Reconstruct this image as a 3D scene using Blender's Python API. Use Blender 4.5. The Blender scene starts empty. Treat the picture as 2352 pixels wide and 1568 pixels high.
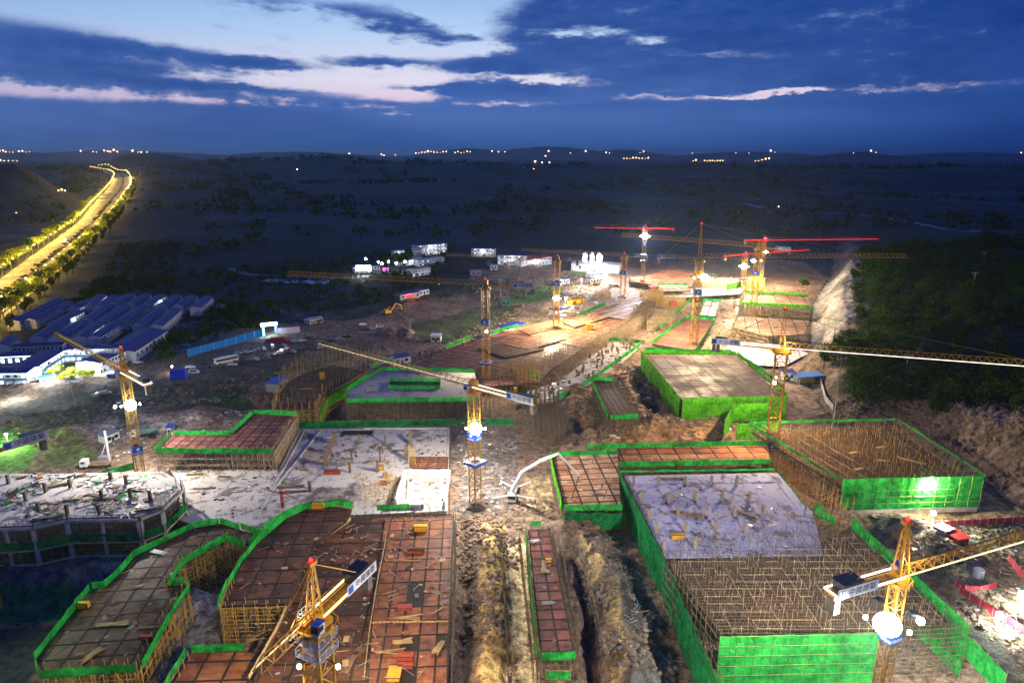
import bpy, bmesh, math, random
import numpy as np
from mathutils import Vector, Matrix
R = math.radians
rnd = random.Random(7)
nrs = np.random.RandomState(5)
SC = bpy.context.scene
COL = SC.collection
# ---------------------------------------------------------------- camera
F, CX, CY, CAMH, PITCH = 1568.0, 1176.0, 784.0, 100.0, R(15.3)   # pinhole read off the photograph (2352 x 1568 units)
cam = bpy.data.cameras.new('camera'); camo = bpy.data.objects.new('camera', cam); COL.objects.link(camo)
camo.location = (0, 0, CAMH); camo.rotation_euler = (R(90) - PITCH, 0, 0)
cam.sensor_width = 36; cam.lens = 36 * F / 2352; cam.clip_start = 1; cam.clip_end = 120000
SC.camera = camo
CP, SP = math.cos(PITCH), math.sin(PITCH)
def ray(px, py):
    a = (px - CX) / F; b = (py - CY) / F
    return (a, CP - b * SP, -SP - b * CP)
def P(px, py, z=0.0):
    d = ray(px, py); s = (z - CAMH) / d[2]
    return Vector((d[0] * s, d[1] * s, z))
def pix(x, y, z):
    dz = z - CAMH; dep = y * CP - dz * SP; up = y * SP + dz * CP
    return CX + F * x / dep, CY - F * up / dep
def zat(x, y, py):          # height of the point straight above (x,y) seen on image row py
    b = (py - CY) / F
    return CAMH + y * (-SP - b * CP) / (CP - b * SP)
# ---------------------------------------------------------------- exposure, render
SC.view_settings.view_transform = 'Standard'; SC.view_settings.look = 'None'
SC.view_settings.exposure = 0.0; SC.view_settings.gamma = 1.0
SC.cycles.use_denoising = True
SC.cycles.max_bounces = 5; SC.cycles.diffuse_bounces = 2; SC.cycles.glossy_bounces = 2
SC.cycles.transmission_bounces = 3; SC.cycles.transparent_max_bounces = 12; SC.cycles.volume_bounces = 0
SC.cycles.sample_clamp_indirect = 4.0
# ---------------------------------------------------------------- world: dusk sky with cloud banks
W = bpy.data.worlds.new('World'); SC.world = W; W.use_nodes = True
W.cycles.sampling_method = 'MANUAL'; W.cycles.sample_map_resolution = 512
nt = W.node_tree; nt.nodes.clear()
class NB:
    """tiny node helper"""
    def __init__(s, nt): s.nt = nt
    def n(s, t, **k):
        nd = s.nt.nodes.new(t)
        for a, b in k.items():
            if a.startswith('i_'):
                key = a[2:]; key = int(key) if key.isdigit() else key
                s.put(nd.inputs[key], b)
            else: setattr(nd, a, b)
        return nd
    def put(s, sock, v):
        if isinstance(v, bpy.types.NodeSocket): s.nt.links.new(v, sock)
        else: sock.default_value = v
    def m(s, op, a, b=0.0, c=None, clamp=False):
        nd = s.nt.nodes.new('ShaderNodeMath'); nd.operation = op; nd.use_clamp = clamp
        s.put(nd.inputs[0], a); s.put(nd.inputs[1], b)
        if c is not None: s.put(nd.inputs[2], c)
        return nd.outputs[0]
    def mix(s, f, a, b, mode='MIX'):
        nd = s.nt.nodes.new('ShaderNodeMix'); nd.data_type = 'RGBA'; nd.blend_type = mode
        s.put(nd.inputs[0], f); s.put(nd.inputs[6], a); s.put(nd.inputs[7], b)
        return nd.outputs[2]
    def ramp(s, f, stops, interp='LINEAR'):
        nd = s.nt.nodes.new('ShaderNodeValToRGB'); cr = nd.color_ramp; cr.interpolation = interp
        while len(cr.elements) < len(stops): cr.elements.new(0.5)
        for e, (p, c) in zip(cr.elements, stops): e.position = p; e.color = c if len(c) == 4 else (*c, 1)
        s.put(nd.inputs[0], f); return nd.outputs[0]
    def noise(s, vec, scale, detail=4, rough=.5, dim='3D'):
        nd = s.nt.nodes.new('ShaderNodeTexNoise'); nd.noise_dimensions = dim
        if vec is not None: s.put(nd.inputs['Vector'], vec)
        nd.inputs['Scale'].default_value = scale; nd.inputs['Detail'].default_value = detail; nd.inputs['Roughness'].default_value = rough
        return nd.outputs['Fac']
    def sm(s, v, a, b, lo=0.0, hi=1.0):
        nd = s.nt.nodes.new('ShaderNodeMapRange'); nd.interpolation_type = 'SMOOTHSTEP'
        s.put(nd.inputs[0], v); nd.inputs[1].default_value = a; nd.inputs[2].default_value = b
        nd.inputs[3].default_value = lo; nd.inputs[4].default_value = hi
        return nd.outputs[0]
def srgb(r, g, b):
    f = lambda c: (c / 255 / 12.92) if c / 255 <= .04045 else ((c / 255 + .055) / 1.055) ** 2.4
    return (f(r), f(g), f(b), 1)
def build_world():
    b = NB(nt)
    tc = b.n('ShaderNodeTexCoord'); sep = b.n('ShaderNodeSeparateXYZ', i_0=tc.outputs['Generated'])
    x, y, z = sep.outputs
    yy = b.m('MAXIMUM', y, 0.02)
    u = b.m('DIVIDE', x, yy)
    hor = b.m('SQRT', b.m('ADD', b.m('MULTIPLY', x, x), b.m('MULTIPLY', y, y)))
    v = b.m('DIVIDE', z, b.m('MAXIMUM', hor, 0.02))
    uv = b.n('ShaderNodeCombineXYZ', i_0=u, i_1=v).outputs[0]
    def uvp(px, py):
        d = ray(px, py); return d[0] / d[1], d[2] / math.hypot(d[0], d[1])
    # slow warp so that banks have torn edges
    sv = b.n('ShaderNodeVectorMath', operation='MULTIPLY', i_0=uv, i_1=(1.0, 4.2, 1.0)).outputs[0]
    n1 = b.noise(sv, 5.0, 9, .60); n2 = b.noise(sv, 17.0, 8, .62); n3 = b.noise(sv, 2.0, 3, .5)
    wob = b.m('MULTIPLY', b.m('SUBTRACT', n1, .5), .12)
    wv = b.m('ADD', v, b.m('MULTIPLY', b.m('SUBTRACT', n2, .5), .020))
    sv2 = b.n('ShaderNodeVectorMath', operation='MULTIPLY', i_0=uv, i_1=(1.0, 2.6, 1.0)).outputs[0]
    n4 = b.noise(sv2, 34.0, 7, .66); n5 = b.noise(b.n('ShaderNodeVectorMath', operation='ADD', i_0=sv2, i_1=(3.1, 7.7, 1.3)).outputs[0], 26.0, 7, .66)
    wv = b.m('ADD', wv, b.m('MULTIPLY', b.m('SUBTRACT', n4, .5), .016))
    wob = b.m('ADD', wob, b.m('MULTIPLY', b.m('SUBTRACT', n5, .5), .09))
    wuv = b.n('ShaderNodeCombineXYZ', i_0=b.m('ADD', u, wob), i_1=wv).outputs[0]
    tear = b.m('MAXIMUM', b.m('ADD', .85, b.m('MULTIPLY', b.m('SUBTRACT', n4, .5), 4.5)), .1)
    blobs = [  # px, py, rx, ry, tilt, amplitude (+ cloud, - gap)
        (60, 85, 310, 34, -3, .75), (420, 128, 300, 18, -3, .7), (590, 146, 130, 13, 0, .6), (110, 150, 300, 18, 0, .6), (380, 160, 260, 12, 0, .4), (60, 120, 200, 20, 0, .4), (180, 185, 430, 18, -1, .8), (560, 205, 330, 11, -3, .65), (700, 232, 330, 9, -1, .55),
        (930, 56, 150, 26, -8, .75), (1010, 92, 120, 14, 0, .4), (870, 142, 95, 12, 0, .65), (1040, 150, 170, 16, 0, .55), (1000, 203, 100, 9, 0, .75), (1120, 210, 130, 14, 0, .6), (1020, 245, 22, 18, 0, .5), (530, 184, 40, 5, 0, .4),
        (650, 5, 260, 14, 0, .35),
        (1330, 74, 110, 12, 0, -.72), (1490, 90, 60, 10, 0, -.62), (1115, 108, 95, 17, 0, -.6), (1040, 55, 110, 30, -18, -.35), (1270, 186, 95, 10, -3, -.75), (1160, 176, 100, 10, 0, -.6),
        (1160, 241, 130, 7, 0, -.8), (1780, 214, 150, 8, 3, -.85), (1610, 225, 90, 5, 0, -.7), (1860, 210, 150, 5, 0, -.45), (2130, 200, 190, 8, 0, -.35), (1740, 240, 60, 4, 0, -.4), (920, 262, 60, 5, 0, -.7), (1330, 255, 50, 4, 0, -.3), (1650, 125, 160, 8, -3, -.28), (1450, 224, 90, 5, 0, -.35),
    ]
    acc = b.m('ADD', b.sm(b.m('ADD', u, b.m('MULTIPLY', v, -.9)), uvp(1060, 0)[0] - .15, uvp(1210, 0)[0] - .14, 0, .8), b.m('MULTIPLY', b.m('SUBTRACT', n1, .5), .75))
    acc = b.m('ADD', acc, b.m('MULTIPLY', b.m('SUBTRACT', n2, .5), .7)); acc = b.m('ADD', acc, b.m('MULTIPLY', b.m('SUBTRACT', n4, .5), .55))
    for (px, py, rx, ry, tilt, amp) in blobs:
        cu, cv = uvp(px, py)
        mp = b.n('ShaderNodeMapping', vector_type='TEXTURE', i_Vector=wuv)
        mp.inputs['Location'].default_value = (cu, cv, 0); mp.inputs['Rotation'].default_value = (0, 0, R(tilt))
        mp.inputs['Scale'].default_value = (rx / F, ry / F, 1)
        ln = b.n('ShaderNodeVectorMath', operation='LENGTH', i_0=mp.outputs[0]).outputs['Value']
        acc = b.m('ADD', acc, b.m('MULTIPLY', b.sm(ln, 0.1, 1.45, amp, 0), tear if amp < 0 else 1.0))
    # everything under the last gap is a grey-blue bank
    low = b.sm(b.m('ADD', v, b.m('MULTIPLY', b.m('SUBTRACT', n1, .5), .012)), uvp(1176, 262)[1], uvp(1176, 232)[1], 1, 0)
    acc = b.m('ADD', acc, low)
    cloud = b.sm(acc, .02, .72)
    vn = b.m('DIVIDE', v, .2)
    clear = b.ramp(vn, [(0, srgb(150, 150, 205)), (.30, srgb(222, 196, 222)), (.48, srgb(225, 222, 242)), (.8, srgb(178, 208, 245)), (1.0, srgb(150, 190, 238))])
    side = b.sm(u, -.75, -.1, .74, 1.08)
    clear = b.mix(1.0, clear, b.n('ShaderNodeCombineXYZ', i_0=side, i_1=b.m('POWER', side, .7), i_2=b.m('POWER', side, .35)).outputs[0], 'MULTIPLY')
    dk = b.ramp(vn, [(0, srgb(34, 76, 138)), (.06, srgb(50, 92, 160)), (.25, srgb(78, 114, 184)), (.45, srgb(60, 98, 172)), (.75, srgb(34, 76, 154)), (1.0, srgb(26, 70, 156))])
    dk = b.mix(b.m('MULTIPLY', b.sm(n3, .35, .7), .55), dk, srgb(22, 58, 132))
    lite = b.m('MULTIPLY', b.sm(acc, 1.2, .45), .22)
    dk = b.mix(lite, dk, srgb(112, 148, 212))
    rr = b.sm(u, .0, .8, 1.0, .52)
    dk = b.mix(1.0, dk, b.n('ShaderNodeCombineXYZ', i_0=b.m('POWER', rr, 1.6), i_1=rr, i_2=b.m('POWER', rr, .55)).outputs[0], 'MULTIPLY')
    col = b.mix(cloud, clear, dk)
    # behind and above the camera the dusk sky is plain deep blue
    sky = b.n('ShaderNodeTexSky', sky_type='NISHITA', sun_disc=False, sun_elevation=R(-2.0), sun_rotation=R(-12))
    top = b.mix(.3, srgb(28, 74, 172), b.mix(1.0, sky.outputs[0], (.1, .1, .1, 1), 'MULTIPLY'))
    f = b.m('MAXIMUM', b.sm(v, .25, .6), b.sm(y, .45, .1))
    col = b.mix(f, col, top)
    bg = b.n('ShaderNodeBackground', i_0=col, i_1=1.0)
    nt.links.new(bg.outputs[0], b.n('ShaderNodeOutputWorld').inputs[0])
build_world()
# ---------------------------------------------------------------- materials
MATS = {}
def mat(name, fn):
    if name in MATS: return MATS[name]
    m = bpy.data.materials.new(name); m.use_nodes = True; t = m.node_tree; t.nodes.clear()
    b = NB(t); sh = fn(b); o = b.n('ShaderNodeOutputMaterial'); t.links.new(sh, o.inputs[0])
    m.cycles.emission_sampling = 'NONE'
    MATS[name] = m; return m
def surf(name, c, c2=None, scale=.6, rough=.75, metal=0.0, bump=0.0, bscale=6.0, spec=.4, detail=5, r2=None):
    """two colours broken up by noise, with a little relief"""
    def fn(b):
        g = b.n('ShaderNodeTexCoord').outputs['Object']
        n = b.noise(g, scale, detail, .62)
        col = b.mix(b.sm(n, .34, .66), (*c, 1), (*(c2 or tuple(v * .68 for v in c)), 1))
        p = b.n('ShaderNodeBsdfPrincipled', i_0=col)
        p.inputs['Metallic'].default_value = metal; p.inputs['Specular IOR Level'].default_value = spec
        b.put(p.inputs['Roughness'], b.sm(n, .35, .7, rough, r2) if r2 is not None else rough)
        if bump:
            bp = b.n('ShaderNodeBump', i_Height=b.noise(g, bscale, 4, .6)); bp.inputs['Strength'].default_value = bump; bp.inputs['Distance'].default_value = .3
            b.put(p.inputs['Normal'], bp.outputs[0])
        return p.outputs[0]
    return mat(name, fn)
def glow(name, c, s):
    return mat(name, lambda b: b.n('ShaderNodeEmission', i_0=(*c, 1), i_1=s).outputs[0])
def ply(name, a, c, rough=.55):
    def fn(b):
        g = b.n('ShaderNodeTexCoord').outputs['Object']
        at = b.n('ShaderNodeAttribute', attribute_name='var').outputs['Fac']
        n = b.noise(g, .10, 5, .6); n2 = b.noise(g, 1.3, 4, .6)
        f = b.m('ADD', b.m('MULTIPLY', at, .45), b.m('ADD', b.m('MULTIPLY', n, .9), b.m('MULTIPLY', n2, .35)))
        col = b.mix(b.sm(f, .45, 1.15), (*a, 1), (*c, 1)); n6 = b.noise(g, .35, 7, .7); col = b.mix(b.sm(n6, .50, .64, 0, .75), col, (a[0] * .35, a[1] * .38, a[2] * .42, 1)); col = b.mix(b.sm(n6, .40, .30, 0, .35), col, (.30, .25, .20, 1))
        br = b.n('ShaderNodeTexBrick', i_Vector=g); br.inputs['Scale'].default_value = 1.0; br.inputs['Brick Width'].default_value = 1.83; br.inputs['Row Height'].default_value = .92
        br.inputs['Mortar Size'].default_value = .02; br.inputs['Color1'].default_value = (1, 1, 1, 1); br.inputs['Color2'].default_value = (.62, .62, .62, 1); br.inputs['Mortar'].default_value = (.42, .38, .34, 1)
        col = b.mix(1.0, col, br.outputs[0], 'MULTIPLY')
        p = b.n('ShaderNodeBsdfPrincipled', i_0=col)
        b.put(p.inputs['Roughness'], b.sm(n, .4, .62, rough, .8)); p.inputs['Specular IOR Level'].default_value = .3
        return p.outputs[0]
    return mat(name, fn)
def concrete(name, a, stain, amt=.5, rough=.85):
    def fn(b):
        g = b.n('ShaderNodeTexCoord').outputs['Object']
        n = b.noise(g, .16, 7, .68); n2 = b.noise(g, .9, 6, .65); n3 = b.noise(g, .05, 2, .5)
        col = b.mix(b.m('MULTIPLY', b.sm(n, .52, .60), amt), (*a, 1), (*stain, 1))
        col = b.mix(b.m('MULTIPLY', b.sm(n2, .56, .66), .8 * amt), col, (stain[0] * .6, stain[1] * .55, stain[2] * .5, 1))
        col = b.mix(b.sm(n3, .3, .7, 0, .35), col, (a[0] * .6, a[1] * .6, a[2] * .62, 1))
        p = b.n('ShaderNodeBsdfPrincipled', i_0=col, i_Roughness=rough)
        return p.outputs[0]
    return mat(name, fn)
def netmat(name, c, alpha=.85, trans=.45):
    def fn(b):
        g = b.n('ShaderNodeTexCoord').outputs['Object']
        n = b.noise(g, .22, 6, .65); n2 = b.noise(g, 2.2, 4, .65); n3 = b.noise(g, .9, 3, .5)
        col = b.mix(b.sm(b.m('ADD', b.m('MULTIPLY', n, .8), b.m('MULTIPLY', n3, .35)), .38, .78), (c[0] * .28, c[1] * .34, c[2] * .40, 1), (*c, 1))
        col = b.mix(b.sm(n2, .55, .75, 0, .5), col, (c[0] + .12, c[1] * .8, c[2] + .10, 1))
        sep = b.n('ShaderNodeSeparateXYZ', i_0=g); w = b.m('FRACT', b.m('MULTIPLY', b.m('ADD', sep.outputs[0], b.m('MULTIPLY', sep.outputs[1], .83)), .31))
        col = b.mix(b.sm(w, .0, .07, .55, 0), col, (c[0] * .15, c[1] * .2, c[2] * .2, 1))
        bp = b.n('ShaderNodeBump', i_Height=n3); bp.inputs['Strength'].default_value = .9; bp.inputs['Distance'].default_value = .5
        d = b.n('ShaderNodeBsdfDiffuse', i_0=col, i_Normal=bp.outputs[0]); t = b.n('ShaderNodeBsdfTranslucent', i_0=col)
        mx = b.n('ShaderNodeMixShader', i_0=trans, i_1=d.outputs[0], i_2=t.outputs[0])
        tp = b.n('ShaderNodeBsdfTransparent')
        a = b.m('SUBTRACT', b.sm(n2, .25, .5, alpha - .35, alpha), b.sm(n, .60, .72, 0, .3))
        return b.n('ShaderNodeMixShader', i_0=a, i_1=tp.outputs[0], i_2=mx.outputs[0]).outputs[0]
    return mat(name, fn)
def leafmat(name, a, c):
    def fn(b):
        g = b.n('ShaderNodeNewGeometry').outputs['Random Per Island']
        col = b.mix(g, (*a, 1), (*c, 1))
        d = b.n('ShaderNodeBsdfDiffuse', i_0=col); t = b.n('ShaderNodeBsdfTranslucent', i_0=col)
        return b.n('ShaderNodeMixShader', i_0=.35, i_1=d.outputs[0], i_2=t.outputs[0]).outputs[0]
    return mat(name, fn)
YEL = surf('crane_yellow', (.72, .38, .02), (.55, .26, .02), .8, .45, .1)
YELD = surf('dimmed_crane_yellow', (.48, .27, .03), (.34, .18, .03), .8, .55, .1)  # darker crane yellow; carries the shade of the corner crane's unlit mast
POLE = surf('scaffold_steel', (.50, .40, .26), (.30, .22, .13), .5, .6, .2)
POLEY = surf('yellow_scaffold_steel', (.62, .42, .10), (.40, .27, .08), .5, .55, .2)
POLEO = surf('lamplit_scaffold_steel', (.70, .36, .12), (.42, .22, .10), .5, .6, .1)  # orange of the lamp light is put into the pole colour
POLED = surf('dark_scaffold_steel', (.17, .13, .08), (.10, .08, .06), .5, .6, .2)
WOOD = surf('sawn_timber', (.58, .42, .20), (.40, .27, .12), .9, .8)
WOODD = surf('weathered_timber', (.30, .21, .13), (.17, .11, .07), .9, .8)
PLY_D = ply('dark_formwork_ply', (.055, .026, .016), (.17, .066, .034))
PLY_R = ply('red_formwork_ply', (.24, .075, .035), (.46, .18, .07))
PLY_M = ply('brown_formwork_ply', (.17, .062, .030), (.38, .14, .062))
PLY_P = ply('pink_formwork_ply', (.10, .036, .030), (.26, .095, .075))
PLY_W = ply('wet_formwork_ply', (.34, .12, .045), (.62, .40, .24))
PLY_PAN = ply('steel_tied_ply', (.09, .055, .04), (.21, .13, .09))
GAP = surf('formwork_joint', (.022, .016, .013), (.014, .011, .009), .6, .8)
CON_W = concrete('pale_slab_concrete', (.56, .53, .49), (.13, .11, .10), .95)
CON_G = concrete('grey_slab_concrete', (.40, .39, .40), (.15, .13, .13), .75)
CON_B = concrete('blue_lit_slab_concrete', (.42, .43, .62), (.07, .06, .10), .95)  # bluish lamp light is mixed into this concrete's colour
CON = surf('raw_concrete', (.52, .50, .46), (.34, .32, .29), .5, .85, bump=.2)
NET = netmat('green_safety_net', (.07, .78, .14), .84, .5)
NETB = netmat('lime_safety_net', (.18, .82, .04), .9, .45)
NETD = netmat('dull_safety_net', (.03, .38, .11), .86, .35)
BLUE = surf('blue_sheet', (.01, .10, .55), (.01, .07, .42), .8, .5)
BLUER = surf('blue_roof_sheet', (.004, .011, .27), (.003, .007, .15), .3, .6)
WHITE = surf('white_panel', (.74, .75, .76), (.58, .60, .62), .7, .5)
WPAINT = surf('white_paint', (.78, .79, .80), (.70, .71, .73), .9, .3)
SILVER = surf('silver_paint', (.45, .46, .48), (.38, .39, .41), .9, .3, .4)
DPAINT = surf('dark_paint', (.03, .03, .035), (.02, .02, .025), .9, .3)
RPAINT = surf('red_paint', (.5, .03, .03), (.34, .02, .02), .9, .45)
GLASS = surf('dark_glass', (.02, .025, .03), (.03, .035, .04), .9, .12)
TYRE = surf('tyre_rubber', (.02, .02, .02), (.03, .03, .03), 2, .9)
DARKM = surf('dark_steel', (.05, .05, .055), (.03, .03, .035), .8, .5, .4)
GREYM = surf('galvanised_steel', (.40, .41, .42), (.28, .29, .30), .8, .45, .5)
REDN = surf('red_barrier', (.48, .03, .06), (.28, .02, .04), .7, .7)
CYAN = surf('cyan_band', (.02, .30, .52), (.02, .24, .42), .8, .5)
ASPH = surf('asphalt', (.40, .34, .26), (.17, .14, .11), .05, .8)
BARK = surf('bark', (.07, .05, .035), (.045, .03, .02), 2, .9)
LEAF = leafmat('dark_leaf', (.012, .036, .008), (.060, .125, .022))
LEAFY = leafmat('lamplit_leaf', (.14, .22, .015), (.42, .52, .04))  # brighter yellow leaf copy with the lamp light put into its colour
E_W = glow('lamp_white', (1, .97, 1), 60); E_WARM = glow('lamp_warm', (1, .72, .30), 12); E_GOLD = glow('led_gold', (1, .78, .35), 2.6)
E_WS = glow('led_white', (1, .93, .86), 2.6); E_RED = glow('led_red', (1, .035, .03), 2.6); E_SOD = glow('sodium_lamp', (1, .62, .18), 14)
E_REDL = glow('beacon_red', (1, .02, .02), 6); E_CY = glow('lit_cyan_sign', (.35, .85, 1), 3.0); E_WIN = glow('lit_window', (.80, .90, 1), 1.1)
E_HOA = glow('lit_blue_hoarding', (.02, .16, .50), .55); E_WALL = glow('office_glow', (.80, .92, 1), 4); E_FAR = glow('far_lamp', (1, .75, .42), 3.5); E_FARW = glow('far_white_lamp', (.8, .9, 1), 4); E_MAG = glow('lit_magenta_screen', (1, .12, .55), 3)
# ---------------------------------------------------------------- mesh helpers
class MB:
    def __init__(s): s.v = []; s.f = []; s.n = 0
    def add(s, v, f):
        v = np.asarray(v, float).reshape(-1, 3); s.v.append(v)
        s.f.extend([tuple(int(i) + s.n for i in q) for q in f]); s.n += len(v)
    def box(s, c, d, rz=0.0, tilt=0.0):
        x, y, z = (k / 2 for k in d)
        v = np.array([(i, j, k) for k in (-z, z) for j in (-y, y) for i in (-x, x)])
        if tilt: ct, st = math.cos(tilt), math.sin(tilt); v = np.c_[v[:, 0] * ct - v[:, 2] * st, v[:, 1], v[:, 0] * st + v[:, 2] * ct]
        c0, s0 = math.cos(rz), math.sin(rz)
        v = np.c_[v[:, 0] * c0 - v[:, 1] * s0, v[:, 0] * s0 + v[:, 1] * c0, v[:, 2]] + np.array(c)
        s.add(v, [(0, 2, 3, 1), (4, 5, 7, 6), (0, 1, 5, 4), (2, 6, 7, 3), (0, 4, 6, 2), (1, 3, 7, 5)])
    def beams(s, ps, qs, w, n=3):
        p = np.asarray(ps, float).reshape(-1, 3); q = np.asarray(qs, float).reshape(-1, 3)
        if not len(p): return
        d = q - p; L = np.linalg.norm(d, axis=1, keepdims=True); L[L == 0] = 1; d = d / L
        up = np.where(np.abs(d[:, 2:3]) > .9, np.array([[1., 0, 0]]), np.array([[0, 0, 1.]]))
        a = np.cross(d, up); a /= np.linalg.norm(a, axis=1, keepdims=True); bb = np.cross(d, a)
        rings = []
        for k in range(n):
            t = 2 * math.pi * k / n + math.pi / 4
            rings.append((a * math.cos(t) + bb * math.sin(t)) * w * .707)
        o = np.stack(rings, 1)
        v = np.concatenate([p[:, None] + o, q[:, None] + o], 1).reshape(-1, 3)
        base = np.arange(len(p)) * 2 * n + s.n
        s.v.append(v)
        for k in range(n):
            k2 = (k + 1) % n
            s.f.extend(map(tuple, np.stack([base + k, base + k2, base + n + k2, base + n + k], 1).tolist()))
        if n > 3: s.f.extend(map(tuple, np.stack([base + k for k in range(n)][::-1], 1).tolist())); s.f.extend(map(tuple, np.stack([base + n + k for k in range(n)], 1).tolist()))
        s.n += len(v)
    def beam(s, p, q, w, n=4): s.beams([tuple(p)], [tuple(q)], w, n)
    def cyl(s, p, q, r1, r2=None, n=12):
        r2 = r1 if r2 is None else r2; p = Vector(p); q = Vector(q); d = (q - p).normalized()
        a = d.orthogonal().normalized(); c = d.cross(a)
        v = [p + (a * math.cos(t) + c * math.sin(t)) * r1 for t in [2 * math.pi * k / n for k in range(n)]] + [q + (a * math.cos(t) + c * math.sin(t)) * r2 for t in [2 * math.pi * k / n for k in range(n)]]
        s.add([tuple(k) for k in v], [(k, (k + 1) % n, n + (k + 1) % n, n + k) for k in range(n)] + [tuple(range(n))[::-1], tuple(range(n, 2 * n))])
    def ball(s, c, r, n=8, m=5, sq=(1, 1, 1)):
        v = [(c[0], c[1], c[2] - r * sq[2])]
        for i in range(1, m):
            t = -math.pi / 2 + math.pi * i / m
            v += [(c[0] + r * sq[0] * math.cos(t) * math.cos(2 * math.pi * k / n), c[1] + r * sq[1] * math.cos(t) * math.sin(2 * math.pi * k / n), c[2] + r * sq[2] * math.sin(t)) for k in range(n)]
        v.append((c[0], c[1], c[2] + r * sq[2])); f = [(0, 1 + (k + 1) % n, 1 + k) for k in range(n)]
        for i in range(m - 2): f += [(1 + i * n + k, 1 + i * n + (k + 1) % n, 1 + (i + 1) * n + (k + 1) % n, 1 + (i + 1) * n + k) for k in range(n)]
        l = len(v) - 1; f += [(l, 1 + (m - 2) * n + k, 1 + (m - 2) * n + (k + 1) % n) for k in range(n)]
        s.add(v, f)
    def prism(s, pts, z0, z1):
        n = len(pts); v = [(p[0], p[1], z0) for p in pts] + [(p[0], p[1], z1) for p in pts]
        s.add(v, [tuple(range(n))[::-1], tuple(range(n, 2 * n))] + [(k, (k + 1) % n, n + (k + 1) % n, n + k) for k in range(n)])
    def strip(s, pts, zl, zh, th=.06, step=1.7, wave=.16):     # an upright sheet along a polyline, slightly sagging
        for a, c in zip(pts[:-1], pts[1:]):
            a = np.array(a[:2], float); c = np.array(c[:2], float); L = np.linalg.norm(c - a)
            if L < .05: continue
            n = max(1, int(L / step)); nn = np.array([-(c - a)[1], (c - a)[0]]) / L
            v = []
            for k in range(n + 1):
                q = a + (c - a) * k / n; e = (rnd.uniform(-wave, wave) if 0 < k < n else 0)
                zt = zh + (rnd.uniform(-wave, wave) * 1.3 if 0 < k < n else 0)
                for o in (-th / 2, th / 2):
                    v.append((*(q + nn * (o + e)), zl)); v.append((*(q + nn * (o + e * .3)), zt))
            f = []
            for k in range(n):
                i, j = 4 * k, 4 * k + 4
                f += [(i, i + 1, j + 1, j), (i + 2, j + 2, j + 3, i + 3), (i + 1, i + 3, j + 3, j + 1)]
            s.add(v, f)
    def build(s, name, m, parent=None, loc=(0, 0, 0)):
        me = bpy.data.meshes.new(name)
        if s.v: me.from_pydata(np.concatenate(s.v).tolist(), [], s.f)
        for k in (m if isinstance(m, (list, tuple)) else [m]): me.materials.append(k)
        o = bpy.data.objects.new(name, me); COL.objects.link(o); o.location = loc
        if parent is not None: o.parent = parent
        return o
def tag(o, label=None, cat=None, group=None, kind=None):
    if label: o['label'] = label
    if cat: o['category'] = cat
    if group: o['group'] = group
    if kind: o['kind'] = kind
    return o
def empty(name, loc=(0, 0, 0), rz=0.0):
    o = bpy.data.objects.new(name, None); COL.objects.link(o); o.location = loc; o.rotation_euler = (0, 0, rz); o.empty_display_size = .5
    return o
def copy_tree(o, parent=None):
    c = o.copy(); COL.objects.link(c); c.parent = parent
    for k in list(o.children): copy_tree(k, c)
    return c
def inpoly(x, y, poly):
    x = np.asarray(x, float); y = np.asarray(y, float); r = np.zeros(x.shape, bool); n = len(poly)
    for i in range(n):
        x1, y1 = poly[i][0], poly[i][1]; x2, y2 = poly[(i + 1) % n][0], poly[(i + 1) % n][1]
        if y1 == y2: continue
        c = ((y1 > y) != (y2 > y)) & (x < (x2 - x1) * (y - y1) / (y2 - y1) + x1); r ^= c
    return r
def pdist(x, y, poly, closed=True):
    d = np.full(np.shape(x), 1e9); n = len(poly)
    for i in range(n if closed else n - 1):
        ax, ay = poly[i][0], poly[i][1]; bx, by = poly[(i + 1) % n][0] - ax, poly[(i + 1) % n][1] - ay
        t = np.clip(((x - ax) * bx + (y - ay) * by) / (bx * bx + by * by + 1e-9), 0, 1)
        d = np.minimum(d, np.hypot(x - ax - t * bx, y - ay - t * by))
    return d
def sst(v, a, b): t = np.clip((v - a) / (b - a), 0, 1); return t * t * (3 - 2 * t)
_G = nrs.rand(256, 256)
def vnoise(x, y):
    xi = np.floor(x).astype(int); yi = np.floor(y).astype(int); fx = x - xi; fy = y - yi
    fx = fx * fx * (3 - 2 * fx); fy = fy * fy * (3 - 2 * fy)
    g = lambda i, j: _G[(xi + i) & 255, (yi + j) & 255]
    return (g(0, 0) * (1 - fx) + g(1, 0) * fx) * (1 - fy) + (g(0, 1) * (1 - fx) + g(1, 1) * fx) * fy
def fbm(x, y, o=4):
    r = 0; a = .5
    for k in range(o): r = r + a * (vnoise(x * 2 ** k + 17 * k, y * 2 ** k + 31 * k) - .5) * 2; a *= .5
    return r
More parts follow.
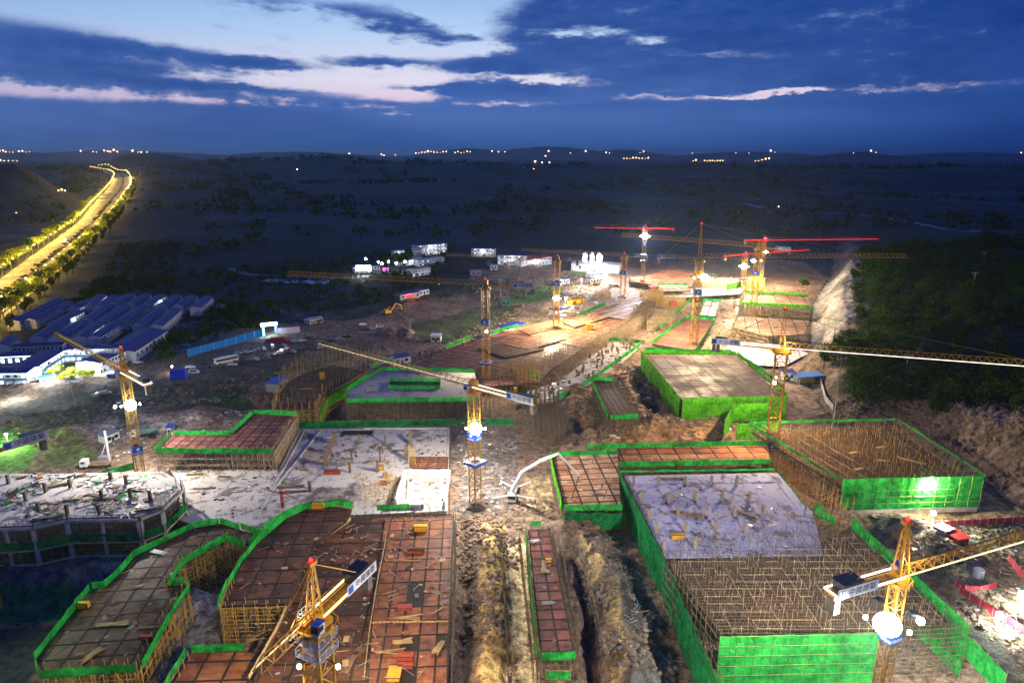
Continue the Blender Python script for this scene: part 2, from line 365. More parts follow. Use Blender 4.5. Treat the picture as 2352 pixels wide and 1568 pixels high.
# ---------------------------------------------------------------- terrain
def W2(pts, z=0): return [tuple(P(a, b, z)[:2]) for a, b in pts]
FOOT = W2([(1925, 560), (1905, 640), (1868, 700), (1862, 790), (1800, 858), (1860, 880), (1905, 960), (1950, 985), (2070, 975), (2200, 1050), (2290, 1130), (2420, 1210), (2800, 1330)])
HILLPOLY = FOOT + [(900, 60), (1500, 300), (1600, 1200), (500, 1250)]
PITS = [  # pixel outline, depth/height, softness in metres
    ([(1046, 1185), (1085, 1200), (1100, 1300), (1092, 1450), (1090, 1640), (1030, 1640)], -5, 5),
    ([(1150, 1235), (1240, 1230), (1290, 1640), (1140, 1640)], -1.2, 2),
    ([(1300, 1235), (1345, 1300), (1385, 1450), (1400, 1640), (1330, 1640), (1320, 1400)], -6, 5),
    ([(-300, 1300), (150, 1310), (300, 1285), (270, 1330), (200, 1370), (80, 1500), (40, 1640), (-300, 1640)], -7, 7),
    ([(430, 1300), (500, 1255), (570, 1262), (520, 1370), (440, 1350)], -3, 3),
    ([(1480, 870), (1540, 950), (1520, 1000), (1470, 960), (1430, 880)], -4, 5),
    ([(1310, 1000), (1320, 960), (1400, 1000), (1390, 1020), (1310, 1035)], -4, 4),
    ([(730, 900), (790, 905), (780, 975), (730, 975)], -4, 4),
    ([(2040, 1180), (2200, 1165), (2352, 1180), (2352, 1200), (2100, 1200)], -3, 4),
    ([(600, 905), (700, 850), (640, 950), (560, 950), (470, 930)], -3, 6)]
BERMS = [  # polyline, height, radius
    ([(1300, 1225), (1345, 1215), (1380, 1290), (1405, 1360), (1430, 1450), (1450, 1568), (1460, 1700)], 4.5, 5),
    ([(1120, 1205), (1125, 1300), (1122, 1400), (1118, 1500), (1115, 1640)], 3.0, 4),
    ([(1320, 905), (1335, 960), (1350, 1000)], 4, 6), ([(1420, 870), (1470, 900), (1500, 980)], 3.5, 7), ([(1400, 850), (1450, 850)], 3, 6),
    ([(2090, 1225), (2130, 1240), (2170, 1300)], 4, 7), ([(1330, 1020), (1500, 995), (1650, 985), (1720, 990)], 2.5, 7),
    ([(560, 700), (700, 735), (900, 700), (1090, 655)], 2.0, 10), ([(1040, 620), (1100, 610), (1180, 612)], 6, 16), ([(0, 900), (150, 880), (400, 900)], 1.5, 12),
    ([(180, 1000), (330, 970), (450, 960)], 3, 9), ([(900, 770), (935, 768), (940, 772)], 4, 5), ([(1210, 650), (1290, 690)], 1.5, 8)]
PITS = [(W2(p), h, s) for p, h, s in PITS]; BERMS = [(W2(p), h, s) for p, h, s in BERMS]
FARH = [  # centre pixel column, row of its top, distance, sigma across, sigma along
    (372, 355, 4700, 300, 420), (290, 367, 4500, 240, 300), (60, 376, 1500, 170, 250), (-150, 372, 1500, 260, 250), (560, 372, 3600, 420, 500), (760, 366, 3700, 380, 500), (960, 371, 3600, 380, 450), (1080, 376, 3300, 260, 400),
    (1350, 383, 3000, 420, 400), (1650, 382, 2900, 380, 400), (1930, 385, 2600, 420, 400), (2200, 382, 2500, 460, 400), (2500, 380, 2400, 400, 400),
    (1260, 336, 16000, 1500, 1500), (1080, 341, 15500, 1100, 1200), (1420, 344, 15000, 900, 1200), (300, 347, 14000, 2200, 1500), (1700, 349, 14000, 1500, 1200), (1940, 350, 9000, 420, 900), (700, 349, 13000, 1500, 1000), (2200, 351, 12000, 1600, 1000), (30, 346, 12000, 1400, 900)]
FARH = [((px - CX) / F * d, d, max(5, CAMH + d * (-SP - (py - CY) / F * CP) / (CP - (py - CY) / F * SP)), sx, sy) for px, py, d, sx, sy in FARH]
ROADL = [(-330, 345), (-358, 408), (-391, 487), (-423, 558), (-515, 750), (-647, 1027), (-854, 1417), (-1098, 1883), (-1360, 2376), (-1756, 3096), (-2136, 3744), (-2850, 4734)]
ROADR = [(-290, 345), (-321, 409), (-352, 476), (-378, 539), (-434, 660), (-536, 879), (-681, 1176), (-837, 1493), (-1120, 2052), (-1430, 2639), (-1875, 3430), (-2525, 4406), (-2790, 4740)]
def H(x, y, fine=True):
    x = np.asarray(x, float); y = np.asarray(y, float)
    h = sst(y, 1500, 3800) * 26
    far = sst(y, 900, 2200)
    h = h + far * (fbm(x / 620, y / 620, 4) * 22) * (1 - .6 * sst(y, 5000, 9000))
    hh = 0
    for cx, cy, t, sx, sy in FARH:
        hh = np.maximum(hh, (t - 20 * (cy > 1800)) * np.exp(-((x - cx) / sx) ** 2 - ((y - cy) / sy) ** 2) * (1 + .10 * fbm(x / (sx * .4), y / (sy * .4), 3)))
    h = h + hh
    rm = (y > 300) & (y < 5200) & (x < -100)
    if np.any(rm): h = h * np.where(rm, sst(pdist(x, y, ROADL, False), 30, 150 + 0 * y), 1.0)
    near = y < 1300
    d = pdist(x, y, FOOT, False); ins = inpoly(x, y, HILLPOLY)
    n1 = fbm(x / 28, y / 28, 4)
    cut = sst(d, 1, 17) * ((15 - 9 * np.exp(-((y - 262) / 34) ** 2)) + 3.0 * n1 + 2.2 * fbm(x / 6, y / 6, 3)) + np.clip(d - 17, 0, 500) * .085 * (1 + .35 * fbm(x / 90, y / 90, 3))
    cut = np.minimum(cut, 44 + 4 * n1)
    fade = 1 - sst(y, 560, 980)
    h = h + np.where(ins & near, cut * fade, 0)
    for poly, dep, soft in PITS:
        m = inpoly(x, y, poly); h = h + np.where(m, dep * sst(pdist(x, y, poly), 0, soft), 0)
    for line, ht, rad in BERMS:
        dd = pdist(x, y, line, False) * (1 + .35 * fbm(x / 5, y / 5, 2)); h = h + ht * np.exp(-(dd / rad) ** 2) * (1 + .75 * fbm(x / 6, y / 6, 4))
    if fine:
        h = h + (fbm(x / 9, y / 9, 4) * .7 + fbm(x / 3.1, y / 3.1, 2) * .25) * (1 - sst(y, 600, 1200)) + fbm(x / 40, y / 40, 3) * 3.5 * sst(y, 420, 1100)
    return h
def G(px, py, up=0.0):       # the point of the terrain seen at a pixel
    z = 0.0
    for k in range(14):
        p = P(px, min(py, 9999), min(z, 96)); z = .5 * z + .5 * float(H(p.x, p.y))
    p = P(px, py, min(z, 96)); p.z += up; return p
ZONES = [  # pixel outline on level ground, colour, edge jitter in metres
    ([(-200, 470), (330, 405), (1000, 410), (1100, 455), (330, 462)], (.050, .052, .040), 40),
    ([(1100, 392), (1300, 390), (1300, 397), (1100, 398)], (.30, .30, .32), 60),
    ([(-300, 880), (60, 870), (300, 800), (520, 740), (640, 745), (820, 735), (1010, 672), (1080, 640), (1150, 590), (1300, 570), (1430, 580), (1560, 585), (1850, 600), (1905, 640), (1868, 700), (1862, 790), (1835, 850), (1905, 960), (1950, 985), (2070, 975), (2200, 1050), (2290, 1130), (2420, 1210), (2900, 1330), (2900, 1800), (-900, 1800)], (.22, .150, .105), 4),
    ([(380, 745), (560, 725), (560, 745), (430, 800), (330, 830), (300, 810)], (.16, .15, .16), 4),
    ([(240, 900), (480, 850), (700, 800), (870, 790), (700, 840), (400, 960), (100, 1010), (0, 960), (0, 920)], (.095, .085, .055), 5),
    ([(420, 905), (560, 880), (600, 925), (440, 945)], (.045, .075, .025), 4), ([(600, 850), (820, 800), (900, 790), (700, 850)], (.05, .075, .03), 5),
    ([(930, 745), (1100, 705), (1200, 700), (1180, 745), (1040, 790), (940, 775)], (.055, .075, .03), 4),
    ([(1180, 665), (1290, 655), (1300, 680), (1210, 700), (1165, 690)], (.06, .16, .02), 3), ([(1290, 600), (1345, 598), (1380, 625), (1300, 640)], (.05, .10, .03), 3),
    ([(820, 660), (1090, 640), (1180, 650), (1100, 670), (930, 700), (820, 700)], (.04, .055, .03), 5),
    ([(-200, 985), (0, 975), (80, 990), (100, 1040), (60, 1080), (-200, 1100)], (.07, .20, .03), 3), ([(100, 990), (200, 1000), (230, 1060), (120, 1080)], (.13, .15, .05), 3),
    ([(160, 1000), (230, 980), (460, 960), (460, 990), (250, 1020)], (.30, .24, .20), 3),
    ([(-300, 1330), (210, 1322), (260, 1340), (200, 1375), (-300, 1380)], (.02, .17, .07), 1.5), ([(-300, 1385), (190, 1380), (60, 1570), (-300, 1640)], (.035, .04, .05), 2), ([(-300, 1290), (320, 1260), (260, 1330), (-300, 1330)], (.10, .11, .14), 2),
    ([(400, 1395), (440, 1345), (530, 1345), (500, 1420), (505, 1500), (420, 1500), (380, 1600), (330, 1600)], (.33, .33, .35), 2),
    ([(1100, 1225), (1180, 1205), (1165, 1300), (1155, 1640), (1085, 1640), (1095, 1400)], (.64, .43, .14), 2),
    ([(1155, 1235), (1210, 1230), (1245, 1640), (1150, 1640)], (.60, .49, .28), 1.2),
    ([(1330, 1225), (1400, 1330), (1440, 1450), (1450, 1640), (1410, 1640), (1390, 1450), (1340, 1320)], (.46, .34, .15), 2),
    ([(1385, 1220), (1430, 1290), (1600, 1640), (1450, 1640), (1420, 1400)], (.085, .085, .085), 2),
    ([(1320, 880), (1400, 850), (1480, 870), (1580, 970), (1640, 970), (1700, 1010), (1340, 1035), (1310, 960)], (.40, .235, .115), 4),
    ([(1455, 880), (1490, 865), (1530, 930), (1505, 955), (1465, 935)], (.03, .03, .04), 2), ([(1340, 925), (1370, 930), (1400, 985), (1370, 990)], (.05, .05, .055), 2.5),
    ([(1040, 975), (1190, 975), (1200, 1060), (1180, 1200), (1050, 1190)], (.20, .165, .150), 3), ([(1200, 1090), (1275, 1090), (1280, 1170), (1210, 1165)], (.44, .34, .18), 2),
    ([(1600, 780), (1700, 700), (1640, 680), (1760, 700), (1700, 740), (1720, 800), (1680, 830)], (.42, .31, .18), 3), ([(1180, 790), (1290, 700), (1330, 640), (1380, 620), (1420, 650), (1340, 690), (1200, 790), (900, 870), (880, 850)], (.34, .26, .18), 3),
    ([(1800, 860), (1880, 900), (1900, 960), (1830, 970), (1815, 900)], (.26, .19, .13), 2),
    ([(1560, 640), (1620, 590), (1800, 600), (1900, 640), (1868, 690), (1700, 668)], (.17, .105, .07), 6),
    ([(2080, 1235), (2150, 1225), (2215, 1300), (2160, 1360), (2120, 1300)], (.16, .13, .09), 2), ([(2000, 1180), (2130, 1180), (2120, 1230), (2000, 1230)], (.05, .05, .055), 2),
    ([(2195, 1310), (2290, 1320), (2300, 1370), (2200, 1360)], (.40, .36, .20), 2), ([(2260, 1380), (2420, 1370), (2420, 1640), (2330, 1500)], (.30, .26, .12), 3), ([(2220, 1440), (2300, 1430), (2400, 1640), (2300, 1640)], (.05, .06, .035), 2),
    ([(2140, 1205), (2420, 1195), (2420, 1260), (2180, 1255)], (.10, .11, .10), 2)]
def terrain():
    ts = np.concatenate([np.linspace(-2.4, -.86, 20)[:-1], np.linspace(-.86, .86, 720), np.linspace(.86, 2.4, 20)[1:]])
    ys = [24.0]
    while ys[-1] < 80000:
        g = ys[-1]; ys.append(g * (1.03 if g < 95 else 1.0052 if g < 330 else 1.0085 if g < 700 else 1.014 if g < 5000 else 1.035))
    ys = np.array(ys); T, Y = np.meshgrid(ts, ys); X = T * Y; Z = H(X, Y)
    nr, nc = X.shape; v = np.stack([X.ravel(), Y.ravel(), Z.ravel()], 1)
    i = np.arange((nr - 1) * (nc - 1)); r, c = i // (nc - 1), i % (nc - 1); a = r * nc + c
    f = np.stack([a, a + 1, a + nc + 1, a + nc], 1)
    me = bpy.data.meshes.new('ground'); me.vertices.add(len(v)); me.vertices.foreach_set('co', v.ravel())
    me.loops.add(f.size); me.loops.foreach_set('vertex_index', f.ravel().astype(np.int32))
    me.polygons.add(len(f)); me.polygons.foreach_set('loop_start', np.arange(0, f.size, 4, dtype=np.int32)); me.polygons.foreach_set('loop_total', np.full(len(f), 4, np.int32))
    me.update(calc_edges=True)
    me.polygons.foreach_set('use_smooth', np.ones(len(f), bool))
    x, y = v[:, 0], v[:, 1]; col = np.tile(np.array([.010, .023, .024]), (len(v), 1))
    col *= (1 + .5 * fbm(x / 60, y / 60, 4))[:, None]
    fl_ = vnoise(x / 170 + .35 * y / 170, y / 230 + 9); col *= (1 + 1.6 * (fl_ > .62) + .9 * (fl_ < .22))[:, None] * np.where(y > 600, 1, .8)[:, None]
    jx = fbm(x / 12, y / 12, 3); jy = fbm(x / 12 + 50, y / 12 + 9, 3)
    for pl, cc, j in ZONES:
        w = W2(pl); xs = [q[0] for q in w]; yl = [q[1] for q in w]
        m = (x > min(xs) - j * 2) & (x < max(xs) + j * 2) & (y > min(yl) - j * 2) & (y < max(yl) + j * 2)
        idx = np.nonzero(m)[0]; xx = x[idx] + jx[idx] * j * 1.5; y2 = y[idx] + jy[idx] * j * 1.5
        ins = inpoly(xx, y2, w); dd = pdist(xx, y2, w); k = np.where(ins, sst(dd, 0, max(.8, j * .5)), 0)[:, None]
        cc = np.array(cc) * (1 + .45 * fbm(x[idx] / 6, y[idx] / 6, 4))[:, None]
        col[idx] = col[idx] * (1 - k) + cc * k
    # the hill: rock face near its foot, dark undergrowth above
    ins = inpoly(x, y, HILLPOLY) & (y < 950); d = pdist(x, y, FOOT, False)
    dj = d + 7 * fbm(x / 14, y / 14, 3)
    rock = np.array([.19, .135, .10])[None] * (1 + .9 * fbm(x / 9, y / 11, 4))[:, None] * (1 + .5 * fbm(x / 3, y / 3, 3))[:, None]
    und = np.array([.022, .040, .016])[None] * (1 + .5 * fbm(x / 20, y / 20, 3))[:, None]
    lim = 5 + 16 * (1 - np.exp(-((y - 266) / 34) ** 2)); k = sst(dj, lim, lim + 7)[:, None]; hc = rock * (1 - k) + und * k
    col = np.where(ins[:, None], hc, col)
    slope = inpoly(x, y, W2([(1862, 800), (1795, 865), (1760, 870), (1800, 840), (1840, 770), (1850, 700), (1880, 655), (1950, 640), (1990, 700), (1960, 790), (1900, 850)])) & ins
    sh = np.array([.42, .38, .31])[None] * (1 + .35 * fbm(x / 16, y / 30, 3))[:, None]
    k = (sst(25 - dj, 0, 5) * slope)[:, None]; col = col * (1 - k) + sh * k
    col = np.clip(col, .004, 1)
    at = me.color_attributes.new('zone', 'FLOAT_COLOR', 'POINT'); at.data.foreach_set('color', np.c_[col, np.ones(len(col))].astype(np.float32).ravel())
    def fn(b):
        g = b.n('ShaderNodeTexCoord').outputs['Object']
        c = b.n('ShaderNodeVertexColor', layer_name='zone').outputs[0]
        n = b.noise(g, .45, 7, .68); n2 = b.noise(g, 2.2, 4, .65); n3 = b.noise(g, .06, 4, .6)
        k = b.m('ADD', b.sm(n, .34, .66, .35, 1.5), b.sm(n2, .35, .65, -.28, .32)); k = b.m('MULTIPLY', k, b.sm(n3, .3, .7, .7, 1.3))
        col = b.mix(1.0, c, b.n('ShaderNodeCombineXYZ', i_0=k, i_1=k, i_2=b.m('MULTIPLY', k, .97)).outputs[0], 'MULTIPLY')
        bp = b.n('ShaderNodeBump', i_Height=n); bp.inputs['Strength'].default_value = 1.0; bp.inputs['Distance'].default_value = 1.2
        return b.n('ShaderNodeBsdfPrincipled', i_0=col, i_Roughness=.92, i_Normal=bp.outputs[0]).outputs[0]
    me.materials.append(mat('site_ground', fn))
    o = bpy.data.objects.new('ground', me); COL.objects.link(o); tag(o, kind='structure')
terrain()
# ---------------------------------------------------------------- lamps
def lamp(p, w, c=(1, .95, .95), r=.5, parent=None, name='lamp_light', spot=None, aim=None):
    d = bpy.data.lights.new(name, 'SPOT' if spot else 'POINT'); d.energy = w; d.color = c; d.shadow_soft_size = r
    if spot: d.spot_size = R(spot); d.spot_blend = .5
    o = bpy.data.objects.new(name, d); COL.objects.link(o); o.location = p
    if aim is not None: o.rotation_euler = (Vector(aim) - Vector(p)).to_track_quat('-Z', 'Y').to_euler()
    if parent is not None: o.parent = parent
    return o
# ---------------------------------------------------------------- decks, scaffold, nets
def deck_mesh(name, pts, z, th, m, gap, gx, gy, ang, parent, inset=.16, lift=.10, holes=()):
    bm = bmesh.new(); pv = [bm.verts.new((p[0], p[1], z)) for p in pts]; bm.faces.new(pv)
    if bm.faces: bm.normal_update()
    if list(bm.faces)[0].normal.z < 0: bmesh.ops.reverse_faces(bm, faces=bm.faces[:])
    c = Vector((sum(p[0] for p in pts) / len(pts), sum(p[1] for p in pts) / len(pts), z))
    for g, an in ((gx, ang), (gy, ang + math.pi / 2)):
        if not g: continue
        n = Vector((math.cos(an), math.sin(an), 0)); ext = [(Vector((p[0], p[1], z)) - c).dot(n) for p in pts]
        k = math.ceil(min(ext) / g)
        while k * g < max(ext):
            bmesh.ops.bisect_plane(bm, geom=bm.verts[:] + bm.edges[:] + bm.faces[:], plane_co=c + n * (k * g), plane_no=n); k += 1
    fs = [f for f in bm.faces if f.calc_area() > .8]
    for hx, hy, hr in holes:
        fs = [f for f in fs if (f.calc_center_median().xy - Vector((hx, hy))).length > hr]
    for f in bm.faces: f.material_index = 1
    if inset:
        bmesh.ops.inset_individual(bm, faces=fs, thickness=inset, depth=0)
        vs = set(v for f in fs for v in f.verts)
        for v in vs: v.co.z += lift
    for f in fs: f.material_index = 0
    # underside and rim
    low = [bm.verts.new((p[0], p[1], z - th)) for p in pts]; nf = bm.faces.new(low); nf.material_index = 1
    top = [bm.verts.new((p[0], p[1], z)) for p in pts]
    for k in range(len(pts)):
        q = bm.faces.new((low[k], low[(k + 1) % len(pts)], top[(k + 1) % len(pts)], top[k])); q.material_index = 1
    bmesh.ops.recalc_face_normals(bm, faces=bm.faces[:])
    me = bpy.data.meshes.new(name); bm.to_mesh(me); bm.free()
    a = me.attributes.new('var', 'FLOAT', 'FACE'); a.data.foreach_set('value', nrs.rand(len(me.polygons)).astype(np.float32))
    me.materials.append(m); me.materials.append(gap)
    o = bpy.data.objects.new(name, me); COL.objects.link(o); o.parent = parent
    return o
def slab_mesh(name, pts, z, th, m, parent):
    b = MB(); b.prism(pts, z - th, z); return b.build(name, m, parent)
def facade(mb, a, c, z0, z1, sp=2.0, lift=1.8, rows=(0, 1.1), w=.10, over=1.2, inn=None, diag=True, hs=None):
    a = np.array(a[:2], float); c = np.array(c[:2], float); L = np.linalg.norm(c - a)
    if L < 1: return
    d = (c - a) / L; nn = np.array([-d[1], d[0]])
    if inn is not None and np.dot(nn, np.array(inn[:2]) - (a + c) / 2) < 0: nn = -nn
    n = max(1, int(L / sp)); t = np.linspace(0, L, n + 1)
    ps, qs = [], []
    for r in rows:
        b0 = a[None] + d[None] * t[:, None] + nn[None] * r
        top = z1 + over * nrs.uniform(.3, 1.25, n + 1)
        ps.append(np.c_[b0, np.full(n + 1, z0)]); qs.append(np.c_[b0, top])
    nl = max(1, int((z1 - z0) / lift)); zz = z0 + (z1 - z0) * (np.arange(nl + 1)) / nl
    for r in rows:
        s = a + nn * r; e = c + nn * r
        ps.append(np.array([(s[0], s[1], q) for q in zz])); qs.append(np.array([(e[0], e[1], q) for q in zz]))
    if diag:
        k = np.arange(0, n - 2, 4)
        if len(k):
            s = a[None] + d[None] * t[k][:, None] - nn * .1; e = a[None] + d[None] * t[k + 2][:, None] - nn * .1
            ps.append(np.c_[s, np.full(len(k), z0)]); qs.append(np.c_[e, np.full(len(k), z1)])
    mb.beams(np.concatenate(ps), np.concatenate(qs), w)
def outpush(pts, k, d):
    a, c = pts[k], pts[(k + 1) % len(pts)]; n = Vector((-(c[1] - a[1]), c[0] - a[0])).normalized()
    m = Vector(((a[0] + c[0]) / 2, (a[1] + c[1]) / 2)) + n * .3
    if inpoly(np.array([m.x]), np.array([m.y]), pts)[0]: n = -n
    return [(a[0] + n.x * d, a[1] + n.y * d), (c[0] + n.x * d, c[1] + n.y * d)], n
def pole_grid(mb, pts, z0, z1, sp, ang, w=.08, jit=.5, hl=(), skip=0.0, zf=None, lean=.0):
    c = np.array([sum(p[0] for p in pts) / len(pts), sum(p[1] for p in pts) / len(pts)]); r = max(math.hypot(p[0] - c[0], p[1] - c[1]) for p in pts)
    k = np.arange(-int(r / sp) - 1, int(r / sp) + 2) * sp; I, J = np.meshgrid(k, k, indexing='ij'); ca, sa = math.cos(ang), math.sin(ang)
    X = c[0] + I * ca - J * sa; Y = c[1] + I * sa + J * ca; M = inpoly(X, Y, pts)
    M2 = M & (nrs.rand(*M.shape) > skip)
    x, y = X[M2], Y[M2]; n = len(x); top = z1 + nrs.uniform(-jit, jit, n); bot = np.full(n, z0)
    if zf is not None: top = top + zf(x, y)
    mb.beams(np.c_[x, y, bot], np.c_[x + nrs.uniform(-lean, lean, n), y + nrs.uniform(-lean, lean, n), top], w)
    for h in hl:
        for A, B, MM in ((0, 1, M), (1, 0, M)):
            S = np.roll(np.roll(MM, -A, 0), -B, 1) & MM
            if A: S[-1, :] = False
            if B: S[:, -1] = False
            S = S & (nrs.rand(*S.shape) > skip)
            XX = np.roll(np.roll(X, -A, 0), -B, 1); YY = np.roll(np.roll(Y, -A, 0), -B, 1)
            if zf is not None: h1 = h + zf(X[S], Y[S]); h2 = h + zf(XX[S], YY[S])
            else: h1 = h2 = np.full(S.sum(), float(h))
            mb.beams(np.c_[X[S], Y[S], h1], np.c_[XX[S], YY[S], h2], w * .8)
def eang(pts, k):
    a, c = pts[k], pts[(k + 1) % len(pts)]; return math.atan2(c[1] - a[1], c[0] - a[0])
def site(name, label, px, z, z0=0.0, deck=PLY_D, gap=GAP, grid=(6, 6), align=0, scaf=(), net=(), full=(), netm=NET, pole=POLE, over=1.6, nh=1.5, th=.5, inset=.36, sp=2.0, cat='building', group='buildings under construction', lift=1.8, w=.10, inner=True, fullz=None, holes=(), solid=False):
    pts = W2(px, z); c = Vector((sum(p[0] for p in pts) / len(pts), sum(p[1] for p in pts) / len(pts), 0))
    root = empty(name, (c.x, c.y, z0)); tag(root, label, cat, group); L = [(p[0] - c.x, p[1] - c.y) for p in pts]; zz = z - z0
    hl = [(P(hx, hy, z).x - c.x, P(hx, hy, z).y - c.y, r) for hx, hy, r in holes]
    if deck is not None:
        if solid: slab_mesh('floor_slab', L, zz, th, deck, root)
        else: deck_mesh('formwork_deck' if deck not in (CON_W, CON_G, CON_B) else 'floor_slab', L, zz, th, deck, gap, grid[0], grid[1], eang(L, align), root, inset, holes=hl)
    if scaf:
        mb = MB()
        for k in scaf:
            e, n = outpush(L, k, .5); facade(mb, e[0], e[1], -.4, zz, sp=sp, lift=lift, over=over, w=w, inn=(-n * 50), rows=(0, 1.2))
            if inner:
                for q in (4, 8, 13): s = outpush(L, k, -q)[0]; facade(mb, s[0], s[1], -.4, zz - th, sp=sp * 1.3, lift=lift * 1.3, over=0, w=w, rows=(0,), diag=False)
        mb.build('scaffold_lattice', pole, root)
    if net:
        mb = MB()
        for k in net: e, n = outpush(L, k, .35 if k not in scaf else .75); mb.strip([e[0], e[1]], zz - .35, zz + nh)
        mb.build('safety_net', netm, root)
    if full:
        mb = MB(); pb = MB(); fz = fullz or (0.0, zz + nh)
        for k in full:
            e, n = outpush(L, k, .9); mb.strip([e[0], e[1]], fz[0], fz[1], wave=.10)
            e2, n = outpush(L, k, 1.15); facade(pb, e2[0], e2[1], fz[0], fz[1], sp=3.2, lift=1.9, rows=(0,), over=.9, w=.065, diag=False)
        mb.build('facade_net', netm, root); pb.build('outer_scaffold_lattice', surf('net_pole', (.20, .24, .06), (.10, .14, .04), .3, .7), root)
    return root, c, L, zz
def forest_of_poles(name, label, px, z0, z1, sp=1.3, m=POLE, jit=1.0, hl=None, ang=.2, w=.09, skip=.1, cat='scaffolding', group='standing scaffold blocks', base=None, lean=.15):
    pts = W2(px, base if base is not None else z0); c = Vector((sum(p[0] for p in pts) / len(pts), sum(p[1] for p in pts) / len(pts), 0)); L = [(p[0] - c.x, p[1] - c.y) for p in pts]
    mb = MB(); hl = hl if hl is not None else [q for q in np.arange(z0 + 1.5, z1 - .5, 1.9)]
    pole_grid(mb, L, z0, z1, sp, ang, w, jit, hl, skip, lean=lean)
    return tag(mb.build(name, m, None, (c.x, c.y, 0)), label, cat, group)

BG = 'buildings under construction'
# foreground, lower left: the winding deck
site('formwork_building', 'brown winding formwork deck ringed by green net, with a narrow bent neck', [(92, 1530), (85, 1512), (210, 1352), (240, 1350), (274, 1318), (289, 1303), (311, 1276), (445, 1212), (503, 1202), (548, 1215), (588, 1228), (568, 1250), (518, 1234), (444, 1275), (416, 1290), (387, 1334), (385, 1349), (427, 1342), (427, 1354), (400, 1390), (318, 1532), (102, 1547)],
     8, 0, PLY_D, grid=(4.2, 4.2), align=1, scaf=(9, 10, 11, 12, 13, 14, 15, 16, 17, 18, 19, 20, 21), net=range(22), pole=POLEY, over=1.6, holes=((312, 1268, 3.2),))
b1 = site('formwork_building', 'dark formwork deck with stepped timber edge next to the crane jib', [(510, 1393), (530, 1340), (555, 1293), (590, 1250), (655, 1192), (700, 1170), (770, 1163), (808, 1168), (800, 1192), (716, 1256), (700, 1292), (665, 1388)],
     9.2, 0, PLY_D, grid=(5.2, 5.2), align=1, scaf=(11, 0, 6), net=(0, 1, 2, 3, 4, 5, 6), pole=POLEY)
b2 = site('formwork_building', 'widest dark brown formwork deck beneath the yellow lattice tower', [(820, 1187), (1042, 1183), (1036, 1380), (1026, 1660), (540, 1660), (580, 1560), (640, 1450), (702, 1292), (718, 1258), (803, 1194)],
     8, -2, PLY_D, grid=(5.6, 4.6), align=0, scaf=(1, 2, 0), net=(), pole=POLED, inset=.32, holes=((946, 1265, 2.4), (943, 1340, 2.6), (948, 1445, 2.2), (930, 1475, 2.2), (995, 1350, 1.6), (1002, 1480, 1.6), (932, 1550, 2.6)))
site('formwork_building', 'reddish formwork corner deck with green net at the bottom edge', [(392, 1575), (437, 1499), (560, 1495), (650, 1500), (600, 1575), (560, 1660), (350, 1660)],
     6, -2, PLY_R, grid=(5, 5), align=1, scaf=(0, 6), net=(0, 1, 6))
b3 = site('formwork_building', 'lighter strip of red-brown formwork along the trench', [(884, 1192), (1040, 1188), (1034, 1380), (1024, 1660), (838, 1660), (856, 1400), (868, 1290)],
     8.45, 8.2, PLY_M, grid=(4.4, 3.4), align=1, inset=.28, th=.2, cat='formwork', group='raised formwork panels', holes=((946, 1265, 2.0), (943, 1340, 2.4), (935, 1390, 2.2), (930, 1478, 2.2), (1002, 1480, 1.6), (932, 1556, 2.8)))
# frame building on the left
r, c, L, zz = site('frame_building', 'two-storey concrete frame building with bare columns and cluttered roof', [(16, 1207), (77, 1204), (155, 1188), (319, 1185), (365, 1167), (413, 1122), (408, 1100), (370, 1082), (100, 1088), (-80, 1085), (-80, 1210)],
     11, 0, CON_W, scaf=(0, 1, 2, 3, 4, 5, 10), pole=POLED, over=1.0, solid=True, th=.7, w=.12)
mb = MB()
for k in (10, 0, 1, 2, 3, 4, 5): e, n = outpush(L, k, .6); e = outpush(L, k, 1.35)[0]; mb.strip([e[0], e[1]], 4.7, 6.9, wave=.3)
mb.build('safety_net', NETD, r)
mb = MB()
for k in (10, 0, 1, 2, 3, 4, 5):
    e, n = outpush(L, k, .95); mb.beam((*e[0], 4.3), (*e[1], 4.3), .4); mb.beam((*e[0], 10.5), (*e[1], 10.5), .6); mb.beam((*e[0], .3), (*e[1], .3), .4)
mb.build('edge_beam', CON, r)
slab_mesh('floor_slab', [(p[0] * .99, p[1] * .99) for p in L], 4.4, .4, CON_G, r)
for k in (10, 0, 1, 2, 3, 4, 5):
    e, n = outpush(L, k, .95); a = Vector(e[0]); d = Vector(e[1]) - a; m = max(1, int(d.length / 8.5))
    for q in range(m + 1):
        p = a + d * q / m; b = MB(); b.box((p.x, p.y, 5.0), (.6, .6, 10.0), eang(L, k)); b.build('column', CON, r)
for pxx, pyy in ((105, 1130), (162, 1120), (60, 1150), (234, 1145), (300, 1140), (345, 1145), (90, 1175), (155, 1180), (228, 1180), (20, 1110), (255, 1102), (290, 1110)):
    p = P(pxx, pyy, 11); b = MB(); b.box((p.x - c.x, p.y - c.y, zz + 1.3), (.7, .7, 2.7)); b.build('column_stub', POLED, r)
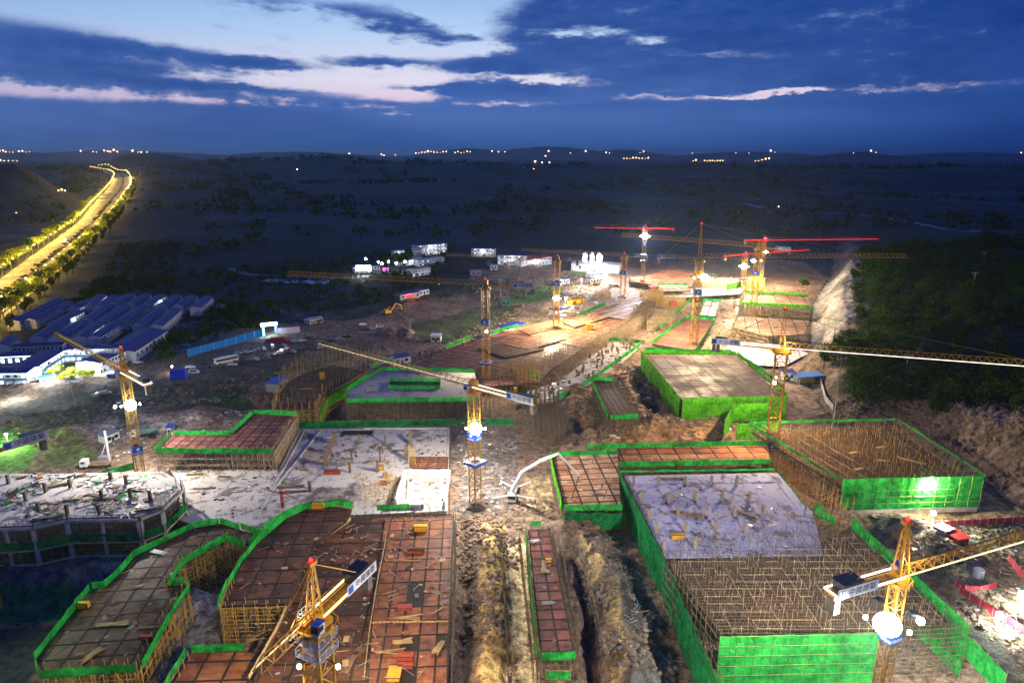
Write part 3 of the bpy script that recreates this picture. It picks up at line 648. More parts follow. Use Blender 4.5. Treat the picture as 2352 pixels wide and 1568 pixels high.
# big pale slab, centre left
rE, cE, LE, zE = site('slab_building', 'broad pale concrete slab scattered with timber and puddles', [(390, 1078), (640, 1078), (692, 985), (1033, 980), (1027, 1172), (812, 1182), (700, 1172), (655, 1187), (590, 1237), (540, 1212), (450, 1205), (415, 1195), (412, 1110)],
     3, 0, CON_W, solid=True, th=.8, scaf=(3,), pole=POLED, over=1.0)
for zx, zy, hh, ww in ((1060, 230, 3.2, .55), (1385, 230, 3.2, .55), (1015, 340, 3.4, .55), (1350, 340, 3.4, .55), (965, 470, 3.6, .6), (940, 580, 3.6, .8), (1290, 570, 3.6, .8), (775, 560, 3.0, .55), (1320, 450, 3.2, .55), (750, 240, 4.6, 1.3), (690, 360, 4.6, 1.2), (640, 490, 4.8, 1.4), (1700, 240, 4.6, 1.2), (1650, 420, 5, 1.2), (440, 820, 3.4, .9)):
    p = P(631.6 + zx * .1831, 976.2 + (zy + 10) * .1831, 3); b = MB(); x, y = p.x - cE.x, p.y - cE.y
    b.box((x, y, zE + hh / 2), (ww, ww, hh), .1)
    for q in range(6): b.beam((x + rnd.uniform(-.5, .5) * ww, y + rnd.uniform(-.5, .5) * ww, zE), (x + rnd.uniform(-.5, .5) * ww, y + rnd.uniform(-.5, .5) * ww, zE + hh + rnd.uniform(.3, 1.2)), .07, 3)
    b.build('column', surf('column_form', (.22, .16, .10), (.13, .10, .07), 1.2, .8), rE)
for a, d in (((700, 988), (590, 1190)), ((735, 990), (625, 1130)), ((940, 1010), (936, 1150)), ((836, 985), (1030, 984)), ((690, 990), (645, 1076))):
    p, q = P(*a, 3), P(*d, 3); b = MB(); b.beam((p.x - cE.x, p.y - cE.y, zE + .2), (q.x - cE.x, q.y - cE.y, zE + .2), .5); b.build('edge_beam', CON, rE)
b = MB()
p, q = P(930, 1100, 3), P(1022, 1170, 3)
x0, x1, y0, y1 = p.x - cE.x, q.x - cE.x, q.y - cE.y, p.y - cE.y
for bx in (((x0 + .3), (y0 + y1) / 2, .6, y1 - y0, 3.4), ((x0 + x1) / 2, y1, x1 - x0, .5, 3.0), ((x0 + x1) / 2 + 1, y0 + 2, .35, 4, 1.8), (x1 - .2, (y0 + y1) / 2, .4, y1 - y0, 2.6)):
    b.box((bx[0], bx[1], zE + bx[4] / 2), (bx[2], bx[3], bx[4]))
b.box((x0 + 4, y0 + 1.5, zE + .8), (7, 3, 1.6)); b.build('stairwell_wall', surf('fresh_white_wall', (.74, .73, .72), (.55, .53, .5), .5, .8), rE)
deck_mesh('formwork_deck', [(p[0] - cE.x, p[1] - cE.y) for p in W2([(940, 1048), (1030, 1048), (1029, 1075), (938, 1075)], 3.3)], zE + .3, .25, PLY_M, GAP, 3, 3, 0, rE)
# middle row
site('formwork_building', 'L-shaped reddish deck with green net above a bare pole facade', [(397, 999), (530, 999), (583, 950), (681, 955), (628, 1037), (362, 1036)], 9.5, 3, PLY_P, grid=(3.4, 3.4), align=4, scaf=(4, 3, 5), net=(0, 1, 2, 4, 5), pole=POLE, sp=1.6, over=2.2)
site('formwork_building', 'bent dark deck with bright lime net and yellow rails', [(629, 940), (640, 905), (665, 875), (700, 855), (760, 838), (840, 852), (746, 905), (727, 942)], 7.5, 0, PLY_D, grid=(3, 3), align=0, scaf=(7, 6, 5, 2, 3, 4, 0, 1), net=(), full=(5, 6), netm=NETB, fullz=(2.2, 6.5), pole=POLEY, over=4.0, sp=2.4)
rG, cG, LG, zG = site('slab_building', 'pale slab with green parapet net and green-rimmed light well', [(797, 921), (799, 897), (879, 851), (925, 850), (1090, 856), (1102, 918)], 10, 0, CON_G, solid=True, scaf=(5, 4, 0), net=(0, 1, 2, 3, 5), pole=POLED, sp=1.7, over=.4, lift=1.3)
mb = MB(); w = [(p[0] - cG.x, p[1] - cG.y) for p in W2([(893, 893), (895, 876), (1012, 877), (1010, 894)], 10)]; mb.strip(w + [w[0]], zG, zG + 1.5); mb.build('light_well_net', NET, rG)
slab_mesh('light_well_shade', [(p[0] * 1, p[1]) for p in w], zG + .05, .1, DARKM, rG)  # flat dark sheet paints the shade inside the well's opening
mb = MB()
for zx, zy in ((0, 0),): pass
e, n = outpush(LG, 5, 1.4); mb.strip([e[0], e[1]], 0, 2.2); mb.build('facade_net', NETD, rG)
# net along the back edge of the pale slab
def net_run(label, px, z, h, m=NET, name='net_fence', posts=True, pm=POLE, grp='green net fences', cat='fence'):
    w = W2(px, z); c = w[0]; root = empty(name, (c[0], c[1], z)); tag(root, label, cat, grp); L = [(p[0] - c[0], p[1] - c[1]) for p in w]
    mb = MB(); mb.strip(L, .1, h, wave=.2); mb.build('net', m, root)
    if posts:
        mb = MB()
        for a, d in zip(L[:-1], L[1:]): facade(mb, a, d, 0, h, sp=2.2, lift=h * .9, rows=(.1,), over=.9, w=.09, diag=False)
        mb.build('post_lattice', pm, root)
    return root
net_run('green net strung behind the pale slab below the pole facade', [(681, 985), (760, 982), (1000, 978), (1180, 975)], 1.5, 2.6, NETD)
net_run('green net curving round the edge of the pale slab', [(588, 1232), (648, 1190), (700, 1168), (770, 1158), (812, 1165)], 4, 1.8)
net_run('pale green net stretched at the corner by the stairwell', [(866, 1172), (940, 1170)], 4, 1.8)
net_run('green net sloping up to the foot of the leftmost tower', [(214, 1103), (262, 1090), (308, 1078)], 4, 2.4)
net_run('long green net beside the column field', [(1270, 922), (1330, 895), (1372, 865), (1480, 788)], 2, 2.0)
net_run('short green net joining the column field and the brown deck', [(1398, 784), (1440, 786), (1480, 790)], 2, 2.0)
net_run('green net behind the lime box building', [(1482, 806), (1545, 810), (1680, 812)], 3, 2.0)
net_run('green net on the slope beyond the lime box building', [(1685, 815), (1745, 850), (1800, 895)], 6, 1.8)
net_run('short green net by the haul road', [(1126, 768), (1190, 752)], 3, 2.0); net_run('green net near the yellow skips', [(1320, 732), (1390, 700)], 3, 2.2)
net_run('green net at the west end of the long deck', [(1024, 800), (1082, 778)], 4, 2.0)
net_run('torn green net at the near end of the long deck', [(850, 846), (905, 825)], 3, 1.6); net_run('green net climbing towards the far white slab', [(1515, 755), (1588, 690)], 3, 2.2)
net_run('small green net flap on the dark long deck', [(1212, 861), (1240, 866)], 5, 1.6)
# long deck behind
site('formwork_building', 'long dark purple-brown deck behind the green light well', [(925, 850), (1000, 815), (1060, 790), (1140, 775), (1190, 765), (1340, 800), (1265, 850), (1235, 880), (1110, 887), (1095, 858)], 4, 0, PLY_P, grid=(5.5, 5.5), align=1, scaf=(8, 7), pole=POLED)
site('formwork_building', 'long lamp-lit orange formwork deck near the yellow skips', [(1062, 790), (1200, 750), (1340, 722), (1440, 690), (1480, 690), (1478, 705), (1440, 742), (1375, 772), (1342, 800), (1190, 765)], 4.3, 0, PLY_R, grid=(7, 5), align=0, scaf=(5, 6, 7), pole=POLED)
site('slab_building', 'bright white far end of the long deck littered with bars', [(1345, 722), (1425, 700), (1450, 668), (1500, 672), (1478, 700), (1445, 735)], 4.9, 0, PLY_W, grid=(8, 6), align=0)
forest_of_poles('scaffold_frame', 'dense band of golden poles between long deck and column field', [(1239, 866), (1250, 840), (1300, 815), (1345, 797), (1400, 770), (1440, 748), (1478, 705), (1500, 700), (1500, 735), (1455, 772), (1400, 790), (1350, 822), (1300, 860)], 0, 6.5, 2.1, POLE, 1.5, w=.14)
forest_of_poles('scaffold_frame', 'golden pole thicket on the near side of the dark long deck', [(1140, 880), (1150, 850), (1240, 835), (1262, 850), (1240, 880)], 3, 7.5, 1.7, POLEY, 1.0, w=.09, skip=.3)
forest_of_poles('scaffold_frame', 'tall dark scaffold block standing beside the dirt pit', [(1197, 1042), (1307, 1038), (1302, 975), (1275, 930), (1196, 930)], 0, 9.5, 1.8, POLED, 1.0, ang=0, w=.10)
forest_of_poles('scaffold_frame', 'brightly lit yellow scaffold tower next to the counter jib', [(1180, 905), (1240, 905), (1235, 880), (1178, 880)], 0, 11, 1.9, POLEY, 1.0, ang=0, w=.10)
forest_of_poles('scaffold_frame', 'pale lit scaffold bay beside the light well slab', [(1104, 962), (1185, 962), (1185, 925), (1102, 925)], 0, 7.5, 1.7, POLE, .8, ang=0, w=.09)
# column field
rJ, cJ, LJ, zJ = site('slab_building', 'pale rubble-strewn slab with a field of column stubs', [(1405, 785), (1478, 790), (1430, 832), (1370, 872), (1300, 913), (1265, 925), (1180, 925), (1190, 908), (1290, 872), (1350, 825)], 2, 0, CON_G, solid=True)
pJ = [(1405, 785), (1478, 790), (1430, 832), (1370, 872), (1300, 913), (1190, 920), (1290, 872), (1350, 825)]
k = 0
while k < 44:
    x, y = rnd.uniform(1190, 1478), rnd.uniform(785, 920)
    if inpoly(np.array([x]), np.array([y]), pJ)[0]:
        p = P(x, y, 2); b = MB(); h = rnd.uniform(1.8, 3); b.box((p.x - cJ.x, p.y - cJ.y, zJ + h / 2), (.75, .75, h), .3); b.build('column_stub', WOODD, rJ); k += 1
# lime box building and its neighbours
site('formwork_building', 'boxy deck building wrapped in bright lime net', [(1477, 812), (1690, 814), (1805, 915), (1566, 920)], 8.5, 0, PLY_PAN, grid=(6.3, 2.1), align=2, net=(0, 1), full=(2, 3), netm=NETB, scaf=(1,), pole=POLED, inset=.22)
site('formwork_building', 'narrow tall deck standing in the dark trench', [(1363, 874), (1408, 876), (1464, 958), (1401, 960)], 9, -2, PLY_D, grid=(0, 2.0), align=1, scaf=(1, 2, 3, 0), net=(0, 3, 2), pole=POLED, sp=1.8)
site('formwork_building', 'brown ribbed deck passing behind the tall yellow mast', [(1498, 790), (1577, 730), (1642, 736), (1596, 806)], 4, 0, PLY_M, grid=(0, 2.2), align=1, net=(0, 1, 2), scaf=(3,), pole=POLED)
site('formwork_building', 'white decked building with lime net nearest the grey rock slope', [(1700, 697), (1710, 672), (1856, 679), (1862, 706)], 8.5, 0, PLY_W, grid=(9, 7), align=1, net=(1, 3), scaf=(3, 0), pole=POLE, netm=NETB, sp=1.8)
site('formwork_building', 'square deck with pale puddled sheets above black pole bays', [(1682, 752), (1695, 726), (1861, 736), (1848, 768), (1765, 772)], 9, 0, PLY_W, grid=(6.5, 6.5), align=1, scaf=(4, 3, 0), pole=POLE, sp=1.6, over=.5)
site('slab_building', 'low snow-white slab panels below the boxed crane counterweight', [(1655, 815), (1672, 788), (1832, 800), (1858, 812), (1800, 842), (1700, 838)], 1.0, 0, surf('fresh_screed', (.72, .72, .75), (.60, .60, .64), .3, .7), grid=(6, 5), align=1, inset=.22)
site('slab_building', 'small pale ramp slab with dark slots', [(1616, 690), (1656, 692), (1645, 727), (1604, 724)], 3, 0, CON_W, grid=(0, 5), align=1, net=(3, 0))
site('formwork_building', 'farthest rust-brown deck under the night-lit tower', [(1446, 637), (1490, 632), (1529, 617), (1600, 625), (1600, 640), (1588, 659), (1512, 657), (1449, 646)], 5, 0, PLY_R, grid=(8, 8), align=0, scaf=(6, 7), pole=POLED, inset=.25)
site('slab_building', 'long white far slab edged with small column stubs', [(1519, 669), (1600, 662), (1707, 664), (1700, 675), (1578, 682), (1522, 682)], 3, 0, CON_W, solid=True)
site('slab_building', 'timber-covered block with green net in front of the farthest deck', [(1510, 655), (1578, 655), (1586, 668), (1516, 670)], 5.5, 0, PLY_W, grid=(5, 5), align=0, scaf=(2,), net=(0,))
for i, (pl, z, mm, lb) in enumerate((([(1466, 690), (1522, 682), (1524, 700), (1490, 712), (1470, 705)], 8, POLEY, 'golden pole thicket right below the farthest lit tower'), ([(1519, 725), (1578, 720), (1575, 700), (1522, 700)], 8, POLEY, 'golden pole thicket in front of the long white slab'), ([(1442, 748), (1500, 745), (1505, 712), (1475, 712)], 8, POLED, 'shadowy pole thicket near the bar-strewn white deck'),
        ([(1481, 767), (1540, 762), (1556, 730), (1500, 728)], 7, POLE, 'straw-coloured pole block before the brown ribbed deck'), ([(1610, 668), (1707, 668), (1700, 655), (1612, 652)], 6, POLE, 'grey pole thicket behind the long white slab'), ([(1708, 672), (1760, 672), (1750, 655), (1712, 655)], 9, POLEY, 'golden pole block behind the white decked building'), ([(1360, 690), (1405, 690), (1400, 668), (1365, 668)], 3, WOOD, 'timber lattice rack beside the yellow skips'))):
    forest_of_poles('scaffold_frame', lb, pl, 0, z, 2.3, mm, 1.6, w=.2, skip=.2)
net_run('pale lime sheet hung below the short lit tower', [(1668, 668), (1702, 660)], 3, 5, NETB, posts=False)
# big right-hand building
O_PX = [(1723, 972), (2058, 964), (2255, 1091), (1932, 1099)]
rO, cO, LO, zO = site('formwork_building', 'large bristling deck wrapped in green net below the rock face', O_PX, 11, 0, None, full=(2,), net=(0, 1, 3), nh=.5, fullz=(1.5, 11.4), scaf=(1, 3), pole=POLED)
deck_mesh('formwork_deck', [(p[0] * .97, p[1] * .97) for p in LO], 8, .4, PLY_D, GAP, 5, 5, eang(LO, 2), rO)
mb = MB(); q_ = [(p[0] * .96, p[1] * .96) for p in LO]; pole_grid(mb, q_, 8.1, 9.8, 1.4, eang(LO, 2), .07, .4, (9.0, 9.9), .0, lean=.03); n1_ = len(mb.f)
pole_grid(mb, q_, 8.1, 10.8, 2.1, eang(LO, 2) + .02, .10, 1.2, (), .3, lean=.2)
o = mb.build('pole_lattice', [POLED, POLEY], rO); o.data.polygons.foreach_set('material_index', np.r_[np.zeros(n1_, np.int32), np.ones(len(mb.f) - n1_, np.int32)])
mb = MB(); e, n = outpush(LO, 2, .5); mb.box(((e[0][0] + e[1][0]) / 2, (e[0][1] + e[1][1]) / 2, .7), (math.dist(e[0], e[1]), .5, 1.6), eang(LO, 2)); mb.build('plinth_wall', CON, rO)
net_run('upright lime net panel behind the yellow mast', [(1662, 1008), (1684, 968), (1760, 966)], 3, 7, NETB); net_run('wide lime net panel between mast and bristling deck', [(1690, 1010), (1790, 1008)], 3, 6, NETB)
# bottom right building
P_PX = [(1424, 1083), (1780, 1078), (1850, 1165), (1951, 1192), (2216, 1437), (2015, 1447), (1650, 1455), (1528, 1290)]
rP, cP, LP_, zP = site('formwork_building', 'biggest building with a bristling pole top and green nets', P_PX, 12, 0, None, net=(0, 1), nh=.2, full=(3, 5), fullz=(-1.0, 12.2), scaf=(2, 4, 6), pole=POLED)
def loc(px, z, c): return [(p[0] - c.x, p[1] - c.y) for p in W2(px, z)]
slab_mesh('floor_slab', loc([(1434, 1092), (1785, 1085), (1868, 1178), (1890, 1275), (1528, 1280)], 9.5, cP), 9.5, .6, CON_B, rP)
mb = MB(); mb.strip(loc([(1424, 1083), (1440, 1120), (1528, 1288), (1590, 1435), (1637, 1546), (1700, 1690)], 10, cP), -1, 10.3, wave=.2); mb.build('side_net', NETD, rP)  # duller net green paints this side as unlit
mb = MB()
q_ = loc([(1424, 1083), (1528, 1288), (1637, 1546), (1700, 1690)], 10, cP)
for a, d in zip(q_[:-1], q_[1:]): facade(mb, a, d, -1, 10, sp=2.4, lift=2, rows=(.3, 1.4), over=1.0, w=.08, inn=(40, 0))
mb.build('side_scaffold_lattice', POLED, rP)
RB = [(1530, 1280), (1890, 1245), (1960, 1205), (2205, 1430), (2012, 1441), (1652, 1449)]
deck_mesh('formwork_deck', loc(RB, 9.2, cP), 9.2, .5, PLY_D, GAP, 5, 5, 0, rP)
mb = MB(); pole_grid(mb, loc(RB, 12, cP), 9.3, 11.3, 1.0, 0, .06, .4, (10.5, 11.4), .0, lean=.03); n1_ = len(mb.f)
pole_grid(mb, loc(RB, 12, cP), 9.3, 12.4, 1.9, .02, .09, 1.3, (), .35, lean=.25); pole_grid(mb, loc(RB, 12, cP), 11.3, 11.5, 2.5, .0, .08, .1, (11.6,), .3)
o = mb.build('pole_lattice', [POLED, POLE], rP); o.data.polygons.foreach_set('material_index', np.r_[np.zeros(n1_, np.int32), np.ones(len(mb.f) - n1_, np.int32)])
mb = MB(); pole_grid(mb, loc([(1560, 1240), (1900, 1205), (1960, 1205), (1890, 1275), (1540, 1285)], 10, cP), 9.5, 12, 1.25, 0, .07, 1, (10.6,), .3, lean=.08); mb.build('rebar_lattice', POLED, rP)
for zx, zy in ((865, 125), (1045, 125), (1232, 125), (1420, 120), (1600, 120), (918, 240), (1108, 245), (1303, 235), (1495, 225), (1688, 235), (975, 365), (1180, 350), (1380, 355), (1582, 350), (1788, 330), (1028, 470), (1232, 460), (1447, 450), (1655, 470), (1082, 590), (1300, 580)):
    p = P(1176 + zx * .3226, 1062.3 + (zy + 35) * .3226, 9.5); b = MB(); b.box((p.x - cP.x, p.y - cP.y, 10.9), (.7, .7, 2.8)); b.build('column', surf('form_column', (.34, .28, .20), (.22, .17, .12), 1.5, .8), rP)
forest_of_poles('scaffold_frame', 'orange-lit row of tall poles between the two netted buildings', [(1752, 1068), (1790, 1062), (1962, 1192), (1950, 1212), (1925, 1200)], 0, 11.5, 1.7, POLEO, 1.2, ang=-.75, w=.10, base=6)
net_run('green net run below the floodlit mast at the corner', [(2050, 1470), (2130, 1440), (2200, 1490), (2300, 1600)], 3, 5)
net_run('green net leaning on the biggest building behind the orange poles', [(1868, 1175), (1915, 1212)], 8, 3)
# Q block and narrow pink deck
rQ, cQ, LQ, zQ = site('formwork_building', 'orange and cream wet deck reached by the concrete pump boom', [(1268, 1048), (1420, 1042), (1428, 1166), (1296, 1166)], 8, 0, PLY_W, grid=(4.8, 3.4), align=0, scaf=(3, 2), net=(0, 2), pole=POLED)
mb = MB(); e, n = outpush(LQ, 3, .8); mb.strip([e[0], e[1]], zQ - 1, zQ + 1.6); mb.build('side_net', NETB, rQ)
mb = MB(); e, n = outpush(LQ, 2, .9); mb.strip([e[0], e[1]], 2, zQ - 1); mb.build('facade_net', NETD, rQ)
site('formwork_building', 'long low deck row with green net north of the blue-lit slab', [(1345, 1040), (1350, 1030), (1765, 1022), (1770, 1060), (1422, 1068), (1420, 1041)], 7.4, 0, PLY_R, grid=(6, 4), align=1, scaf=(3,), net=(1, 3), pole=POLEY, over=1.8)
site('formwork_building', 'narrow pink formwork strip between dirt path and trench', [(1213, 1215), (1263, 1213), (1320, 1503), (1242, 1506)], 6, -1, PLY_P, grid=(5, 3.2), align=2, scaf=(1, 2, 3), net=(2, 3), pole=POLED, sp=1.8)
net_run('small green net at the head of the pink strip', [(1220, 1208), (1242, 1208)], 6, 1.6); net_run('green net scrap hanging at the lower end of the pink strip', [(1255, 1560), (1310, 1560)], 4, 2)
# timber wall steps on the dark decks
def plankwall(label, px, z, h):
    w = W2(px, z); c = w[0]; b = MB()
    for a, d in zip(w[:-1], w[1:]):
        L = math.dist(a, d); n = int(L / .9); an = math.atan2(d[1] - a[1], d[0] - a[0])
        for k in range(n):
            t = (k + .5) / n; b.box((a[0] + (d[0] - a[0]) * t - c[0], a[1] + (d[1] - a[1]) * t - c[1], h / 2 + rnd.uniform(-.05, .1)), (.8, .12, h), an)
    tag(b.build('plank_wall', WOOD, None, (c[0], c[1], z)), label, 'timber wall', 'timber step walls')
plankwall('timber step wall zigzagging across the dark decks', [(806, 1196), (716, 1258), (702, 1292), (640, 1440), (572, 1560)], 8.2, 1.0)
plankwall('short straight timber edge crossing the red-brown strip', [(856, 1430), (1030, 1428)], 8.5, .35); plankwall('upper timber edge crossing the red-brown strip', [(884, 1288), (968, 1288)], 8.5, .35)
plankwall('long thin timber edge on the seam of the strip', [(886, 1240), (868, 1330), (850, 1440), (836, 1560)], 8.5, .5)
# ---------------------------------------------------------------- lettering
def text_mesh(s, size):
    cu = bpy.data.curves.new('lettering', 'FONT'); cu.body = s; cu.size = size; cu.align_x = 'CENTER'; cu.align_y = 'CENTER'; cu.extrude = .01; cu.resolution_u = 2
    o = bpy.data.objects.new('lettering', cu); COL.objects.link(o); bpy.context.view_layer.update()
    me = bpy.data.meshes.new_from_object(o.evaluated_get(bpy.context.evaluated_depsgraph_get())); bpy.data.objects.remove(o); bpy.data.curves.remove(cu)
    return me
def lettering(s, size, m, parent, loc, rz, name='lettering'):      # upright text facing -Y before rz
    me = text_mesh(s, size); me.materials.clear(); me.materials.append(m)
    for p in me.polygons: p.material_index = 0
    o = bpy.data.objects.new(name, me); COL.objects.link(o); o.parent = parent; o.location = loc; o.rotation_euler = (R(90), 0, rz)
    return o
INK = surf('sign_ink', (.02, .025, .05), (.015, .02, .04), 1, .6); LOGO = surf('emblem_blue', (.01, .12, .50), (.01, .10, .45), 1, .5)
# ---------------------------------------------------------------- tower cranes
def lattice(mb, L, w, h, bay, axis='x', tri=False, ch=.16, br=.09, x0=0.0, zb=0.0):
    n = max(1, int(round(L / bay))); t = np.linspace(0, L, n + 1)
    if axis == 'z':
        c4 = [(-w, -w), (w, -w), (w, w), (-w, w)]
        for cx, cy in c4: mb.beam((cx, cy, zb), (cx, cy, zb + L), ch)
        ps, qs = [], []
        for k in range(n):
            for i in range(4):
                a, d = c4[i], c4[(i + 1) % 4]
                if k % 2: a, d = d, a
                ps.append((a[0], a[1], zb + t[k])); qs.append((d[0], d[1], zb + t[k + 1]))
                ps.append((a[0], a[1], zb + t[k])); qs.append((d[0], d[1], zb + t[k]))
        mb.beams(ps, qs, br)
    else:
        sg = 1 if L > 0 else -1
        for y in (-w, w): mb.beam((x0, y, zb), (x0 + L, y, zb), ch)
        mb.beam((x0, 0, zb + h), (x0 + L - sg * bay * .5, 0, zb + h), ch)
        ps, qs = [], []; n = max(1, int(round(abs(L) / bay))); t = np.linspace(0, L, n + 1)
        for k in range(n):
            tm = (t[k] + t[k + 1]) / 2
            for y in (-w, w):
                ps += [(x0 + t[k], y, zb), (x0 + tm, 0, zb + h)]; qs += [(x0 + tm, 0, zb + h), (x0 + t[k + 1], y, zb)]
            ps += [(x0 + t[k], -w, zb), (x0 + t[k], -w, zb)]; qs += [(x0 + t[k], w, zb), (x0 + t[k + 1], w, zb)]
        mb.beams(ps, qs, br)
LG = 3.7
def crane(label, base, top_py, tip, end, head=0.0, z0=0.0, strip=None, rear=None, floods=(), box_py=None, plat_py=None, sign=True, mw=.85, jh=1.5, ground=None, boxtext='中国建筑', mast_m=YEL, jm=YEL, tip_z=0.0, plat_white=True, solid_rear=False, basebox=False, weights=1, signflip=False):
    B = ground if ground is not None else P(*base, z0); mx, my = B[0], B[1]
    zj = zat(mx, my, top_py)                      # level of the jib's bottom chords
    T = P(*tip, zj + tip_z); ang = math.atan2(T.y - my, T.x - mx); Lj = math.hypot(T.x - mx, T.y - my)
    E = P(*end, zj); Lc = math.hypot(E.x - mx, E.y - my); Lc = max(9, min(Lc, 22))
    root = empty('tower_crane', (mx, my, z0), ang); tag(root, label, 'tower crane', 'tower cranes on the site'); h = zj - z0
    b = MB(); lattice(b, h - 1.6, mw, 0, 2 * mw + .3, 'z', ch=.15 + mw * .1, br=.09 + mw * .045); b.build('mast', mast_m, root)
    b = MB(); b.cyl((0, 0, h - 1.7), (0, 0, h - 1.1), mw * 1.7, n=14); b.box((0, 0, h - .7), (mw * 2.4, mw * 2.4, .9))
    for a in range(8): b.beam((mw * 2.2 * math.cos(a * .785), mw * 2.2 * math.sin(a * .785), h - 1.7), (mw * 2.2 * math.cos(a * .785), mw * 2.2 * math.sin(a * .785), h - .6), .08)
    for a in range(8): b.beam((mw * 2.2 * math.cos(a * .785), mw * 2.2 * math.sin(a * .785), h - .6), (mw * 2.2 * math.cos(a * .785 + .785), mw * 2.2 * math.sin(a * .785 + .785), h - .6), .08)
    b.build('slewing_ring', jm, root)
    s = (tip_z / Lj) if Lj else 0
    b = MB(); lattice(b, Lj, .62, jh, 2.0 if Lj < 60 else 2.3, 'x', ch=.17, br=.10, x0=0.0, zb=0)
    j = b.build('jib', jm, root); j.location = (0, 0, h); j.rotation_euler = (0, -math.atan(s), 0)
    b = MB()
    for y in (-.8, .8): b.box((-Lc / 2, y, h - .15), (Lc, .28, .5))
    for k in range(int(Lc / 2)): b.beam((-2 * k, -.8, h + .1), (-2 * k, .8, h + .1), .12)
    if not solid_rear:
        b.box((-Lc / 2, 0, h - .05), (Lc, 1.4, .06))
        for y in (-1.15, 1.15):
            b.beam((-1, y, h + 1.1), (-Lc, y, h + 1.1), .07)
            for k in range(int(Lc / 1.6)): b.beam((-1 - 1.6 * k, y, h), (-1 - 1.6 * k, y, h + 1.1), .06)
    b.build('counter_jib', jm, root)
    for q in range(weights):
        b = MB(); b.box((-Lc + 1.0 + 1.3 * q, 0, h - 1.6), (1.1, 1.5, 2.8)); b.build('counterweight', surf('ballast_concrete', (.25, .22, .18), (.16, .14, .12), .8, .9), root)
    b = MB(); b.box((-Lc + 3.2, 0, h + .9), (3.4, 1.9, 1.6)); b.box((-Lc + 3.2, 0, h + 1.75), (3.8, 2.3, .15)); w_ = b.build('winch_house', DPAINT, root)
    b = MB(); b.box((1.2, 1.5, h - .3), (1.4, 1.1, 1.7)); cb = b.build('cab', WPAINT, root); b = MB(); b.box((1.2, 1.5, h + .64), (1.6, 1.3, .12)); b.build('cab_roof', BLUE, cb)
    b = MB(); b.box((1.75, 1.5, h - .1), (.4, 1.16, 1.1)); b.box((1.2, 1.5, h - .05), (.8, 1.14, .8)); b.build('window', GLASS, cb)
    if head:
        b = MB(); tp = (-.3, 0, h + head)
        for x, y in ((-.9, -.75), (.8, -.75), (.8, .75), (-.9, .75)): b.beam((x, y, h), (tp[0] + x * .22, tp[1] + y * .3, tp[2]), .2)
        nn = max(3, int(head / 1.5))
        for k in range(nn):
            t0, t1 = k / nn, (k + 1) / nn
            q = lambda x, y, t: (x * (1 - t) + (tp[0] + x * .22) * t, y * (1 - t) + y * .3 * t, h + head * t)
            c4 = ((-.9, -.75), (.8, -.75), (.8, .75), (-.9, .75))
            for i in range(4):
                a, d = c4[i], c4[(i + 1) % 4]
                if k % 2: a, d = d, a
                b.beam(q(*a, t0), q(*d, t1), .09)
        b.box((tp[0], 0, tp[2] + .1), (1.5, .9, .5)); b.build('tower_head', jm, root)
        b = MB()
        b.beams([tp, tp], [(Lj * .38, 0, h + jh + s * Lj * .38), (Lj * .82, 0, h + jh + s * Lj * .82)], .11); b.beams([tp, tp], [(-Lc + 2, -.8, h + .2), (-Lc + 2, .8, h + .2)], .10); b.build('tie_rod', jm, root)
        b = MB(); b.ball((tp[0], 0, tp[2] + .6), .28); b.build('beacon', E_REDL, root)
    else:
        b = MB(); b.box((0, 0, h + jh * .5), (2.2, 1.7, jh + .8)); b.build('tower_head', jm, root)
        b = MB(); b.ball((0, 0, h + jh + 1.1), .22); b.build('beacon', E_REDL, root)
    b = MB(); tx = min(Lj * .34, 22); b.box((tx, 0, h - .5 + s * tx), (1.6, 1.5, .35)); b.build('trolley', DARKM, root)
    if strip is not None:
        b = MB(); x0 = Lj * strip[1]; x1 = Lj * strip[2]; y = strip[3] if len(strip) > 3 else -.75
        g = b.beam((x0, y, h + .05 + s * x0), (x1, y, h + .05 + s * x1), .14); b.build('light_strip', strip[0], root)
        if len(strip) > 4:
            b = MB(); b.beam((x0, -y, h + .05 + s * x0), (x1, -y, h + .05 + s * x1), .16); b.build('light_strip', strip[0], root)
    if rear is not None:
        b = MB()
        for y in (-1.2, 1.2): b.beam((-.5, y, h + .35), (-Lc * rear[1], y, h + .35), .22)
        b.beam((-Lc * rear[1], -1.2, h + .35), (-Lc * rear[1], 1.2, h + .35), .22)
        b.build('light_strip', rear[0], root)
    if sign:
        sl = min(Lc * .55, 9); xs = -Lc + sl / 2 + .1; hb = sl * .165
        camside = -1 if (Vector((-mx, -my)).dot(Vector((-math.sin(ang), math.cos(ang)))) < 0) else 1
        y = camside * 1.35
        b = MB(); b.box((xs, y, h + .35 + hb * .3), (sl, .1, hb * 1.35)); sb = b.build('sign_board', WHITE, root)
        fz = 0 if camside < 0 else math.pi; dx = 1 if camside < 0 else -1; yy = y + camside * .08
        b = MB(); b.box((xs - dx * sl * .40, yy, h + .35 + hb * .3), (sl * .15, .04, sl * .15)); b.box((xs - dx * sl * .40, yy + camside * .03, h + .35 + hb * .3), (sl * .02, .04, sl * .10)); b.build('emblem', LOGO, sb)
        if rear is not None: lamp((xs, y + camside * 3.0, h + 1.5), 260, (1, .97, 1), .3, root, 'sign_fill')  # unseen fill added to brighten the sign board
        lettering('中國建築', sl * .17, INK, sb, (xs + dx * sl * .09, yy + camside * .02, h + .35 + hb * .3), fz)
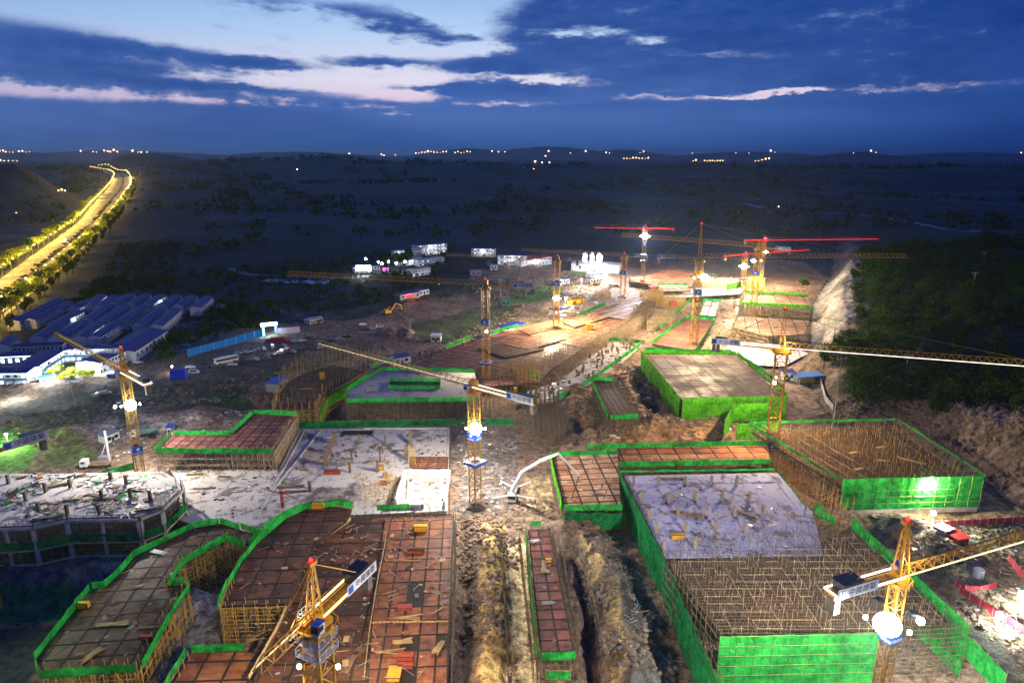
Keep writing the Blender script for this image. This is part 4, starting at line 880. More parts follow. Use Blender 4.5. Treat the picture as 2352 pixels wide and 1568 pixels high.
    if box_py:
        zb = zat(mx, my, box_py) - z0; q = mw + .28; b = MB()
        for sy, d in (((0, -q), (2 * q, .08)), ((0, q), (2 * q, .08)), ((-q, 0), (.08, 2 * q)), ((q, 0), (.08, 2 * q))): b.box((sy[0], sy[1], zb), (d[0] if d[0] > .1 else .08, d[1] if d[1] > .1 else .08, 2.6))
        bx = b.build('mast_banner', BLUE, root)
        for k in range(4):
            a = k * math.pi / 2
            if Vector((-mx, -my)).normalized().dot(Vector((math.sin(a + ang), -math.cos(a + ang)))) > .2:
                o = lettering(boxtext, .62 if len(boxtext) > 2 else 1.5, WPAINT, bx, ((q + .08) * math.sin(a), -(q + .08) * math.cos(a), zb - (.75 if len(boxtext) > 2 else 0)), a)
                if len(boxtext) > 2:
                    e = MB(); e.box(((q + .07) * math.sin(a), -(q + .07) * math.cos(a), zb + .45), (.85, .04, .85), a); e.build('emblem', WPAINT, bx)
    if plat_py:
        zb = zat(mx, my, plat_py) - z0; q = mw + 1.1; b = MB()
        for sy, d in (((0, -q), (2 * q, .08)), ((0, q), (2 * q, .08)), ((-q, 0), (.08, 2 * q)), ((q, 0), (.08, 2 * q))): b.box((sy[0], sy[1], zb), (d[0], d[1], .8))
        b.build('safety_apron', BLUE, root)
        b = MB()
        for sy, d in (((0, -(q + mw) / 2), (2 * q, q - mw)), ((0, (q + mw) / 2), (2 * q, q - mw)), (((q + mw) / 2, 0), (q - mw, 2 * mw)), ((-(q + mw) / 2, 0), (q - mw, 2 * mw))): b.box((sy[0], sy[1], zb + .45), (d[0], d[1], .06))
        b.build('apron_deck', WHITE, root)
    if basebox:
        b = MB(); q = 3
        for x, y in ((-q, -q), (q, -q), (q, q), (-q, q)): b.beam((x, y, 0), (x, y, 2.6), .1)
        for zz_ in (1.2, 2.6):
            for a, d in (((-q, -q), (q, -q)), ((q, -q), (q, q)), ((q, q), (-q, q)), ((-q, q), (-q, -q))): b.beam((*a, zz_), (*d, zz_), .08)
        b.build('base_cage', GREYM, root)
    for f in floods:       # row on the picture, sideways shift in metres, size, watts, colour
        py, sx, sz, wts, cc = f
        z = zat(mx, my, py); tc_ = Vector((-mx, -my, 0)).normalized(); sd = Vector((-tc_.y, tc_.x, 0)) * -1
        wp = Vector((mx, my, z)) + tc_ * (mw + .5 + sz * .7) + Vector((1, 0, 0)) * sx
        rl = Matrix.Rotation(-ang, 4, 'Z') @ (wp - Vector((mx, my, z0)))
        tcl = Matrix.Rotation(-ang, 4, 'Z') @ tc_; sdl = Vector((-tcl.y, tcl.x, 0))
        b = MB(); b.beam((0, 0, rl.z), tuple(rl), .12); b.beam(tuple(rl - sdl * sz * .7), tuple(rl + sdl * sz * .7), .12); b.beam(tuple(rl - Vector((0, 0, sz * .6))), tuple(rl + Vector((0, 0, sz * .6))), .12); fb = b.build('floodlight', DARKM, root)
        b = MB()
        for qx, qz, qr in (((0, 0, .40),) if sz < 1.5 else ((0, 0, .62), (-.95, .04, .10), (.95, -.03, .10))):
            c0 = rl + sdl * qx * sz + Vector((0, 0, qz * sz)); b.cyl(tuple(c0), tuple(c0 + tcl * .4), sz * qr, n=24)  # discs made oversized so their shape gives the lamp's glare
        b.build('lens', E_W if cc[2] > .7 else glow('lamp_yellow_white', (1, .9, .6), 30), fb)
        n3_ = 3 if wts > 20000 else 1
        for k3 in range(n3_):
            a0 = math.atan2(rl.y, rl.x) + k3 * 2.094; rr_ = mw + .5 + sz * .5
            pos = Vector((math.cos(a0) * rr_, math.sin(a0) * rr_, rl.z - .4)) if k3 else Vector((rl.x * 1.5, rl.y * 1.5, rl.z - .3))
            if k3:
                b = MB(); b.beam((0, 0, rl.z), tuple(pos), .12); b.box((pos.x, pos.y, pos.z + .4), (1.2, 1.2, .5), a0); b.build('floodlight', DARKM, root)
            lamp(tuple(pos + Vector((math.cos(a0), math.sin(a0), 0)) * (sz * .5 + .2 if not k3 else .8)), wts * LG, cc, .35, root, 'floodlight_lamp', spot=168 if not k3 else 116, aim=tuple(pos + Vector((math.cos(a0) * 10, math.sin(a0) * 10, -11 if k3 else -2.5))))
    if rear is not None or strip is not None: lamp((1.5, -3.2, h + 1.5), 1800 if head else 700, (1, .85, .6), .3, root, 'head_fill')  # unseen warm fill added to brighten the crane's head
    return root
CW = (1, .90, .78); CG = (1, .74, .44); CB = (.92, .92, 1); CY_ = (1, .80, .50); CO = (1, .72, .42)
K = 1000
crane('leftmost slewing tower crane with golden strip on its jib and a blazing lamp', (325, 1105), 855, (125, 768), (357, 882), 7.5, 0, (E_GOLD, .02, .97, -.75), (E_WS, .95), [(922, .3, 2.6, 20.5 * K, CW), (928, -4.5, 1.0, 4 * K, CB)], 1032, mw=1.1, mast_m=YELD, sign=False)
crane('crane whose white-lit jib slants over the green light well', (1092, 1158), 888, (725, 790), (1218, 935), 0, 0, (E_WS, .0, .99, -.75), (E_WS, .8), [(972, .4, 2.8, 28 * K, CW)], 1000, mw=1.2, mast_m=YELD, jh=1.7, basebox=True, plat_py=1062)
crane('flat-top crane with red-lit rear and long jib over dark ground', (1117, 872), 655, (660, 632), (1252, 655), 0, 3, None, None, [(757, .2, 1.3, 16 * K, CG)], 740, 833, mw=1.4, jh=1.9, solid_rear=True)
crane('slim flat-top crane rising over the yellow skips beside the haul road', (1277, 768), 596, (1025, 587), (1330, 598), 0, 0, None, None, [(682, 0, 2.2, 60 * K, CY_)], 650, 757, mw=1.5, boxtext='7#', solid_rear=True)
crane('pale grey flat-top crane in front of the batching plant lights', (1429, 700), 588, (1197, 575), (1480, 585), 0, 0, None, None, [], 626, 681, mw=1.6, jm=YELD, solid_rear=True)
crane('red-lit crane whose short jib points west above a starry lamp', (1475, 660), 525, (1365, 523), (1510, 516), 0, 0, (E_RED, .02, .99, -.75, 1), (E_RED, .98), [(541, .2, 3.6, 110 * K, CB)], 560, 599, mw=1.3, mast_m=YEL, jm=RPAINT, jh=2.2, sign=False)
crane('tall mast crane with peaked head and twin white lamps', (1592, 805), 592, (2082, 592), (1482, 586), 17, 0, None, None, [(634, 3.0, 3.0, 95 * K, CG), (636, -2.2, 1.3, 18 * K, CG)], 671, 795, mw=1.6, jh=2.2, solid_rear=True)
crane('yellow flat-top crane standing on the white decked building corner', (1728, 725), 568, (1427, 543), (1820, 570), 0, 0, None, None, [(597, -2.6, 1.7, 30 * K, CG), (597, 2.4, 1.0, 8 * K, CG)], 626, None, mw=1.6, jh=2.6, boxtext='2#', solid_rear=True)
crane('farthest crane with a long glowing red jib', (1746, 656), 552, (2019, 549), (1706, 549), 0, 0, (E_RED, .0, .99, -.75, 1), (E_RED, .98), [(578, 2.0, 2.0, 40 * K, CG)], 612, 663, mw=1.1, jm=RPAINT, jh=2.0, sign=False)
crane('short red-lit crane behind the lime sheet', (1705, 668), 585, (1858, 574), (1671, 590), 0, 0, (E_RED, .0, .99, -.75, 1), (E_RED, .98), [(610, -.5, 3.4, 90 * K, CG)], None, 640, mw=1.2, jm=RPAINT, jh=1.6, sign=False)
crane('orange-yellow crane with a peaked head and boxed emblem board by the rock slope', (1768, 1062), 798, (2490, 850), (1603, 775), 12.5, 0, (E_WS, .0, .99, -.75), (E_WS, .72), [(872, -1.2, 1.2, 26 * K, CO)], 1022, None, mw=1.75, jh=1.8, solid_rear=True, weights=2)
g12 = P(2066, 1325, 40)
crane('crane in the lower corner with a blazing lamp and glass cab', None, 1318, (2420, 1215), (1880, 1345), 8.5, 0, (E_GOLD, .0, .99, -.75), (E_WS, .98), [(1403, -.6, 3.0, 52 * K, CW), (1405, 4.2, 1.3, 12 * K, CB)], 1452, None, mw=.8, ground=g12, jh=1.5, mast_m=YELD)
g13 = P(722, 1418, 40)
crane('nearest yellow crane leaning its lit jib over the dark deck', None, 1420, (590, 1545), (815, 1295), 8.2, 0, (E_GOLD, .0, .95, -.75), (E_GOLD, .9), [(1500, -2.6, .7, 18 * K, CO), (1500, 2.6, .7, 30 * K, CO)], None, None, mw=1.4, ground=g13, jh=1.6)
crane('half-seen crane whose emblem board shows at the left border', None, 1058, (-300, 1120), (103, 1046), 0, 0, None, None, [(1120, 0, 1.0, 9 * K, (.75, 1, .45))], 1470, None, mw=.9, ground=P(-84, 1075, 35), jh=1.5, solid_rear=True)
# white railed platforms on the nearest mast
def platform(p, s, z):
    b = MB(); q = s
    b.box((0, 0, 0), (2 * q, 2 * q, .08))
    for a, d in (((-q, -q), (q, -q)), ((q, -q), (q, q)), ((q, q), (-q, q)), ((-q, q), (-q, -q))):
        for hh in (.6, 1.2): b.beam((*a, hh), (*d, hh), .06)
        for t in (0, .33, .66): b.beam((a[0] + (d[0] - a[0]) * t, a[1] + (d[1] - a[1]) * t, 0), (a[0] + (d[0] - a[0]) * t, a[1] + (d[1] - a[1]) * t, 1.2), .06)
    return b
near = [o for o in bpy.data.objects if o.get('label', '').startswith('nearest yellow')][0]
for py in (1465, 1495):
    b = platform(None, 2.0, 0); o = b.build('railed_platform', WPAINT, near); o.location = (0, 0, zat(g13.x, g13.y, py))
o = platform(None, 1.3, 0).build('railed_platform', WPAINT, near); o.location = (-2.2, -2.4, zat(g13.x, g13.y, 1420) - 2)
# ---------------------------------------------------------------- cabins, dormitories, offices
def boxhouse(name, label, a, d, depth, h, wall=WHITE, roof=BLUER, cat='building', group=None, gable=0.0, win=0, floors=1, lit=0.0, over=.4, z=None, band=None, side=1, flat=False, door=True, lit_m=None, roofm_th=.18):
    """a, d: ground pixels of the two ends of its near long wall; the house stands behind that wall"""
    A = P(*a, z) if z is not None else G(*a); D = P(*d, z) if z is not None else G(*d)
    v = D - A; L = math.hypot(v.x, v.y); an = math.atan2(v.y, v.x); root = empty(name, (A.x, A.y, min(A.z, D.z)), an); tag(root, label, cat, group)
    y0, y1 = (0, depth) if side > 0 else (-depth, 0)
    b = MB(); b.box((L / 2, (y0 + y1) / 2, h / 2), (L, depth, h))
    if gable: ym = (y0 + y1) / 2; b.add([(0, y0, h), (0, y1, h), (0, ym, h + gable), (L, y0, h), (L, y1, h), (L, ym, h + gable)], [(0, 2, 1), (3, 4, 5), (0, 3, 5, 2), (1, 2, 5, 4)])
    b.build('wall', wall, root)
    b = MB(); o = over; ym = (y0 + y1) / 2
    if gable:
        e = .06
        b.add([(-o, y0 - o, h + e - .1), (L + o, y0 - o, h + e - .1), (L + o, ym, h + gable + e), (-o, ym, h + gable + e), (-o, y1 + o, h + e - .1), (L + o, y1 + o, h + e - .1),
               (-o, y0 - o, h + e + .1), (L + o, y0 - o, h + e + .1), (L + o, ym, h + gable + e + .2), (-o, ym, h + gable + e + .2), (-o, y1 + o, h + e + .1), (L + o, y1 + o, h + e + .1)],
              [(0, 1, 2, 3), (3, 2, 5, 4), (6, 9, 8, 7), (9, 10, 11, 8), (0, 6, 7, 1), (4, 5, 11, 10), (0, 3, 9, 6), (3, 4, 10, 9), (1, 7, 8, 2), (2, 8, 11, 5)])
    else: b.box((L / 2, ym, h + roofm_th / 2 + .02), (L + 2 * o, depth + 2 * o, roofm_th))
    b.build('roof', roof, root)
    wy = y0 - .04 if side > 0 else y0 - .04
    fy = -.04 if side > 0 else .04
    if win:
        fh = h / floors
        for f in range(floors):
            for k in range(win):
                x = L * (k + .5) / win; b = MB(); b.box((x, fy, fh * (f + .55)), (min(1.5, L / win * .55), .06, fh * .38)); b.build('window', (lit_m or E_WIN) if rnd.random() < lit else GLASS, root)
    if band:
        b = MB(); b.box((L / 2, fy * 1.5, h * .52), (L, .05, .7)); b.build('wall_band', band, root)
    if lit_m is not None:
        b = MB(); b.box((L / 2, fy * 6, h - .25), (L, .12, .3)); b.build('eave_fill_strip', lit_m, root)  # glowing strip added under the eave to make the wall look brighter
    if door:
        b = MB(); b.box((L * .5, fy * 1.2, 1.05), (.95, .05, 2.05)); b.build('door', DARKM, root)
    return root, L, an
Z1 = lambda x, y: (x * .2686, 689 + y * .2686)
GD = 'prefabricated dormitory blocks with blue roofs'
dorms = [((125, 262), (560, 30), 0), ((268, 248), (650, 65), 0), ((640, 140), (790, 62), 1), ((782, 108), (892, 12), 1), ((850, 125), (1010, 20), 0), ((990, 100), (1140, 5), 0), ((1125, 105), (1280, 8), 0), ((1262, 108), (1412, 12), 1), ((1395, 118), (1540, 18), 0), ((1530, 122), (1670, 22), 0), ((1675, 138), (1800, 25), 0),
         ((755, 240), (960, 92), 0), ((895, 250), (1110, 98), 0), ((1045, 260), (1260, 102), 0), ((1195, 295), (1420, 112), 0), ((1345, 300), (1535, 132), 0), ((470, 285), (715, 150), 1), ((325, 405), (600, 228), 0), ((480, 410), (740, 240), 0), ((690, 405), (890, 252), 1), ((815, 400), (1050, 248), 0), ((20, 480), (115, 392), 0)]
place = ['at the western end of the back row', 'second from the west end of the back row', 'with a plain lit flank in the back row', 'with a row of lit openings in the back row', 'just east of the first lit back-row block', 'in the very middle of the back row', 'directly west of the brightest back-row block', 'with the brightest windows in the back row', 'directly east of the brightest back-row block', 'second from the east end of the back row', 'closing the east end of the back row',
         'at the west end of the second row', 'second in the second row', 'at the middle of the second row', 'second from the east in the second row', 'ending the second row beside the car park', 'with a lit eave between the first and second rows', 'standing alone at the west end of the third row', 'second in the third row under the golden jib tip', 'with white-lit windows behind the office lettering', 'dark, east of the lit one behind the office lettering', 'half cut by the border above the bright office']
for (a, d, l), pl in zip(dorms, place):
    A = P(*Z1(*a)); D = A.lerp(P(*Z1(*d)), .86); v = D - A; L = v.length; an = math.atan2(v.y, v.x)
    root = empty('dormitory_block', (A.x, A.y, 0), an); tag(root, 'white dormitory with blue roof ' + pl, 'dormitory', GD)
    wd, h, g = 6.6, 5.4, 1.1
    b = MB(); b.box((L / 2, 0, h / 2), (L, wd, h)); b.add([(0, -wd / 2, h), (0, wd / 2, h), (0, 0, h + g), (L, -wd / 2, h), (L, wd / 2, h), (L, 0, h + g)], [(0, 2, 1), (3, 4, 5), (0, 3, 5, 2), (1, 2, 5, 4)]); b.build('wall', WHITE, root)
    b = MB(); o = .6; y = wd / 2 + o
    b.add([(-.3, -y, h - .1), (L + .3, -y, h - .1), (L + .3, 0, h + g + .1), (-.3, 0, h + g + .1), (-.3, y, h - .1), (L + .3, y, h - .1), (-.3, -y, h + .05), (L + .3, -y, h + .05), (L + .3, 0, h + g + .26), (-.3, 0, h + g + .26), (-.3, y, h + .05), (L + .3, y, h + .05)],
          [(0, 1, 2, 3), (3, 2, 5, 4), (6, 9, 8, 7), (9, 10, 11, 8), (0, 6, 7, 1), (4, 5, 11, 10), (0, 3, 9, 6), (3, 4, 10, 9), (1, 7, 8, 2), (2, 8, 11, 5)]); b.build('roof', BLUER, root)
    b = MB(); b.box((L / 2, -wd / 2 - .5, 2.75), (L, .9, .12))
    for k in range(int(L / 1.8)): b.beam((k * 1.8, -wd / 2 - .9, 0), (k * 1.8, -wd / 2 - .9, h), .08)
    b.beam((0, -wd / 2 - .9, 3.7), (L, -wd / 2 - .9, 3.7), .08); b.build('gallery', WHITE, root)
    nw = max(4, int(L / 3.6))
    for f in (0, 1):
        for k in range(nw): b = MB(); b.box((L * (k + .5) / nw, -wd / 2 - .03, 1.5 + 2.7 * f), (1.3, .05, 1.1)); b.build('window', E_WIN if (l and f) and rnd.random() < .8 else GLASS, root)
    b = MB(); b.box((-.04, 0, 1.1), (.05, 1, 2.1)); b.build('door', SILVER, root)
    if l: lamp((L * .5, -wd / 2 - 1.6, 4.6), 900, CB, .3, root)
boxhouse('site_hall', 'widest blue-roofed hall between dormitories and car park', (313, 829), (387, 779), 17, 5, gable=1.6, win=8, cat='hall', side=1, z=0)
boxhouse('small_hut', 'small white hut alone past the east end of the dormitories', (497, 714), (512, 714), 5, 3.4, cat='hut', group='small cabins', z=0)
# brightly lit office wings
EB = dict(cat='office', group='lit office wings', z=0, band=CYAN, lit_m=E_WALL, win=9, floors=2, lit=.75, gable=.9)
boxhouse('office_wing', 'blazing white office wing cut by the border, nearest the track', (-90, 887), (66, 886), 10, 6, **EB)
boxhouse('office_wing', 'blazing white office wing running diagonally beside the courtyard', (77, 880), (150, 832), 11, 6, **EB)
boxhouse('office_wing', 'long white office wing closing the courtyard under the roof lettering', (150, 832), (266, 828), 10, 6, **EB)
EB.update(lit=.25, lit_m=None, band=None)
boxhouse('office_wing', 'darker grey office wing at the east side of the courtyard', (231, 862), (293, 832), 11, 6, **EB)
boxhouse('office_wing', 'low pale office wing in the middle of the blue roofs', (0, 842), (85, 838), 9, 5, cat='office', group='lit office wings', z=0, lit_m=E_WALL, win=5, lit=.9, gable=.8)
boxhouse('office_wing', 'white corridor wing behind the low pale office', (33, 815), (146, 810), 5, 4.5, cat='office', group='lit office wings', z=0, win=12, gable=.6)
boxhouse('gate_lodge', 'tiny flat gate lodge by the courtyard entrance', (94, 884), (128, 878), 4, 3, cat='lodge', group='small cabins', z=0, roof=CYAN, win=2)
A, D = P(153, 818, 6), P(276, 816, 6); an = math.atan2(D.y - A.y, D.x - A.x); L = (D - A).length
root = empty('roof_sign', (A.x, A.y, 7.3), an); tag(root, 'row of framed white characters standing on the office roof', 'sign')
for k, chh in enumerate('中国建筑第二工程局有限公司'):
    x = L * (k + .5) / 13; b = MB(); q = 1.05
    for c in (((x, 0, .05), (2.1, .1, .1)), ((x, 0, 2.15), (2.1, .1, .1)), ((x - q, 0, 1.1), (.1, .1, 2.1)), ((x + q, 0, 1.1), (.1, .1, 2.1)), ((x, .05, -.35), (.1, .1, .8))): b.box(*c)
    fr = b.build('frame', E_WIN if 0 else WPAINT, root); lettering(chh, 1.9, glow('lit_lettering', (.7, .85, 1), .8), fr, (x, -.06, 1.1), 0)
for px_, py_, w_ in ((110, 862, 10), (160, 846, 9), (215, 844, 11), (30, 898, 9), (60, 835, 3), (250, 850, 4), (130, 845, 7)):
    p = P(px_, py_, 4.5); lamp(p, w_ * K * 1.3, (.95, 1, .98), .4, None, 'courtyard_fill')  # unseen point lights added to brighten the office walls
# hoarding and lit gate
def panel_fence(name, label, px, h, m, z=None, th=.12, seg=6, cat='fence', group=None, post=None, top=None):
    pts = [P(*q, z) if z is not None else G(*q) for q in px]; c = pts[0]; root = empty(name, c); tag(root, label, cat, group); pb = MB(); qb = MB()
    for a, d in zip(pts[:-1], pts[1:]):
        L = (d - a).length; n = max(1, int(L / seg)); an = math.atan2(d.y - a.y, d.x - a.x)
        for k in range(n):
            m0 = a + (d - a) * ((k + .5) / n) - c; pb.box((m0.x, m0.y, m0.z + h / 2), (L / n - .15, th, h - .1), an)
            q = a + (d - a) * (k / n) - c; qb.box((q.x, q.y, q.z + h / 2 + .1), (.2, .2, h + .3), an)
    pb.build('panel', m, root); qb.build('post', post or GREYM, root); return root
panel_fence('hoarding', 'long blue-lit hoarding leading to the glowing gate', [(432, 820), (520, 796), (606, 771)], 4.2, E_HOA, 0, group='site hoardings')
panel_fence('hoarding', 'pink and white printed hoarding east of the glowing gate', [(632, 768), (690, 763)], 3.6, surf('pink_print', (.55, .38, .48), (.6, .55, .6), .3, .7), 0, group='site hoardings')
g = P(606, 771); an = math.atan2((P(632, 768) - g).y, (P(632, 768) - g).x); root = empty('site_gate', g, an); tag(root, 'glowing cyan gate portal with a white light bar', 'gate')
b = MB(); b.box((0, 0, 3), (1.2, 1.2, 6)); b.build('gate_post', E_CY, root); b = MB(); b.box((7, 0, 2.5), (1.2, 1.2, 5)); b.build('gate_post', surf('gate_post', (.3, .35, .5), None, 1), root)
b = MB(); b.box((3.3, 0, 6.4), (9, 1.4, 1.7)); b.build('lintel', glow('lit_gate_bar', (.9, .98, 1), 6), root)
lamp((3.3, -3, 4), 5 * K, (.5, .85, 1), .5, root)
# far camp
FC = dict(cat='building', group='far camp buildings')
def camp(label, a, d, dep, h, fl, win, lit, roof=GREYM, lamps=0, gable=.7, wall=WHITE, **k):
    r, L, an = boxhouse('camp_block', label, a, d, dep, h, wall, roof, floors=fl, win=win, lit=lit, gable=gable, **FC)
    for f in range(fl):
        for q in range(lamps):
            b = MB(); b.ball((L * (q + .5) / lamps, -1.0, h / fl * (f + .8)), .55, 8, 6); b.build('gallery_lamp', E_WS, r)
    if lamps: lamp((L / 2, -4, h * .8), 1.3 * K, CB, .5, r)
    return r
camp('three-storey camp block with rows of white gallery lamps', (957, 589), (1027, 583), 10, 11, 3, 10, .4, BLUER, 4)
camp('plain gabled camp block west of the lamp-lit galleries', (949, 592), (968, 592), 14, 9, 3, 4, .1)
camp('low white camp block with a glowing open front', (930, 612), (968, 603), 10, 5, 2, 6, .9, lamps=2)
camp('long two-storey pale camp block facing the site', (963, 613), (1021, 604), 10, 6, 2, 10, .15)
camp('small white two-storey block before the camp', (947, 637), (989, 630), 8, 6, 2, 6, .1)
camp('lit camp block on the far side of the spoil hill', (1083, 588), (1136, 590), 8, 8, 2, 8, .3, BLUER, 3)
camp('long grey camp block behind the jib of the slim crane', (1143, 608), (1209, 610), 10, 9, 2, 10, .2, BLUER, 2)
camp('blue-fronted block with red roof edge near the batching plant', (1197, 613), (1267, 606), 9, 7, 2, 9, .5, RPAINT, 1)
camp('dark low building beside the glowing screen', (812, 628), (874, 626), 9, 6, 2, 8, .15, BLUER)
camp('narrow lit block hidden by trees at the camp edge', (906, 596), (930, 594), 8, 8, 2, 5, .9, lamps=1)
g = G(821, 632); root = empty('lit_screen', (g.x, g.y, g.z)); tag(root, 'white glowing screen standing at the far road fork', 'screen', 'roadside screens')
b = MB(); b.box((5.5, 0, 6), (13, .5, 5)); b.build('screen_panel', glow('lit_white_screen', (.85, .88, 1), 5), root); b = MB(); b.box((1, .3, 2), (.5, .5, 4)); b.box((10, .3, 2), (.5, .5, 4)); b.build('leg', GREYM, root)
lamp(g + Vector((5, -6, 6)), 14 * K, CB, 1)
g = G(880, 630); root = empty('lit_screen', (g.x, g.y, g.z)); tag(root, 'small magenta glowing screen east of the white one', 'screen', 'roadside screens')
b = MB(); b.box((2.5, 0, 4), (5, .5, 3)); b.build('screen_panel', E_MAG, root); b = MB(); b.box((2.5, .3, 1.2), (.4, .4, 2.4)); b.build('leg', GREYM, root)
for i, (x, y) in enumerate(((841, 605), (870, 613), (878, 617), (893, 612), (911, 616), (931, 612))):
    g = G(x, y + 7); root = empty('floodlight_post', g); tag(root, 'white-headed lamp post near the glowing screen at the camp', 'lamp post', 'camp lamp posts'); b = MB(); b.beam((0, 0, 0), (0, 0, 7), .2); b.build('pole', GREYM, root); b = MB(); b.ball((0, 0, 7.2), .9, 10, 8); b.build('lens', E_W, root)
lamp(G(900, 622, 8), 5 * K, CB, .5, None, 'camp_lamp')
g = G(948, 689); r, L, an = boxhouse('roadside_shop', 'long purple-roofed shed with a small red sign', (920, 690), (965, 683), 8, 4, SILVER, surf('purple_roof', (.10, .05, .30), None, 1), cat='shed', group='small cabins', win=4)
b = MB(); b.box((L * .45, -.3, 2.6), (7, .3, 1.2)); b.build('sign_board', E_RED, r); lamp((L * .45, -3, 3.5), 1.2 * K, (1, .1, .15), .3, r)
boxhouse('small_hut', 'pale open hut next to the purple-roofed shed', (964, 680), (986, 676), 6, 4, cat='hut', group='small cabins', win=3)
for a, d, dep, h, wl, rf, lb in (((1126, 620), (1142, 620), 6, 4, WHITE, GREYM, 'pale container near the spoil hill'), ((1081, 634), (1105, 633), 7, 4, surf('violet_tarp', (.32, .22, .48), None, 1), surf('violet_tarp', (.32, .22, .48), None, 1), 'violet tarpaulin shed near the spoil hill'),
        ((1281, 657), (1291, 656), 5, 5, WHITE, WHITE, 'white box cabin beside the 7# mast banner'), ((1293, 653), (1308, 651), 6, 4, WHITE, BLUER, 'white cabin with dark roof north of the haul road'), ((1356, 651), (1368, 650), 6, 4, WHITE, BLUER, 'white cabin with blue roof by the batching plant'), ((1369, 650), (1384, 648), 6, 4, WHITE, WHITE, 'all-white cabin by the batching plant'),
        ((1153, 703), (1172, 703), 6, 4, surf('teal_container', (.05, .20, .18), None, 1), surf('teal_container', (.05, .20, .18), None, 1), 'teal container in the dark field'), ((990, 786), (1012, 786), 6, 3.5, WHITE, WHITE, 'lone white container in the dark field'), ((1126, 779), (1145, 774), 6, 3, WHITE, BLUE, 'white hut with bright blue roof on the haul road'),
        ((904, 840), (944, 832), 6, 3.5, WHITE, BLUER, 'blue-roofed hut partly hidden by the white-lit jib'), ((1799, 874), (1824, 875), 5, 4, WHITE, BLUER, 'white and red cabin beside the orange-yellow mast'), ((385, 1000), (397, 999), 4, 3, WHITE, BLUE, 'tiny white kiosk with blue roof left of the L-shaped deck'), ((245, 1021), (276, 1008), 4, 3.2, WHITE, GREYM, 'white container behind the drilling rig'),
        ((640, 902), (662, 888), 6, 4, SILVER, BLUE, 'blue-roofed shed at the corner of the bent lime deck'), ((712, 747), (730, 742), 5, 3, SILVER, GREYM, 'grey cabin on the gravel lot'), ((722, 743), (742, 741), 5, 3, SILVER, GREYM, 'second grey cabin on the gravel lot touching the first'), ((246, 872), (276, 872), 5, 3, BLUE, GREYM, 'low blue container pair below the grey office wing')):
    boxhouse('site_cabin', lb, a, d, dep, h, wl, rf, cat='cabin', group='small cabins', win=2, z=0 if a[1] > 700 else None)
for a, d, lb in (((1163, 768), (1203, 758), 'open brightly lit hut with blue fascia by the haul road'), ((1282, 726), (1307, 718), 'open lit hut with blue fascia at the foot of the skip-side mast'), ((1357, 641), (1392, 638), 'white canopy with lit underside near the batching plant')):
    A, D = P(*a), P(*d); L = (D - A).length; an = math.atan2(D.y - A.y, D.x - A.x); root = empty('lit_shelter', A, an); tag(root, lb, 'shelter', 'lit shelters')
    b = MB(); b.box((L / 2, 3, 4), (L + 1.5, 8, .5)); b.build('roof', BLUER if 'canopy' not in lb else WHITE, root); b = MB(); b.box((L / 2, -1.05, 4), (L + 1.5, .1, .9)); b.build('fascia', BLUE, root)
    for x in (0, L / 2, L):
        for y in (-.6, 6.4): b = MB(); b.beam((x, y, 0), (x, y, 3.8), .3); b.build('post', WPAINT, root)
    b = MB(); b.box((L / 2, 3, .7), (L * .8, 3, 1.4)); b.build('workbench', WHITE, root); lamp((L * .5, 2, 3.2), 6 * K, CW, .3, root)
A, D = P(1384, 0 + 623), P(1460, 630)
r, L, an = boxhouse('batching_plant', 'long white batching plant sheds under the two brightest far lamps', (1312, 622), (1420, 628), 16, 7, WHITE, GREYM, cat='plant', win=8, lit=.9, gable=.5)
for x in (.25, .4, .55): b = MB(); b.cyl((L * x, 8, 7), (L * x, 8, 15), 2.2); b.cyl((L * x, 8, 15), (L * x, 8, 16.5), 2.2, .5); b.build('silo', WPAINT, r)
lamp(G(1363, 618, 14), 24 * K, CB, 1, None, 'plant_lamp'); lamp(G(1400, 640, 10), 25 * K, CW, 1, None, 'plant_lamp')
for px_, py_, s_ in ((1376, 592, 2.6), (1341, 594, 1.6)):
    g = G(px_, 625); root = empty('floodlight_mast', g); h = zat(g.x, g.y, py_) - g.z; tag(root, 'tall floodlight mast at the batching plant, ' + ('the brighter one' if s_ > 2 else 'the smaller one'), 'lamp mast', 'batching plant masts'); b = MB(); b.beam((0, 0, 0), (0, 0, h), .4); b.build('pole', GREYM, root); b = MB(); b.ball((0, -.5, h), s_, 12, 8); b.build('lens', E_W, root)
